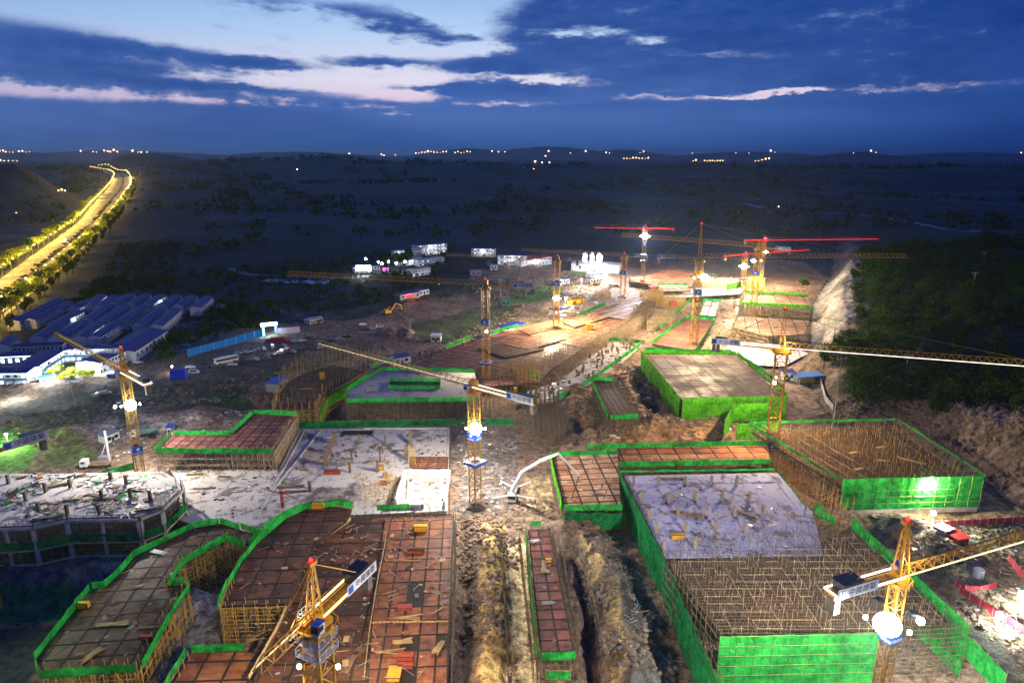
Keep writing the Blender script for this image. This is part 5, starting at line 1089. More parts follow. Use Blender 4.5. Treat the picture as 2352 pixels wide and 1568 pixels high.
# ---------------------------------------------------------------- vehicles
def make_car(m, van=False):
    root = empty('parked_car'); hb, L = (1.05, 4.6) if not van else (1.2, 4.7)
    prof = [(-L / 2, .35), (L / 2, .35), (L / 2, .75), (L / 2 - .9, .95), (L / 2 - 1.5, 1.45), (-L / 2 + 1.0, 1.48), (-L / 2 + .3, 1.0), (-L / 2, .85)] if not van else [(-L / 2, .35), (L / 2, .35), (L / 2, .9), (L / 2 - .6, 1.1), (L / 2 - 1.2, 1.85), (-L / 2 + .1, 1.9), (-L / 2, 1.2)]
    v, n = [], len(prof)
    for y in (-.9, .9):
        for x, z in prof: v.append((x, y * (1 if z < 1.05 else .82), z))
    b = MB(); b.add(v, [tuple(range(n)), tuple(range(n, 2 * n))[::-1]] + [(k, k + n, (k + 1) % n + n, (k + 1) % n) for k in range(n)]); b.build('body', m, root)
    b = MB(); zt = 1.38 if not van else 1.75
    b.box((0, 0, (1.0 + zt) / 2 + .03), (L - 2.5 if not van else L - 1.8, 1.70, zt - 1.0)); b.box((L / 2 - 1.24, 0, 1.2), (.5, 1.35, .30), 0, .9); b.build('window', GLASS, root)
    for x in (-L / 2 + .85, L / 2 - .85):
        for y in (-.86, .86): b = MB(); b.cyl((x, y - .11, .33), (x, y + .11, .33), .33, n=10); b.build('wheel', TYRE, root)
    for y in (-.6, .6): b = MB(); b.box((L / 2 + .01, y, .68), (.05, .35, .16)); b.build('headlight', SILVER, root)
    return root
CARS = {}
def car(kind, px, label, toward=None, head=0.0, z=0.02):
    p = P(*px, z); p.z = float(H(p.x, p.y)) + .03
    if kind not in CARS: CARS[kind] = o = make_car({'white': WPAINT, 'silver': SILVER, 'dark': DPAINT, 'van': WPAINT, 'red': RPAINT}[kind], kind == 'van')
    else: o = copy_tree(CARS[kind])
    if toward is not None: q = P(*toward, z); head = math.atan2(q.y - p.y, q.x - p.x)
    o.location = p; o.rotation_euler = (0, 0, head); tag(o, label, 'van' if kind == 'van' else 'car', 'cars parked around the site')
    return o
Z2 = lambda x, y: (344.5 + x * .1709, 763.7 + y * .1709)
Z3 = lambda x, y: (574.2 + x * .2686, 689 + y * .2686)
cl = [('silver', (1185, 298), 'silver car with lit tail just behind the white coach', .3), ('white', (1315, 268), 'white car first in the row of four along the hoarding', .2), ('silver', (1400, 248), 'silver car second in the row of four along the hoarding', 2.2), ('silver', (1450, 232), 'silver car third in the row of four along the hoarding', 2.3), ('white', (1525, 224), 'white car last in the row of four along the hoarding', 2.2),
      ('van', (1650, 200), 'white van between the row of four and the red tarpaulin', 1.9), ('silver', (1790, 185), 'silver car by the red tarpaulin on the gravel lot', 2.6), ('silver', (1960, 132), 'silver car paired with a white one near the lit headlamp', .3), ('white', (2040, 122), 'white car paired with a silver one near the lit headlamp', .4), ('dark', (2125, 92), 'black car alone beyond the pair on the gravel lot', .2),
      ('white', (1410, 370), 'white car alone in the middle of the gravel lot', 2.6), ('white', (1110, 442), 'white car parked close below the white coach', .1), ('white', (550, 480), 'white car above the white van by the blue tarpaulin block', .1), ('van', (595, 550), 'white van right next to the blue tarpaulin block', .0), ('dark', (1685, 320), 'black car at the west end of the dark row', 1.0), ('dark', (1760, 300), 'black car in the middle of the dark row', 1.0),
      ('silver', (1910, 265), 'silver car at the east end of the dark row', 2.7), ('dark', (1955, 245), 'dark car touching the silver one at the end of the row', 2.7), ('dark', (850, 480), 'dark car with a small lamp behind the coach tail', 1.2), ('silver', (2305, 212), 'silver car close to the tip of the white-lit jib', .6),
      ('silver', (480, 183), 'silver car alone in the walled car park', .1), ('dark', (570, 123), 'dark car in the walled car park opposite the silver one', .0), ('dark', (250, 235), 'dark car in the column nearest the hall', .0), ('silver', (255, 255), 'silver car in the column nearest the hall', .0), ('dark', (240, 275), 'black car lowest in the column nearest the hall', .0), ('silver', (500, 20), 'silver car at the far end of the walled car park', .0), ('dark', (680, 15), 'black car at the far corner of the walled car park', .0)]
for k_, a, lb, hd in cl: car(k_, Z2(*a), lb, head=hd)
for k_, a, lb, hd in (('white', (965, 218), 'white car farthest along the gravel lot', .3), ('silver', (1050, 250), 'silver car beside the parked van on the gravel lot', .2), ('van', (1110, 235), 'white van near the far green shrubs', .3), ('dark', (995, 258), 'dark car left of the silver one by the van', .2), ('silver', (770, 342), 'silver car leading three dark ones', .3), ('dark', (800, 325), 'dark car just behind the silver leader', .3), ('dark', (832, 318), 'last dark car of the three behind the silver leader', .3), ('dark', (700, 358), 'black car under the tip of the white-lit jib', .3), ('silver', (42, 518), 'silver car alone near the lower edge of the gravel lot', 2.7)):
    car(k_, Z3(*a), lb, head=hd)
for k_, a, lb, hd in (('white', (645, 738), 'white car below the courtyard trees', 2.8), ('silver', (835, 828), 'silver car standing left of its lone neighbour', 1.2), ('silver', (905, 818), 'silver car right beside its lone neighbour', .2), ('white', (1180, 538), 'white car by the grey office wing corner', .3), ('silver', (170, 738), 'silver car in the bright office forecourt', 1.0), ('silver', (105, 745), 'silver car in the office forecourt close to the border', 1.0)):
    car(k_, Z1(*a), lb, head=hd)
for k_, a, lb, hd in (('silver', (1180, 614), 'silver car near the far pale container', .4), ('white', (1152, 616), 'white car near the far pale container', .1), ('silver', (1165, 700), 'grey car in the dark field behind the teal container', .3), ('dark', (1105, 782), 'black car beside the white hut on the haul road', .4), ('red', (1338, 636), 'red car on the road to the batching plant', .3)):
    car(k_, a, lb, head=hd)
c_ = car('silver', Z2(1815, 222), 'car with glaring headlamps driving across the gravel lot', toward=Z2(1500, 320)); b = MB(); b.ball((2.5, 0, .8), .9, 10, 6, (.3, 1, .6)); b.build('headlight', glow('headlamp_pink', (1, .8, .9), 14), c_); lamp((3.2, 0, .9), 2500, (1, .85, .75), .2, c_, 'headlamp', spot=70, aim=(40, 0, -2))
# coach
A, D = P(*Z2(915, 440)), P(*Z2(1168, 385)); L = 11.5; an = math.atan2(D.y - A.y, D.x - A.x); root = empty('coach', (A + D) / 2, an); tag(root, 'long white coach with a dark window strip on the gravel lot', 'bus')
b = MB(); b.box((0, 1.2, 1.85), (L, 2.5, 2.7)); b.box((0, 1.2, 3.3), (L * .5, 1.7, .25)); b.build('body', WPAINT, root); b = MB(); b.box((0, -.08, 2.2), (L * .94, .06, .95)); b.build('window', GLASS, root); b = MB(); b.box((L / 2 + .03, 1.2, 2.0), (.06, 2.2, 1.5)); b.build('windscreen', GLASS, root)
for x in (-L * .32, L * .3):
    for y in (.05, 2.35): b = MB(); b.cyl((x, y - .15, .5), (x, y + .15, .5), .5, n=12); b.build('wheel', TYRE, root)
p = P(412, 873); root = empty('tarpaulin_block', p, .12); tag(root, 'tall bright blue tarpaulin-covered block on the gravel lot', 'covered load'); b = MB(); b.prism([(-3.2, -1.6), (3.4, -1.7), (3.5, 1.6), (-3.3, 1.7)], 0, 5.2); b.box((0, 0, 5.3), (5.6, 2.2, .35)); b.build('tarpaulin', surf('vivid_blue_tarp', (.015, .03, .62), (.01, .02, .45), .6, .5), root)
p = P(637, 783); b = MB(); b.prism([(-6, -2), (5, -2.5), (6.5, 2), (-4, 2.5)], 0, 1.6); b.box((0, 0, 1.9), (7, 2.6, .8), .1); tag(b.build('red_tarpaulin', surf('crimson_tarp', (.35, .02, .05), (.25, .01, .04), .6, .7), None, p), 'crumpled crimson tarpaulin heap near the glowing gate', 'tarpaulin')
def truck(name, label, px, toward, L, cabm, bodyfn, cat='truck', z=0.0):
    p = P(*px, z); p.z = float(H(p.x, p.y)) + z; q = P(*toward, z); root = empty(name, p, math.atan2(q.y - p.y, q.x - p.x)); tag(root, label, cat, 'heavy vehicles')
    b = MB(); b.box((L / 2 - 1.1, 0, 1.9), (2.2, 2.4, 2.2)); b.box((L / 2 - 1.2, 0, 3.05), (1.8, 2.2, .2)); c = b.build('cab', cabm, root); b = MB(); b.box((L / 2 + .03, 0, 2.2), (.06, 2.1, .9)); b.box((L / 2 - 1, 0, 2.3), (1.2, 2.46, .7)); b.build('window', GLASS, c)
    b = MB(); b.box((-.6, 0, .9), (L - 1.4, 1.0, .35)); b.build('chassis', DARKM, root)
    for x in (L / 2 - 1.2, -L / 2 + 1.1, -L / 2 + 2.4):
        for y in (-1.05, 1.05): b = MB(); b.cyl((x, y - .18, .52), (x, y + .18, .52), .52, n=12); b.build('wheel', TYRE, root)
    bodyfn(root, L); return root
def mixbody(root, L):
    b = MB(); b.cyl((-L / 2 + .4, 0, 3.0), (-L / 2 + 2.6, 0, 2.5), .6, 1.25, 14); b.cyl((-L / 2 + 2.6, 0, 2.5), (L / 2 - 2.6, 0, 2.1), 1.25, .8, 14); b.build('drum', surf('drum_green', (.10, .22, .20), (.08, .16, .16), .8, .5), root); b = MB(); b.beam((-L / 2 + .2, 0, 3.2), (-L / 2 - .7, 0, 1.4), .4); b.build('chute', GREYM, root)
def flatbody(root, L):
    b = MB(); b.box((-1.2, 0, 1.25), (L - 2.8, 2.4, .2)); b.box((-1.2, 0, 1.7), (L - 4, 1.6, .7)); b.build('flatbed', WOODD, root)
truck('mixer_truck', 'concrete mixer with dull green drum behind the leftmost mast', (333, 1005), (300, 1008), 9, WPAINT, mixbody)
truck('flatbed_truck', 'white-cabbed flatbed truck below the drilling rig', (222, 1074), (190, 1076), 9, WPAINT, flatbody)
truck('flatbed_truck', 'dark-loaded flatbed truck on the far haul road', (1410, 660), (1395, 662), 9, SILVER, flatbody)
# concrete pump with its folded boom
p = P(1180, 1138); p.z = float(H(p.x, p.y)); q = P(1177, 1150); hd = math.atan2(q.y - p.y, q.x - p.x); root = empty('pump_truck', p, hd); tag(root, 'white concrete pump truck with long boom over the orange deck', 'pump truck', 'heavy vehicles')
b = MB(); b.box((4.4, 0, 1.9), (2.2, 2.5, 2.3)); b.box((4.3, 0, 3.1), (1.6, 2.2, .2)); c = b.build('cab', WPAINT, root); b = MB(); b.box((5.53, 0, 2.2), (.06, 2.2, 1.0)); b.box((4.7, 0, 2.3), (1.2, 2.56, .7)); b.build('windscreen', GLASS, c)
b = MB(); b.box((-.8, 0, 1.1), (8.5, 1.6, .7)); b.box((2.2, 0, 1.8), (1.8, 1.6, 1.8)); b.build('chassis', GREYM, root)
for x in (4.2, -2, -3.4):
    for y in (-1.1, 1.1): b = MB(); b.cyl((x, y - .2, .52), (x, y + .2, .52), .52, n=12); b.build('wheel', TYRE, root)
for sx, sy, ex, ey in ((2, 1, 3, 6.5), (2, -1, 4.5, -6.0), (-3.5, 1, -7.5, 4.5), (-3.5, -1, -7, -5)):
    b = MB(); b.beam((sx, sy, 1.2), (ex, ey, 1.1), .35); b.beam((ex, ey, 1.2), (ex, ey, .1), .25); b.box((ex, ey, .08), (.9, .9, .12)); b.build('outrigger', WPAINT, root)
inv = Matrix.Translation(p) @ Matrix.Rotation(hd, 4, 'Z'); inv = inv.inverted()
bp = [P(1176, 1126, 3.6), P(1200, 1082, 13), P(1238, 1059, 18), P(1282, 1042, 22), P(1330, 1091, 13.5)]; bp = [inv @ v for v in bp]
for k, w_ in enumerate((.85, .7, .6, .45)): b = MB(); b.beam(bp[k], bp[k + 1], w_); b.beam(bp[k] + Vector((0, 0, .55)), bp[k + 1] + Vector((0, 0, .35)), .16); b.build('boom_section', WPAINT, root)
b = MB(); hp = [bp[4], inv @ P(1322, 1118, 11), inv @ P(1311, 1148, 8.6)]; b.beam(hp[0], hp[1], .22); b.beam(hp[1], hp[2], .22); b.build('hose', DARKM, root)
# excavators, drilling rig, mobile crane
def excavator(label, px, rz, m=YEL, z=0.0, s=1.0):
    g = P(*px, z); g.z = float(H(g.x, g.y)); root = empty('excavator', g, rz); root.scale = (s, s, s); tag(root, label, 'excavator', 'heavy vehicles')
    for y in (-1.1, 1.1):
        b = MB(); b.box((0, y, .45), (3.4, .5, .8)); b.cyl((-1.7, y - .25, .45), (-1.7, y + .25, .45), .4); b.cyl((1.7, y - .25, .45), (1.7, y + .25, .45), .4); b.build('track', DARKM, root)
    b = MB(); b.box((-.5, 0, 1.5), (3, 2.5, 1.1)); b.box((-1.4, 0, 2.2), (1.2, 2.3, .5)); b.build('body', m, root); b = MB(); b.box((.6, .7, 2.3), (1.3, .95, 1.5)); c = b.build('cab', m, root); b = MB(); b.box((.75, .7, 2.45), (1.1, .99, .9)); b.build('window', GLASS, c)
    b = MB(); b.beam((.8, -.3, 1.6), (3.4, -.3, 4.6), .5); b.beam((3.4, -.3, 4.6), (5.6, -.3, 3.6), .45); b.build('boom', m, root); b = MB(); b.beam((5.6, -.3, 3.7), (6.2, -.3, 1.2), .4); b.build('arm', m, root); b = MB(); b.box((6.0, -.3, .8), (.9, 1.1, .8), 0, .5); b.build('bucket', DARKM, root)
excavator('yellow excavator working on the dark spoil bank', (893, 724), .6, YEL, s=1.5); excavator('yellow excavator with raised boom between two bright decks', (1752, 727), .3, YEL, s=1.3); excavator('dull excavator at the far end of the haul road', (1370, 655), 2.4, YELD, s=1.2)
g = P(241, 1058); root = empty('drilling_rig', g); tag(root, 'slender white drilling rig with an upright mast', 'drilling rig', 'heavy vehicles'); b = MB(); b.box((0, 0, 1), (3.5, 2.5, 1.6)); b.build('body', SILVER, root); b = MB(); b.box((1.6, 0, 5.5), (.5, .6, 11)); b.beam((-1, 0, 1.5), (1.5, 0, 7), .25); b.build('mast', WPAINT, root); b = MB(); b.box((0, -1.3, .4), (3.8, .5, .8)); b.box((0, 1.3, .4), (3.8, .5, .8)); b.build('track', DARKM, root)
g = P(1690, 668); root = empty('crawler_crane', g, 1.0); tag(root, 'red crawler crane raising a thin boom beside the lime sheet', 'crawler crane', 'heavy vehicles'); b = MB(); b.box((0, 0, 1.6), (5, 3, 1.8)); b.build('body', RPAINT, root); b = MB(); tp = root.matrix_world.inverted() @ Vector((0, 0, 0)); ex = Matrix.Rotation(-1.0, 4, 'Z') @ (P(1714, 610, 26) - g) ; b.beam((0, 0, 2), tuple(ex), .5); b.build('boom', RPAINT, root); b = MB(); b.box((0, -1.6, .5), (5.5, .8, 1)); b.box((0, 1.6, .5), (5.5, .8, 1)); b.build('track', DARKM, root)
# ---------------------------------------------------------------- road with lamps and trees
def smooth(pts, n=14):
    out = []
    for i in range(len(pts) - 1):
        a, b_, c, d = pts[max(i - 1, 0)], pts[i], pts[i + 1], pts[min(i + 2, len(pts) - 1)]
        for k in range(n):
            t = k / n; out.append(.5 * ((2 * b_) + (c - a) * t + (2 * a - 5 * b_ + 4 * c - d) * t * t + (3 * b_ - a - 3 * c + d) * t ** 3))
    return out + [pts[-1]]
RY = np.array([345, 420, 500, 580, 680, 780, 900, 1020, 1150, 1290, 1450, 1640, 1860, 2120, 2420, 2750, 3100, 3500, 3900, 4300, 4700.])
def rail(t): return [Vector((float(np.interp(q, [p[1] for p in t], [p[0] for p in t])), q, 0)) for q in RY]
LP, RP = smooth(rail(ROADL), 8), smooth(rail(ROADR), 8)
for q in LP + RP: q.z = float(H(q.x, q.y))
def ribbon(name, m, f0, f1, dz, kind='structure', skip=0, th=0.0):
    b = MB(); v = []
    for l, r in zip(LP, RP):
        zz = max(float(H(*(l.lerp(r, t).xy))) for t in (0, .25, .5, .75, 1)); sv_ = (r - l)
        for f in (f0, f1): q = l + sv_ * f; v.append((q.x, q.y, zz + dz))
    f = [(2 * i, 2 * i + 1, 2 * i + 3, 2 * i + 2) for i in range(len(LP) - 1) if not skip or (i // skip) % 2 == 0]
    b.add(v, f)
    if th: b.add([(x, y, z - th) for x, y, z in v], [q[::-1] for q in f]); n = len(v); b.add(v + [(x, y, z - th) for x, y, z in v], [(2 * i, 2 * i + 2, n + 2 * i + 2, n + 2 * i) for i in range(len(LP) - 1)] + [(2 * i + 1, n + 2 * i + 1, n + 2 * i + 3, 2 * i + 3) for i in range(len(LP) - 1)])
    return tag(b.build(name, m), kind=kind)
ribbon('road', ASPH, 0, 1, .35); ribbon('road_median', surf('median_soil', (.05, .055, .03), (.035, .035, .02), .2, .9), .50, .60, .55, th=.3)
ribbon('road_kerb', surf('kerb_stone', (.42, .38, .33), None, .5), -.012, .0, .5, th=.4); ribbon('road_kerb', MATS['kerb_stone'], 1.0, 1.012, .5, th=.4)
ribbon('road_marking', WPAINT, .17, .176, .36, skip=1); ribbon('road_marking', WPAINT, .33, .336, .36, skip=1); ribbon('road_marking', WPAINT, .79, .796, .36, skip=1)
ribbon('footpath', surf('paving', (.22, .17, .12), None, .3), 1.05, 1.13, .3)
def leaf_crown(mb, c, rx, rz_, n, s, rng):
    u = rng.normal(size=(n, 3)); u /= np.linalg.norm(u, axis=1, keepdims=True); r = rng.uniform(.45, 1, (n, 1)) ** .6
    lob = 1 + .28 * np.sin(u[:, :1] * 5 + c[0]) * np.cos(u[:, 1:2] * 4 + c[1]); p = u * r * lob * np.array([rx, rx, rz_]) + np.array(c)
    a = rng.normal(size=(n, 3)); a /= np.linalg.norm(a, axis=1, keepdims=True); d = np.cross(a, rng.normal(size=(n, 3))); d /= np.linalg.norm(d, axis=1, keepdims=True)
    q = rng.uniform(.6, 1.3, (n, 1)) * s; v = np.stack([p - a * q, p + d * q * .6, p + a * q, p - d * q * .6], 1).reshape(-1, 3)
    i = np.arange(n) * 4; mb.add(v, np.stack([i, i + 1, i + 2, i + 3], 1))
def make_tree(h, r, n, s, m, name='street_tree', seed=1, trunk=.45, cone=False):
    rng = np.random.RandomState(seed); root = empty(name)
    b = MB(); b.cyl((0, 0, 0), (0, 0, h * trunk), .18 + h * .012, .10 + h * .006, 7)
    for k in range(5): a = k * 1.26; b.beam((0, 0, h * trunk * .8), (math.cos(a) * r * .5, math.sin(a) * r * .5, h * (trunk + .2)), .10 + h * .004)
    b.cyl((0, 0, h * trunk), (0, 0, h * .85), .10 + h * .006, .04, 6); b.build('trunk', BARK, root)
    b = MB()
    for k in range(7):
        a = k * 2.4; q = r * .45 if k else 0; t = k / 6
        leaf_crown(b, (math.cos(a) * q, math.sin(a) * q, h * (.52 + .34 * ((k * 37) % 7) / 7)), r * (.62 if not cone else .62 * (1.1 - t)), h * .17, n // 7, s, rng)
    b.build('crown', m, root); return root
TREES = {}
def tree(kind, p, label, group, sc=1.0, name=None):
    if kind not in TREES:
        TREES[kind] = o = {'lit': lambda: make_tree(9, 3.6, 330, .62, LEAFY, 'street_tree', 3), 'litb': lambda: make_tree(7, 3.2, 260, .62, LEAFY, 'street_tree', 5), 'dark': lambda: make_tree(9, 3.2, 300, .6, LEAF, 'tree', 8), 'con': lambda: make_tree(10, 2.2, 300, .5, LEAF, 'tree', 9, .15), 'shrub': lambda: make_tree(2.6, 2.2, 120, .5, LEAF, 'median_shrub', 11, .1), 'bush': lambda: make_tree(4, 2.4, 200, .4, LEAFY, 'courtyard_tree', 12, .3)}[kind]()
    else: o = copy_tree(TREES[kind])
    o.location = p; o.rotation_euler = (0, 0, rnd.uniform(0, 6.3)); o.scale = (sc, sc, sc * rnd.uniform(.9, 1.15)); tag(o, label, 'shrub' if kind == 'shrub' else 'tree', group); return o
def walk(pts, step):
    out = []; acc = step
    for a, b_ in zip(pts[:-1], pts[1:]):
        d = (b_ - a).length
        while acc <= d: out.append((a + (b_ - a) * (acc / d), (b_ - a).normalized())); acc += step
        acc -= d
    return out
def side(pts, off):
    out = []
    for i, p in enumerate(pts):
        d = (pts[min(i + 1, len(pts) - 1)] - pts[max(i - 1, 0)]); n = Vector((d.y, -d.x, 0)).normalized(); q = p + n * off; q.z = float(H(q.x, q.y)); out.append(q)
    return out
def make_streetlamp():
    root = empty('street_lamp'); b = MB(); b.cyl((0, 0, 0), (0, 0, 10), .16, .09, 8); b.beam((0, 0, 9.8), (2.2, 0, 10.5), .12); b.build('pole', GREYM, root)
    b = MB(); b.box((2.5, 0, 10.45), (1.1, .35, .2)); b.build('lamp_head', DARKM, root); b = MB(); b.ball((2.5, 0, 10.15), .85, 8, 6, (1, 1, .6)); b.build('lens', E_SOD, root); return root
SL = None
lampspots = [(q, d, 1) for q, d in walk(side(LP, -2.0), 36)] + [(q, d, -1) for q, d in walk(side(RP, 2.0), 36)]
for i, (q, d, sgn) in enumerate(lampspots):
    dist = q.y
    if dist > 1500 and i % 2: continue
    if dist > 2600 and i % 4: continue
    if SL is None: SL = o = make_streetlamp()
    else: o = copy_tree(SL)
    o.location = q; o.rotation_euler = (0, 0, math.atan2(d.y, d.x) + (-math.pi / 2 if sgn > 0 else math.pi / 2))
    if dist > 1200: o.scale = (1.0 + (dist - 1200) / 2400,) * 3
    tag(o, 'sodium street lamp at the kerb of the yellow-lit road', 'street lamp', 'street lamps along the road')
    if dist < 3000 and (dist < 1500 or i % 4 == 0): lamp(q + Vector((0, 0, 9.5)) + Vector((d.y, -d.x, 0)) * 2.8 * sgn, 34000 * (1 if dist < 1500 else 3), (1, .60, .10), .4, None, 'sodium_light')
ti = 0
for pts, off, st in ((LP, -6, 17), (RP, 6, 15), (RP, 15, 26)):
    for q, d in walk(side(pts, off), st):
        if q.y > 2600 or (q.y > 1300 and ti % 2): ti += 1; continue
        ti += 1; q = q + Vector((rnd.uniform(-2, 2), rnd.uniform(-3, 3), 0)); q.z = float(H(q.x, q.y))
        if off == 15: tree(rnd.choice(['dark', 'con']), q, 'dark tree in the outer row beyond the lit footpath', 'outer row trees by the road', rnd.uniform(.8, 1.2))
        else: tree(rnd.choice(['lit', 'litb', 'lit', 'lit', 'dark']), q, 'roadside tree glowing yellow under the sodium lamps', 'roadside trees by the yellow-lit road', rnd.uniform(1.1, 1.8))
for q, d in walk([a.lerp(b_, .55) for a, b_ in zip(LP, RP)], 13):
    if q.y > 1500 or rnd.random() < .2 or 960 < q.y < 1060: continue
    q.z = float(H(q.x, q.y)) + .6; tree('shrub', q + Vector((rnd.uniform(-1, 1), 0, 0)), 'dark shrub on the planted median of the lit road', 'shrubs on the road median', rnd.uniform(.8, 1.5))
for i, (x, y, e, lb) in enumerate(((153, 552, E_W, 'car with dazzling white headlamps on the near carriageway'), (226, 462, E_W, 'car with white headlamps at the junction, west one'), (240, 462, E_W, 'car with white headlamps at the junction, east one'), (266, 463, E_REDL, 'car showing red tail lamps at the junction'), (276, 466, E_REDL, 'second car showing red tail lamps at the junction'), (206, 471, E_REDL, 'car with a small red tail lamp turning off'))):
    g = G(x, y, .5); o = car('silver', (x, y), lb, head=1.2); o.location = g; s = 1.4 if i == 0 else 2.2; b = MB(); b.ball((2.3 if e is E_REDL else -2.3, 0, .9), s * .8, 8, 6, (.4, 1, .6)); b.build('headlight' if e is E_W else 'tail_light', e, o)
    if e is E_W: lamp(g + Vector((0, -4, 2)), 5 * K, (1, .95, .85), .5)
    o['group'] = 'cars driving on the lit road'
# ---------------------------------------------------------------- hill forest, courtyard trees
def forest(name, label, polys, n, seed, hr=(6, 12), leaf=.55, per=150, m=LEAF):
    rng = np.random.RandomState(seed); b = MB(); tr = MB(); k = 0; w = [W2(p) for p in polys] if polys else None
    while k < n:
        pl = w[rng.randint(len(w))]; xs = [q[0] for q in pl]; ys = [q[1] for q in pl]; x = rng.uniform(min(xs), max(xs)); y = rng.uniform(min(ys), max(ys))
        if not inpoly(np.array([x]), np.array([y]), pl)[0]: continue
        z = float(H(x, y)); h = rng.uniform(*hr); r = h * rng.uniform(.28, .42); k += 1
        tr.beam((x, y, z), (x, y, z + h * .7), .2, 3)
        for q in range(3): a = q * 2.1 + k; leaf_crown(b, (x + math.cos(a) * r * .45, y + math.sin(a) * r * .45, z + h * (.55 + .14 * q)), r * .72, h * .26, per // 3, leaf, rng)
    o = b.build(name, [m, BARK]); tag(o, label, 'forest', kind='stuff'); return o
PX_F = [[(1905, 640), (1915, 700), (1925, 800), (1930, 900), (2110, 880), (2352, 960), (2450, 960), (2450, 640), (2200, 590), (1950, 600)]]
# band along the rim, then the body of the hill
def rim(n, seed, d0, d1):
    rng = np.random.RandomState(seed); b = MB(); k = 0; spots = []
    while len(spots) < n:
        x = rng.uniform(40, 560); y = rng.uniform(110, 620)
        if not inpoly(np.array([x]), np.array([y]), HILLPOLY)[0]: continue
        d = float(pdist(np.array([x]), np.array([y]), FOOT, False)[0])
        if d0 < d < d1 and x / y < 1.0: spots.append((x, y))
    return spots
rng_ = np.random.RandomState(4); b = MB()
for x, y in rim(950, 3, 30, 330) + [q for q in rim(420, 31, 9, 34) if 238 < q[1] < 300]:
    z = float(H(x, y)); h = rng_.uniform(6, 12); r = h * rng_.uniform(.3, .45)
    for q in range(3): a = q * 2.1 + x; leaf_crown(b, (x + math.cos(a) * r * .45, y + math.sin(a) * r * .45, z + h * (.50 + .14 * q)), r * .75, h * .27, 52, .62, rng_)
tag(b.build('forest', LEAF), 'dense dark wood covering the hill above the rock cut', 'forest', kind='stuff')
b = MB()
for x, y in rim(700, 9, 21, 40):
    z = float(H(x, y)); r = rng_.uniform(.8, 1.8); leaf_crown(b, (x, y, z + r * .5), r, r * .7, 26, .38, rng_)
tag(b.build('undergrowth', LEAF), 'scrub fringing the crest of the rock cut', 'undergrowth', kind='stuff')
for i, (x, y) in enumerate(rim(34, 21, 22, 32) + [q for q in rim(60, 77, 8, 20) if 238 < q[1] < 300]):
    tree('dark' if i % 3 else 'con', (x, y, float(H(x, y)) - .2), 'tree standing at the front rim of the hill wood', 'trees on the rim of the hill wood', rnd.uniform(.7, 1.15))
for x, y, s in ((118, 868, 1), (134, 862, 1.1), (150, 868, .9), (172, 860, 1.2), (186, 866, 1.0), (205, 862, .9), (214, 868, 1.0), (142, 878, .8), (165, 874, .9), (200, 872, 1.1)):
    tree('bush', P(x, y), 'leafy tree in the floodlit office courtyard', 'courtyard trees', s)
for x, y in ((908, 612), (914, 606), (921, 612), (927, 606), (936, 610), (942, 600), (1845, 668)): tree('dark', G(x, y), 'black-looking tree by the far lit buildings' if x < 1000 else 'lone round tree beyond the white decked building', 'trees at the far camp' if x < 1000 else None, 1.3)
b = MB(); rng_ = np.random.RandomState(12)
for pl, n in (([(1045, 560), (330, 640), (320, 700), (560, 735), (900, 700), (1000, 660)], 420), ([(430, 790), (620, 745), (570, 700), (480, 720)], 90), ([(350, 800), (400, 760), (430, 770), (380, 840)], 30), ([(0, 660), (300, 640), (300, 690), (0, 740)], 160), ([(150, 560), (40, 660), (400, 660), (420, 560)], 200)):
    w = W2(pl); xs = [q[0] for q in w]; ys = [q[1] for q in w]; k = 0
    while k < n:
        x, y = rng_.uniform(min(xs), max(xs)), rng_.uniform(min(ys), max(ys))
        if not inpoly(np.array([x]), np.array([y]), w)[0]: continue
        if min(((x - q.x) ** 2 + (y - q.y) ** 2) for q in LP[::4] + RP[::4]) < 42 ** 2: k += .05; continue
        k += 1; r = rng_.uniform(2, 4.5); leaf_crown(b, (x, y, float(H(x, y)) + r * .6), r, r * .75, 34, .9, rng_)
tag(b.build('woodland', LEAF), 'dark scattered woodland between the road and the site', 'woodland', kind='stuff')
b = MB(); rng_ = np.random.RandomState(44); k = 0
while k < 1500:
    y = rng_.uniform(640, 4200) ** 1.0; x = rng_.uniform(-.82, .82) * y
    if fbm(np.array([x / 260]), np.array([y / 260]), 3)[0] < .02 or (abs(x - float(np.interp(y, [p[1] for p in ROADL], [p[0] for p in ROADL])) - 25) < 70): k += .1; continue
    if -300 < x < 420 and y < 860: k += .1; continue
    k += 1; r = rng_.uniform(4, 9) * (1 + y / 2600); leaf_crown(b, (x, y, float(H(x, y)) + r * .5), r * 1.3, r * .6, 15, r * .42, rng_)
tag(b.build('woodland', LEAF), 'clumps of wood dotted over the dark plain as far as the hills', 'woodland', kind='stuff')
# ---------------------------------------------------------------- far lamps on the plain
FLP = empty('distant_lamp'); b = MB(); b.cyl((0, 0, 0), (0, 0, .6), .05, .03, 6); b.build('pole', GREYM, FLP); b = MB(); b.ball((0, 0, .8), .3, 8, 6); b.build('lens', glow('town_lamp', (1, .55, .25), 9), FLP); fl = [FLP]
def farlamp(px, py, s, white=False):
    d = ray(px, py); t = np.geomspace(700, 26000, 900); x, y, z = d[0] * t, d[1] * t, CAMH + d[2] * t; hh = H(x, y) - z; k = int(np.argmax(hh > 0)) if np.any(hh > 0) else 760
    if k == 0: k = 760
    g = Vector((x[k], y[k], max(float(H(x[k], y[k])), z[k] - 60))); o = fl[0] if (len(fl) == 1 and fl[0] is not None and 'label' not in fl[0]) else copy_tree(FLP)
    o.location = g; o.scale = (s * rnd.choice((.7, 1, 1, 1.5)) * g.y / 470,) * 3; tag(o, 'distant town lamp glowing on the dark plain near the horizon', 'lamp', 'distant lamps near the horizon')
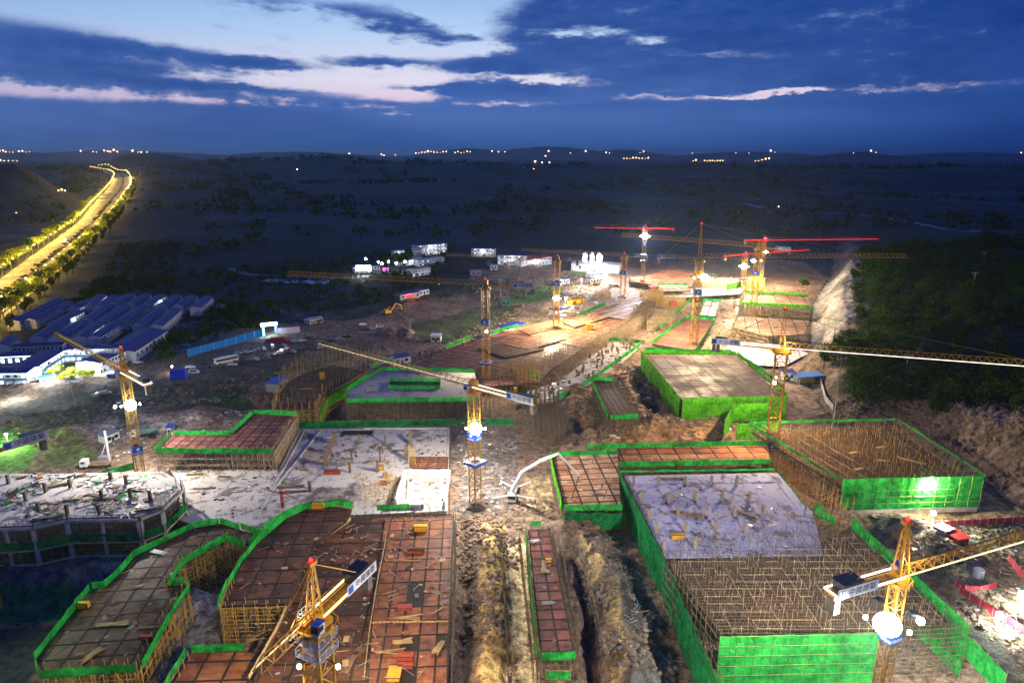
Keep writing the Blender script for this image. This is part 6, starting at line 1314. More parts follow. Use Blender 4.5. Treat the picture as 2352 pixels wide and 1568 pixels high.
for x in (0, 8, 14, 22, 30, 44, 52, 60, 68, 186, 214, 222, 240, 248, 254, 262, 270, 305, 318, 325, 338): farlamp(x, 351 + rnd.uniform(-1, 2), rnd.uniform(.7, 1.5))
for x in (2, 10, 20, 30, 40): farlamp(x, 372, .9)
for x in list(range(955, 1032, 7)) + list(range(1045, 1086, 7)) + [795, 802, 876, 882, 908, 542, 547, 1130, 1145, 1160, 1260, 1345, 1470, 1478, 1570, 1590, 1690, 1720, 1770, 1780, 2000, 2012, 1960, 2030, 2345, 1310, 1400, 1392]: farlamp(x, 352 + rnd.uniform(-1, 2.5), rnd.uniform(.6, 1.4))
for x in range(1433, 1490, 7): farlamp(x, 366.5, .9)
for x in list(range(1618, 1665, 6)) + [1592, 1598, 1735, 1742, 1750, 1758, 1766]: farlamp(x, 372 - (x > 1730) * (x - 1735) * .12, 1.0)
for x, y in ((1229, 377), (1245, 377), (1262, 377), (1253, 362), (1226, 391), (135, 442), (143, 441), (150, 442), (38, 492), (1788, 478), (683, 394)): farlamp(x, y, 1.3)
if 'label' not in FLP: tag(FLP, 'distant town lamp glowing on the dark plain near the horizon', 'lamp', 'distant lamps near the horizon')
# pale tracks in the dark fields
def track(name, px, w, m, dz=.4):
    pts = smooth([G(*q) for q in px], 10); b = MB(); v = []
    for i, p in enumerate(pts):
        d = pts[min(i + 1, len(pts) - 1)] - pts[max(i - 1, 0)]; n = Vector((d.y, -d.x, 0)).normalized() * w / 2 * (1 + .3 * math.sin(i * 1.7))
        for s in (-1, 1): q = p + n * s; v.append((q.x, q.y, float(H(q.x, q.y)) + dz))
    b.add(v, [(2 * i, 2 * i + 1, 2 * i + 3, 2 * i + 2) for i in range(len(pts) - 1)]); tag(b.build(name, m), kind='structure')
PALE = surf('pale_gravel', (.34, .34, .36), (.22, .22, .25), .1, .9); WATER = surf('dull_pond_water', (.20, .24, .30), None, .2, .2)
track('river', [(1712, 468), (1790, 480), (1880, 490), (1960, 492), (2100, 512), (2250, 533)], 14, surf('river_water', (.10, .12, .16), (.06, .07, .10), .05, .25)); track('path', [(526, 618), (570, 630), (640, 636), (760, 642), (860, 634)], 6, PALE)
track('pond', [(610, 645), (680, 649), (755, 651)], 13, surf('pond_water', (.45, .5, .58), (.3, .34, .4), .1, .5), .9)
# ---------------------------------------------------------------- right side: fences, poles, red barriers
panel_fence('site_fence', 'white fence bending down beside the wood', [(1880, 864), (1886, 890), (1895, 922), (1913, 943)], 2.6, WHITE, 0, seg=3, group='solid site fences')
for i, pl in enumerate(([(2143, 1214), (2230, 1208), (2380, 1200)], [(2134, 1222), (2160, 1245), (2182, 1270), (2203, 1294), (2262, 1322)], [(2192, 1352), (2215, 1362), (2250, 1364), (2286, 1352)], [(2315, 1290), (2340, 1320), (2380, 1345)], [(2202, 1364), (2250, 1395), (2309, 1430), (2380, 1480)])):
    panel_fence('red_barrier', 'red site barrier ' + ['running straight below the big netted deck', 'stepping down beside the soil heap', 'curving round the white tank', 'at the border above the green weeds', 'running down past the blazing ground lamp'][i], pl, 2.2, REDN, 0, seg=2.2, group='red site barriers')
boxhouse('site_cabin', 'orange-red container by the red barriers', (2196, 1262), (2222, 1258), 4, 3, RPAINT, RPAINT, cat='cabin', group='small cabins', z=0); boxhouse('site_cabin', 'violet-white box cabin by the red barriers', (2167, 1246), (2184, 1240), 3, 3.4, surf('lilac_panel', (.5, .45, .62), None, 1), WHITE, cat='cabin', group='small cabins', z=0)
g = P(2245, 1330); root = empty('water_tank', g); tag(root, 'white cylindrical tank on legs inside the red barriers', 'tank'); b = MB(); b.cyl((0, 0, .8), (0, 0, 2.8), 1.2, n=18); b.build('tank_body', WPAINT, root); b = MB(); [b.beam((math.cos(a), math.sin(a), 0), (math.cos(a), math.sin(a), .8), .12) for a in (.8, 2.4, 4, 5.5)]; b.build('leg', GREYM, root)
A, D = P(1833, 882), P(1886, 880); L = (D - A).length; root = empty('blue_shelter', A, math.atan2(D.y - A.y, D.x - A.x)); tag(root, 'open shelter with bright blue scalloped roof at the edge of the wood', 'shelter'); b = MB(); b.box((L / 2, 2.5, 3.6), (L + 2, 7, .25), 0, .04)
for k in range(8): b.box((L * k / 7, -1.1, 3.3), (.7, .1, .5))
b.build('roof', surf('sky_blue_sheet', (.08, .28, .70), (.06, .2, .55), .8), root); b = MB(); b.box((L / 2 - 1, 3, 1.6), (L * .75, 3.6, 3.1)); b.build('wall', surf('straw_wall', (.5, .45, .2), None, .6), root)
for x in (0, L): b = MB(); b.beam((x, -.8, 0), (x, -.8, 3.4), .2); b.build('post', WPAINT, root)
def ground_flood(label, px, h, s, w, c=CW, aim=None):
    p = P(*px); p.z = float(H(p.x, p.y)); root = empty('floodlight_post', p); tag(root, label, 'floodlight', 'ground floodlights'); b = MB(); b.beam((0, 0, 0), (0, 0, h), .18); b.box((0, .3, h), (s, .3, s)); b.build('pole', GREYM, root); b = MB(); b.ball((0, -.2, h), s * .5, 10, 8); b.build('lens', E_W, root); lamp((0, -s, h - .4), w, c, .3, root)
ground_flood('floodlight on a low post at the corner of the red barriers', (2136, 1222), 4, 1.2, 9 * K); ground_flood('blazing lamp amid green weeds at the border', (2343, 1395), 3, 2.2, 14 * K, (.9, 1, .75)); ground_flood('blazing ground lamp beside the red barrier', (2290, 1440), 3, 1.6, 12 * K, (1, .97, .85))
ground_flood('floodlight glaring against the lime facade net', (2120, 1176), 9.5, 1.3, 34 * K, (1, .95, .5)); ground_flood('lamp on the slope below the office, hidden by weeds', (20, 1025), 5, .8, 26 * K, (.7, 1, .35)); ground_flood('warm lamp behind the lit hut near the skips', (1299, 705), 6, 1.6, 34 * K, (1, .72, .36))
ground_flood('small lamp by the lime box building corner', (1780, 880), 3, .8, 2 * K); ground_flood('lamp on the ramp behind the white slab panels', (1690, 740), 9, .8, 22 * K, (1, .9, .75)); ground_flood('lamp among the timber racks on the haul road', (1335, 660), 6, .9, 16 * K, (1, .85, .6)); ground_flood('small lamp near the white car and van', (397, 856), 3, .7, 1.2 * K)
def powerpole(label, px, top):
    p = G(*px); root = empty('power_pole', p, .3); h = zat(p.x, p.y, top) - p.z; tag(root, label, 'power pole', 'power poles'); b = MB(); b.cyl((0, 0, 0), (0, 0, h), .28, .18, 7); b.build('pole', GREYM, root); b = MB(); b.box((0, 0, h - .8), (4.5, .3, .25)); b.box((0, 0, h - 2.2), (3.4, .25, .2)); b.build('crossarm', GREYM, root)
    for x in (-2, 0, 2): b = MB(); b.cyl((x, 0, h - .6), (x, 0, h - .1), .14, n=6); b.build('insulator', WPAINT, root)
powerpole('near power pole with two crossarms on the dark hill', (2232, 677), 624); powerpole('far power pole higher on the dark hill', (2256, 613), 578); powerpole('small pole beside the lone round tree', (1840, 675), 662)
powerpole('slim pole inside the dark shrubs at the hill foot', (1910, 1000), 820); powerpole('slim pole in the dark wood above the rock cut', (2078, 870), 812); powerpole('slim pole near the gravel mound', (942, 757), 732); powerpole('slim pole beside the teal container', (1150, 700), 640); powerpole('slim pole below the courtyard on the dark bank', (172, 932), 868); powerpole('slim pole on the green field corner', (1208, 680), 650)
p = P(940, 772); b = MB(); b.cyl((0, 0, -1), (0, 0, 4.2), 7.5, .6, 20); tag(b.build('gravel_mound', surf('pale_gravel_heap', (.36, .34, .34), (.25, .24, .24), 1, .9, bump=.5), None, p), 'pale cone of gravel in the dark field', 'gravel mound')
# ---------------------------------------------------------------- loose things on the decks and the ground
def plank_pile(label, px, z, n=9, L=4, rz=0.0, m=WOOD, messy=.2, w=.25, name='plank_pile'):
    p = P(*px, z); b = MB()
    L *= .8; w *= .8
    for k in range(n): b.box((rnd.uniform(-.5, .5) * messy * 3, (k % 4 - 1.5) * w * 1.15 + rnd.uniform(-1, 1) * messy, .08 + .12 * (k // 4)), (L * rnd.uniform(.8, 1.1), w, .1), rnd.uniform(-messy, messy))
    o_ = tag(b.build(name, m, None, p), label, 'timber pile', 'timber piles'); o_.rotation_euler = (0, 0, rz); return o_
Z6 = lambda x, y: (631.6 + x * .1831, 976.2 + y * .1831)
for lb, (x, y), n, L, rz, m in (('fan of pale boards farthest up the grey half of the slab', (460, 345), 16, 5, 0, WOOD), ('small stack of boards below the fan on the slab', (420, 410), 14, 3, .2, WOOD), ('reddish board stack on the slab seam', (380, 470), 12, 3, 0, WOODD), ('bright yellow heap of boards on the slab', (360, 555), 22, 5, -.3, WOOD), ('dark round bundle of rods on the slab', (1245, 270), 18, 4, .9, WOODD), ('flat brown boards near the stairwell column', (1560, 320), 8, 5, 0, WOODD), ('long thin boards lying in the middle of the slab', (1300, 455), 8, 9, 0, WOOD), ('brown oval pile of offcuts on the slab', (920, 425), 10, 4, 0, WOODD), ('heap of boards against the dark form column', (570, 450), 14, 5, .7, WOOD), ('olive stack of long joists near the red trestle', (200, 780), 16, 10, .1, WOODD), ('second olive stack of joists below the first', (230, 840), 14, 10, .15, WOODD), ('upright-looking bundle of fresh battens by the slab edge', (1040, 640), 12, 4, 1.3, WOOD), ('bundle of fresh battens before the stairwell', (1440, 650), 12, 4, 1.4, WOOD), ('scattered boards round the stairwell opening', (1740, 610), 18, 4, .3, WOOD), ('orange heap of boards beside the white stairwell wall', (1960, 720), 14, 3, .2, WOOD)):
    plank_pile(lb, Z6(x, y), 3.03, n, L, rz, m)
ZL = lambda x, y: (x * .3226, 1062.3 + y * .3226)
for lb, (x, y), z, n, L, rz, m in (('fan of boards at the back of the pale slab left part', (1385, 85), 3.03, 18, 6, .1, WOOD), ('dark boards near the puddles on the pale slab', (1600, 100), 3.03, 10, 5, 0, WOODD), ('long grey-brown boards beside a puddle', (1450, 185), 3.03, 8, 8, .05, WOODD), ('pale board heap on the west side of the frame roof', (430, 160), 11.03, 18, 7, .6, WOOD), ('dark curved heap of rods on the frame roof', (760, 260), 11.03, 16, 9, 0, WOODD), ('long dark bars lying on the frame roof', (930, 200), 11.03, 12, 11, .1, POLED), ('dark bars poking over the frame roof edge', (1060, 330), 11.03, 14, 8, .4, POLED), ('blue-black sheet bundle on the frame roof', (510, 270), 11.03, 10, 5, .3, DARKM), ('bar bundle near the west corner of the frame roof', (330, 400), 11.03, 14, 9, .3, POLED),
        ('bright angled board on the winding deck', (980, 880), 8.1, 4, 3, .2, WOOD), ('boards round the opening in the winding deck', (650, 1370), 8.1, 14, 5, 1.1, WOOD), ('orange boards beside the rod cluster of the winding deck', (800, 1150), 8.1, 8, 8, .1, WOOD), ('boards near the red box of the winding deck', (1050, 1170), 8.1, 6, 5, 0, WOODD), ('torn pale sheets on the neck of the winding deck', (1130, 640), 8.1, 12, 5, -.3, WPAINT)):
    plank_pile(lb, ZL(x, y), z, n, L, rz, m)
Z7 = lambda x, y: (1176 + x * .3226, 1062.3 + y * .3226); ZC = lambda x, y: (588 + x * .3226, 1062.3 + y * .3226)
for lb, f, (x, y), z, n, L, rz, m in (('pale board stack at the head of the spoil ridge', Z7, (575, 465), 3, 16, 4, 0, WOOD), ('board stack second down the spoil ridge', Z7, (585, 565), 2.5, 12, 4, 1.2, WOOD), ('board stack third down the spoil ridge', Z7, (620, 620), 2.5, 12, 4, 1.2, WOOD), ('grey-brown joist stack beside the spoil ridge', Z7, (690, 580), 1, 20, 6, 0, WOODD), ('lowest pale board stack beside the spoil ridge', Z7, (745, 755), 1, 12, 5, 1.3, WOOD), ('upright bundle of rods on the pink strip', Z7, (230, 745), 6.1, 16, 6, 1.5, POLE), ('crumpled white sheets on the pink strip', Z7, (160, 560), 6.1, 10, 3, .3, WPAINT), ('grey sheet pile lower on the pink strip', Z7, (260, 1000), 6.1, 8, 3, .2, SILVER),
        ('dark beam bundle crossing the blue-lit slab', Z7, (1240, 370), 9.55, 18, 10, -.3, WOODD), ('long planks at the back of the blue-lit slab', Z7, (1130, 115), 9.55, 10, 10, 0, WOODD), ('dark rod bundle pointing at the orange poles', Z7, (1660, 370), 9.55, 14, 8, -.9, POLED), ('stack of battens beside the last opening of the red-brown strip', ZC, (1300, 1320), 8.6, 20, 4, 1.2, WOOD), ('loose boards around the open slot of the red-brown strip', ZC, (1045, 1280), 8.6, 18, 4, .2, WOOD), ('loose boards right of the crane mast on the dark deck', ZC, (690, 1400), 8.1, 16, 9, 1.2, WOODD), ('thin board pair across the red-brown strip', ZC, (960, 1345), 8.6, 4, 7, 0, WOOD), ('board pair near the orange hatch', ZC, (1060, 1100), 8.6, 4, 8, 0, WOOD),
        ('boards on the bristling deck, longest', lambda x, y: (x, y), (2092, 1058), 11, 8, 9, -.75, WOOD), ('short board stack in the middle of the bristling deck', lambda x, y: (x, y), (2030, 1058), 11, 8, 4, -.3, WOOD), ('board stack near the back of the bristling deck', lambda x, y: (x, y), (2024, 1027), 11, 8, 4, .2, WOOD), ('boards close to the left corner of the bristling deck', lambda x, y: (x, y), (1962, 1040), 11, 8, 4, .2, WOOD), ('yellowish boards near the front rail of the bristling deck', lambda x, y: (x, y), (1972, 1077), 11, 8, 4, .4, WOOD), ('pale board sheets on the bent lime deck', lambda x, y: (x, y), (703, 893), 7.7, 10, 6, .2, WOOD)):
    plank_pile(lb, f(x, y), z, n, L, rz, m)
def crate(label, px, z, s, m, rz=0.0, name='crate'):
    p = P(*px, z); root = empty(name, p, rz); tag(root, label, 'crate', 'crates and boxes on the decks'); b = MB(); x, y, h = s; b.box((0, 0, h / 2), (x, y, h)); b.build('body', m, root)
    b = MB(); [b.beam((sx * x / 2, sy * y / 2, 0), (sx * x / 2, sy * y / 2, h + .06), .12) for sx in (-1, 1) for sy in (-1, 1)]; [b.beam((-x / 2, sy * y / 2, h + .05), (x / 2, sy * y / 2, h + .05), .12) for sy in (-1, 1)]; b.build('frame', DARKM, root)
SAFE = surf('safety_yellow', (.80, .42, .03), (.65, .33, .02), 1, .5); SREDM = surf('brick_red_sheet', (.42, .07, .04), (.32, .05, .03), 1, .6)
for lb, px, z, s, m in (('twin yellow box at the head of the red-brown strip', (967, 1216), 8.6, (3.2, 1.8, 1.3), SAFE), ('yellow hatch on the bottom edge of the strip', (906, 1548), 8.6, (2.4, 3.4, .6), SAFE), ('orange-red hatch right of the yellow one', (932, 1530), 8.6, (2.8, 1.2, .6), SREDM), ('brick-red hatch in the middle of the strip', (930, 1395), 8.6, (3, 2.0, .5), SREDM), ('small red box near the lower strip openings', (932, 1510), 8.6, (3, 1.6, .8), SREDM), ('red-rimmed hatch near the top of the strip', (955, 1268), 8.6, (4, .6, .5), SREDM), ('twin yellow box at the green net of the dark deck', (731, 1165), 9.4, (3.2, 1.6, 1.2), SAFE), ('yellow pair of sacks on the rim of the winding deck', (193, 1393), 8.1, (2.2, 1.2, 1.2), SAFE), ('small red box on the winding deck', (338, 1465), 8.1, (2.4, 1.0, .7), RPAINT), ('glowing yellow box on the blue-lit slab', (1556, 1236), 9.6, (3.2, 1.2, 1.2), SAFE), ('yellow box on the bent lime deck', (740, 870), 8, (2.0, 1.4, 3.0), SAFE), ('yellow skip on the orange long deck', (1354, 756), 4.5, (3.6, 3, 3), SAFE), ('small yellow box at the edge of the column field', (1184, 898), 2.3, (1.6, 1.6, 1.6), SAFE), ('red box at the lower edge of the pale slab', (763, 1088), 3.1, (5, 1, 1.2), SREDM), ('small yellow box between the slab columns', (876, 1078), 3.1, (1.4, 1, 1.4), SAFE), ('second small yellow box by the fresh battens', (885, 1096), 3.1, (1.3, 1, 1.5), SAFE), ('red box right of the yellow boxes on the slab', (881, 1112), 3.1, (2.2, 1, 1), RPAINT), ('dark red hatch on the pale slab corner', (821, 994), 3.1, (11, 3.4, .12), GAP), ('yellow bundle on the pink strip', (1260, 1288), 6.1, (1.4, 1.2, .7), SAFE), ('red box high on the far golden pole block', (1545, 702), 8, (4, 3, 3), SREDM), ('rust box near the crane foot by the far deck', (1500, 668), 4, (7, 4, 3.4), SREDM)):
    crate(lb, px, z, s, m)
for i, (x, y) in enumerate(((1308, 699), (1314, 697), (1321, 696), (1328, 696), (1336, 695), (1318, 691), (1329, 690))): crate('yellow skip in the cluster of seven by the haul road, ' + ['first from the lit hut', 'second from the lit hut', 'third from the lit hut', 'fourth from the lit hut', 'farthest from the lit hut', 'behind the second one', 'behind the fourth one'][i], (x, y), 0, (3.6, 3, 3), SAFE, .1, 'skip')
# rebar cages with long shadows along the pale path
for i, (x, y) in enumerate(((1151, 1262), (1157, 1342), (1160, 1388), (1163, 1432), (1168, 1474), (1171, 1522), (1172, 1570))):
    p = P(x, y, 0); p.z = float(H(p.x, p.y)); b = MB()
    for sx in (-.3, 0, .3):
        for sy in (-.3, .3): b.beam((sx, sy, 0), (sx, sy, 3.0), .10)
    for z in (.6, 1.2, 1.8, 2.4): b.box((0, 0, z), (.7, .7, .05))
    tag(b.build('rebar_cage', surf('rusty_bar', (.16, .08, .04), (.10, .05, .03), 2, .8), None, p), 'upright rusty bar cage on the pale path, ' + ['nearest the pump truck', 'second from the pump truck', 'third from the pump truck', 'fourth from the pump truck', 'fifth from the pump truck', 'sixth from the pump truck', 'cut by the bottom edge'][i], 'rebar cage', 'rebar cages on the pale path')
for px, z, m_, lb in (([(1150, 790), (1230, 771), (1300, 779), (1215, 803)], 4.9, PLY_R, 'raised orange panel bay on the near half of the lit deck'), ([(1290, 739), (1370, 718), (1402, 727), (1320, 752)], 5.2, PLY_W, 'raised cream panel bay on the lit deck below the skips'), ([(1190, 758), (1260, 742), (1290, 752), (1215, 768)], 4.8, PLY_M, 'raised brown panel bay at the far west of the lit deck'), ([(985, 850), (1060, 822), (1120, 838), (1050, 870)], 4.6, PLY_M, 'raised panel bay on the dark long deck'), ([(1100, 800), (1180, 782), (1250, 802), (1160, 822)], 4.7, PLY_D, 'raised dark panel bay where the long decks meet')):
    site('raised_deck', lb, px, z, z - .45, m_, grid=(3.4, 3.4), align=0, th=.3, cat='formwork', group='raised formwork panels')
# red trestle derrick on the pale slab
p = P(650, 1166, 3); root = empty('derrick', p); tag(root, 'small red lattice derrick on the pale slab', 'derrick'); b = MB(); lattice(b, 5, .3, 0, 1, 'z', ch=.12, br=.08); b.build('mast', RPAINT, root); b = MB(); b.beam((0, 0, 4.6), (-5, .5, 5.6), .18); b.beam((0, 0, 5), (3.5, -.4, 3.4), .18); b.build('arm', RPAINT, root)
forest_of_poles('scaffold_frame', 'thin golden pole thicket on the lower edge of the pale slab', [(812, 1165), (838, 1110), (925, 1108), (918, 1170)], 3, 7, 1.3, POLEY, 1.0, [4.2, 6], 0, .07, .35)
forest_of_poles('scaffold_frame', 'cluster of upright golden bars beside the stairwell', [(940, 1070), (957, 1070), (955, 1055), (942, 1055)], 3, 8.5, .9, POLEY, .8, [4, 7], 0, .08, .1)
w = W2([(700, 1150), (830, 1150), (836, 1118), (716, 1118)], 3.4); b = MB(); c = Vector((w[0][0], w[0][1], 3.2)); pole_grid(b, [(q[0] - c.x, q[1] - c.y) for q in w], 0, .1, .55, 0, .05, 0, (.3,), 0); tag(b.build('rebar_mesh', surf('rusty_bar', (.16, .08, .04)), None, c), 'tied reinforcement mesh laid on the lower pale slab', 'rebar mesh')
forest_of_poles('scaffold_frame', 'bristling bars on the bent lime deck', [(640, 935), (735, 935), (745, 902), (830, 860), (765, 842), (700, 860), (660, 885)], 7.6, 11.5, 1.7, POLED, 1.0, [9.2], .1, .08, .25)
forest_of_poles('scaffold_frame', 'row of thin uprights beyond the bent lime deck', [(640, 900), (700, 855), (760, 838), (870, 845), (868, 838), (760, 826), (690, 845), (632, 895)], 5, 13, 2.0, POLE, 1.5, [], .1, .09, .1)
# rubble and offcuts
def debris(name, label, px, z, n, mats, s=(.2, 1.2), rods=0.3, flat=.3):
    w = W2(px, z if z is not None else 0); xs = [q[0] for q in w]; ys = [q[1] for q in w]; b = MB(); fs = []; k = 0
    X = nrs.uniform(min(xs), max(xs), n * 3); Y = nrs.uniform(min(ys), max(ys), n * 3); cl = fbm(X / 7, Y / 7, 2) > -.12; M = inpoly(X, Y, w) & cl
    for x, y in list(zip(X[M], Y[M]))[:n]:
        zz = z if z is not None else float(H(x, y)); q = rnd.uniform(*s); n0 = len(b.f)
        if rnd.random() < rods: b.beam((x, y, zz + .12), (x + rnd.uniform(-3, 3), y + rnd.uniform(-3, 3), zz + .12 + rnd.uniform(0, .3)), rnd.uniform(.06, .14))
        else: b.box((x, y, zz + q * .4 * flat), (q * rnd.uniform(.6, 2), q, max(.02, q * flat)), rnd.uniform(0, 3.1), rnd.uniform(-.2, .2) if flat > .1 else 0)
        fs += [rnd.randrange(len(mats))] * (len(b.f) - n0)
    o = b.build(name, mats); o.data.polygons.foreach_set('material_index', np.array(fs, np.int32)); tag(o, label, 'debris', kind='stuff'); return o
MIX = [WOOD, WOODD, SILVER, WPAINT, DARKM, surf('rusty_bar', (.16, .08, .04))]
debris('debris', 'offcuts scattered over the big pale slab', [(430, 1080), (640, 1080), (692, 990), (1025, 990), (1020, 1165), (812, 1175), (660, 1180), (600, 1225), (450, 1200)], 3.02, 520, MIX, (.2, .9), .45)
debris('debris', 'clutter strewn over the frame building roof', [(16, 1200), (319, 1182), (400, 1120), (370, 1088), (0, 1090)], 11.02, 620, MIX + [DARKM, WOODD, NET], (.25, 1.3), .6)
debris('debris', 'clutter between the stubs of the column field', [(1405, 785), (1478, 790), (1370, 870), (1270, 922), (1190, 918), (1290, 872)], 2.02, 420, MIX, (.3, 1.6), .4)
debris('debris', 'litter on the soil between the netted buildings', [(1320, 880), (1460, 860), (1540, 960), (1700, 1000), (1340, 1030)], None, 260, MIX + [WPAINT], (.3, 1.2), .4)
debris('debris', 'litter around the foot of the central lit mast', [(1045, 980), (1190, 980), (1200, 1160), (1050, 1190)], None, 300, [WOODD, SILVER, DARKM, WPAINT, WOOD], (.2, .9), .45)
debris('debris', 'materials lying about the bright far yard', [(1200, 790), (1300, 700), (1340, 650), (1450, 660), (1380, 700), (1200, 780), (1000, 835)], None, 420, MIX, (.5, 2.6), .4)
debris('debris', 'litter on the bright ground between far decks', [(1590, 690), (1700, 680), (1700, 790), (1660, 810), (1620, 760)], None, 200, MIX, (.4, 2), .4)
debris('debris', 'offcuts lying on the dark lower decks', [(530, 1340), (660, 1195), (800, 1190), (1035, 1190), (1025, 1560), (620, 1560)], 8.62, 240, [WOOD, WOODD, SILVER], (.15, .5), .6)
debris('debris', 'bars and boards on the orange long deck', [(1062, 795), (1340, 725), (1470, 695), (1370, 775), (1200, 770)], 4.5, 260, [WOOD, WOODD, SILVER], (.3, 1.2), .6)
debris('debris', 'offcuts on the blue-lit slab', [(1440, 1095), (1780, 1090), (1870, 1265), (1530, 1270)], 9.52, 260, [WOODD, DARKM, WOOD, SILVER], (.2, .8), .55)
debris('debris', 'litter over the muddy corner beyond the netted building', [(1990, 1180), (2352, 1180), (2352, 1560), (2250, 1450), (2120, 1300)], None, 420, MIX + [DARKM], (.25, 1.1), .5)
debris('debris', 'lumber and scraps in the spoil trench', [(1330, 1230), (1420, 1230), (1560, 1560), (1420, 1560)], None, 260, [WOODD, DARKM, SILVER], (.2, .9), .5)
debris('debris', 'litter on the dark bank below the offices', [(200, 1000), (500, 960), (640, 900), (620, 990), (390, 1000), (250, 1070)], None, 220, [WOODD, SILVER, WPAINT], (.2, .9), .3)
# ---------------------------------------------------------------- people on the decks
def make_person(m):
    me = bpy.data.meshes.new('person'); bm = bmesh.new(); J = {}
    pts = dict(pel=(0, 0, .95, .15), che=(0, 0, 1.35, .17), nek=(0, 0, 1.52, .07), hed=(0, .01, 1.66, .105), kl=(-.11, .05, .5, .08), fl=(-.13, -.05, .06, .06), kr=(.11, .02, .5, .08), fr=(.14, .08, .06, .06), sl=(-.2, 0, 1.42, .07), el=(-.3, -.02, 1.15, .05), hl=(-.26, .16, .95, .045), sr=(.2, 0, 1.42, .07), er=(.3, -.02, 1.15, .05), hr=(.28, .2, 1.0, .045))
    ks = list(pts)
    for k in ks: J[k] = bm.verts.new(pts[k][:3])
    for a, d in (('pel', 'che'), ('che', 'nek'), ('nek', 'hed'), ('pel', 'kl'), ('kl', 'fl'), ('pel', 'kr'), ('kr', 'fr'), ('che', 'sl'), ('sl', 'el'), ('el', 'hl'), ('che', 'sr'), ('sr', 'er'), ('er', 'hr')): bm.edges.new((J[a], J[d]))
    bm.to_mesh(me); bm.free(); o = bpy.data.objects.new('person', me); COL.objects.link(o); md = o.modifiers.new('skin', 'SKIN')
    for i, k in enumerate(ks): r = pts[k][3]; me.skin_vertices[0].data[i].radius = (r, r)
    me.skin_vertices[0].data[0].use_root = True; o.modifiers.new('sub', 'SUBSURF').levels = 1; me.materials.append(m)
    b = MB(); b.ball((0, .01, 1.74), .15, 10, 6, (1, 1.1, .7)); b.build('hard_hat', SAFE, o); return o
PB = {}
for i, (f, (x, y), z, lb, hd) in enumerate(((Z3, (985, 790), 10.02, 'worker in dark clothes at the left of the light well', 1), (Z3, (1020, 782), 10.02, 'worker in dark clothes nearest the light well', 2), (Z3, (1255, 790), 10.02, 'worker standing below the light well net', 0), (Z3, (1640, 780), 10.02, 'worker beside the bright end of the light well slab', 3), (Z7, (640, 180), 8.3, 'worker watching the pump hose on the orange deck', 4), (Z7, (670, 225), 8.3, 'worker in front of the one watching the hose', 5), (Z7, (655, 262), 8.3, 'worker nearest the lower net of the orange deck', 1), (Z7, (30, 1400), None, 'worker on the pale path among the bar cages', 2), (ZC, (640, 1060), 8.4, 'worker crossing the dark deck beside the yellow mast', 1), (Z6, (1150, 700), 3.05, 'worker among the golden bars of the pale slab', 0))):
    p = f(x, y); p = P(*p, z or 0)
    if z is None: p.z = float(H(p.x, p.y))
    k = 'a' if i % 2 else 'b'
    if k not in PB: PB[k] = o = make_person([surf('navy_workwear', (.03, .04, .08), None, 1, .9), surf('orange_workwear', (.45, .12, .03), None, 1, .9)][i % 2])
    else: o = copy_tree(PB[k])
    o.location = p; o.rotation_euler = (0, 0, hd); tag(o, lb, 'person', 'workers on the decks')

# ---------------------------------------------------------------- air
b = MB(); b.box((0, 21000, 145), (84000, 43000, 330)); hz = b.build('haze', mat('air', lambda b: b.n('ShaderNodeBsdfDiffuse').outputs[0]))
m = MATS['air']; m.node_tree.nodes.clear(); nb = NB(m.node_tree); pv = nb.n('ShaderNodeVolumePrincipled'); pv.inputs['Color'].default_value = (.62, .82, 1, 1); pv.inputs['Density'].default_value = 3.5e-5; pv.inputs['Anisotropy'].default_value = 0.72
m.node_tree.links.new(pv.outputs[0], nb.n('ShaderNodeOutputMaterial').inputs['Volume']); m.cycles.homogeneous_volume = True
tag(hz, kind='stuff')

# stones and clods thrown about the dug ground
def stones(name, label, px, n, s=(.25, .9), m=None):
    w = W2(px); xs = [q[0] for q in w]; ys = [q[1] for q in w]; b = MB(); X = nrs.uniform(min(xs), max(xs), n * 4); Y = nrs.uniform(min(ys), max(ys), n * 4)
    M = inpoly(X, Y, w) & (fbm(X / 9, Y / 9, 3) > -.05); X, Y = X[M][:n], Y[M][:n]; Z = H(X, Y)
    for x, y, z in zip(X, Y, Z): q = rnd.uniform(*s) * rnd.uniform(.5, 1.2); b.ball((x, y, z + q * .15), q, 5, 3, (1, rnd.uniform(.6, 1.3), rnd.uniform(.4, .8)))
    return tag(b.build(name, m or surf('clod_soil', (.26, .19, .13), (.12, .09, .07), .3, .95)), label, 'stones', kind='stuff')
stones('rubble', 'clods along the trench banks beside the pale path', [(1046, 1190), (1200, 1200), (1160, 1568), (1060, 1568)], 900)
stones('rubble', 'clods on the spoil ridge beside the biggest building', [(1300, 1215), (1400, 1215), (1570, 1568), (1400, 1568)], 900, m=surf('grey_clod', (.20, .16, .11), (.09, .08, .07), .3, .95))
stones('rubble', 'stones round the foot of the central lit mast', [(1045, 975), (1190, 975), (1275, 1100), (1270, 1180), (1050, 1200)], 1300, (.2, .7))
stones('rubble', 'clods in the dirt pit between the lime box and the long low deck', [(1310, 900), (1480, 860), (1700, 1000), (1330, 1035)], 1300, (.3, 1.1))
stones('rubble', 'rocks on the cut face below the wood', [(1830, 970), (1930, 930), (2130, 890), (2352, 1000), (2450, 1230), (2290, 1150), (2060, 970)], 1500, (.4, 1.5), surf('cut_rock', (.22, .16, .12), (.10, .08, .07), .2, .95))
stones('rubble', 'stones over the muddy corner near the red barriers', [(1990, 1185), (2352, 1190), (2400, 1568), (2250, 1450), (2100, 1290)], 900, (.2, .8))
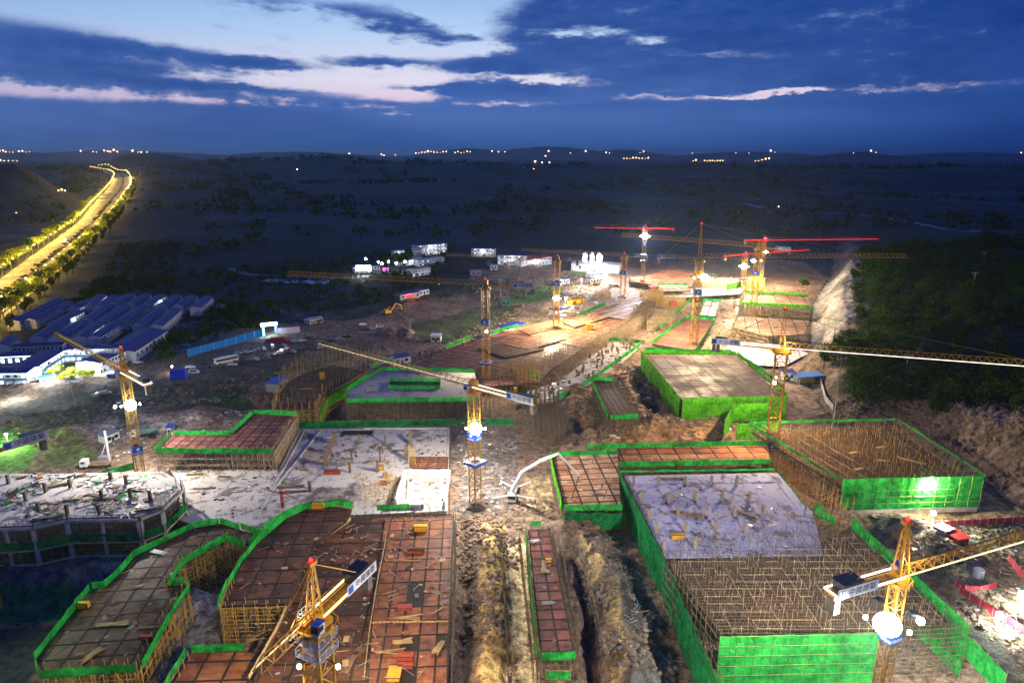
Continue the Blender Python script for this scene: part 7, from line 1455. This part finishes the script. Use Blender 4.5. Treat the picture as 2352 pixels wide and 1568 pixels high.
stones('rubble', 'stones along the far haul road and yard', [(880, 850), (1180, 790), (1300, 690), (1400, 640), (1350, 615), (1100, 650), (1050, 690), (1200, 700)], 1400, (.5, 1.5))
stones('rubble', 'stones on the bank between frame building and offices', [(100, 1050), (300, 960), (640, 900), (700, 830), (400, 900), (0, 960)], 1100, (.3, .9))

SHT = [surf('dull_ply_sheet', (.15, .085, .055), None, .5), surf('old_ply_sheet', (.22, .12, .07), (.12, .06, .04), .5), surf('grey_ply_sheet', (.24, .20, .17), None, .5), GAP, surf('red_ply_sheet', (.26, .09, .05), None, .5), WOOD]
for px, z, n, lb in (([(530, 1340), (655, 1195), (800, 1175), (700, 1260), (640, 1385), (520, 1390)], 9.32, 60, 'loose plywood sheets on the stepped dark deck'), ([(820, 1190), (1035, 1190), (1025, 1560), (650, 1560), (720, 1260)], 8.6, 190, 'loose plywood sheets on the widest brown deck'), ([(100, 1530), (215, 1360), (400, 1240), (540, 1215), (410, 1390), (318, 1520)], 8.14, 120, 'loose plywood sheets on the winding deck'), ([(1060, 795), (1340, 725), (1470, 695), (1370, 775), (1200, 768)], 4.5, 160, 'loose plywood sheets on the lit long deck'), ([(925, 850), (1140, 778), (1335, 800), (1235, 878), (1110, 884)], 4.2, 120, 'loose plywood sheets on the dark long deck'), ([(1215, 1215), (1263, 1215), (1318, 1500), (1245, 1503)], 6.14, 40, 'loose plywood sheets on the pink strip'), ([(1700, 697), (1710, 674), (1856, 680), (1860, 704)], 8.65, 60, 'sheets and boards on the white decked building'), ([(1695, 750), (1700, 728), (1855, 737), (1845, 765)], 9.15, 70, 'sheets and boards on the puddled square deck'), ([(1450, 655), (1446, 638), (1529, 619), (1598, 628), (1586, 657)], 5.2, 120, 'sheets and boards on the farthest rust-brown deck'), ([(1490, 815), (1685, 817), (1795, 912), (1570, 917)], 8.65, 60, 'boards on the lime box building'), ([(1272, 1050), (1418, 1044), (1424, 1162), (1298, 1162)], 8.15, 30, 'boards on the wet orange deck')):
    debris('debris', lb, px, z, n // 2, SHT, (.5, 1.2), .35, .03)
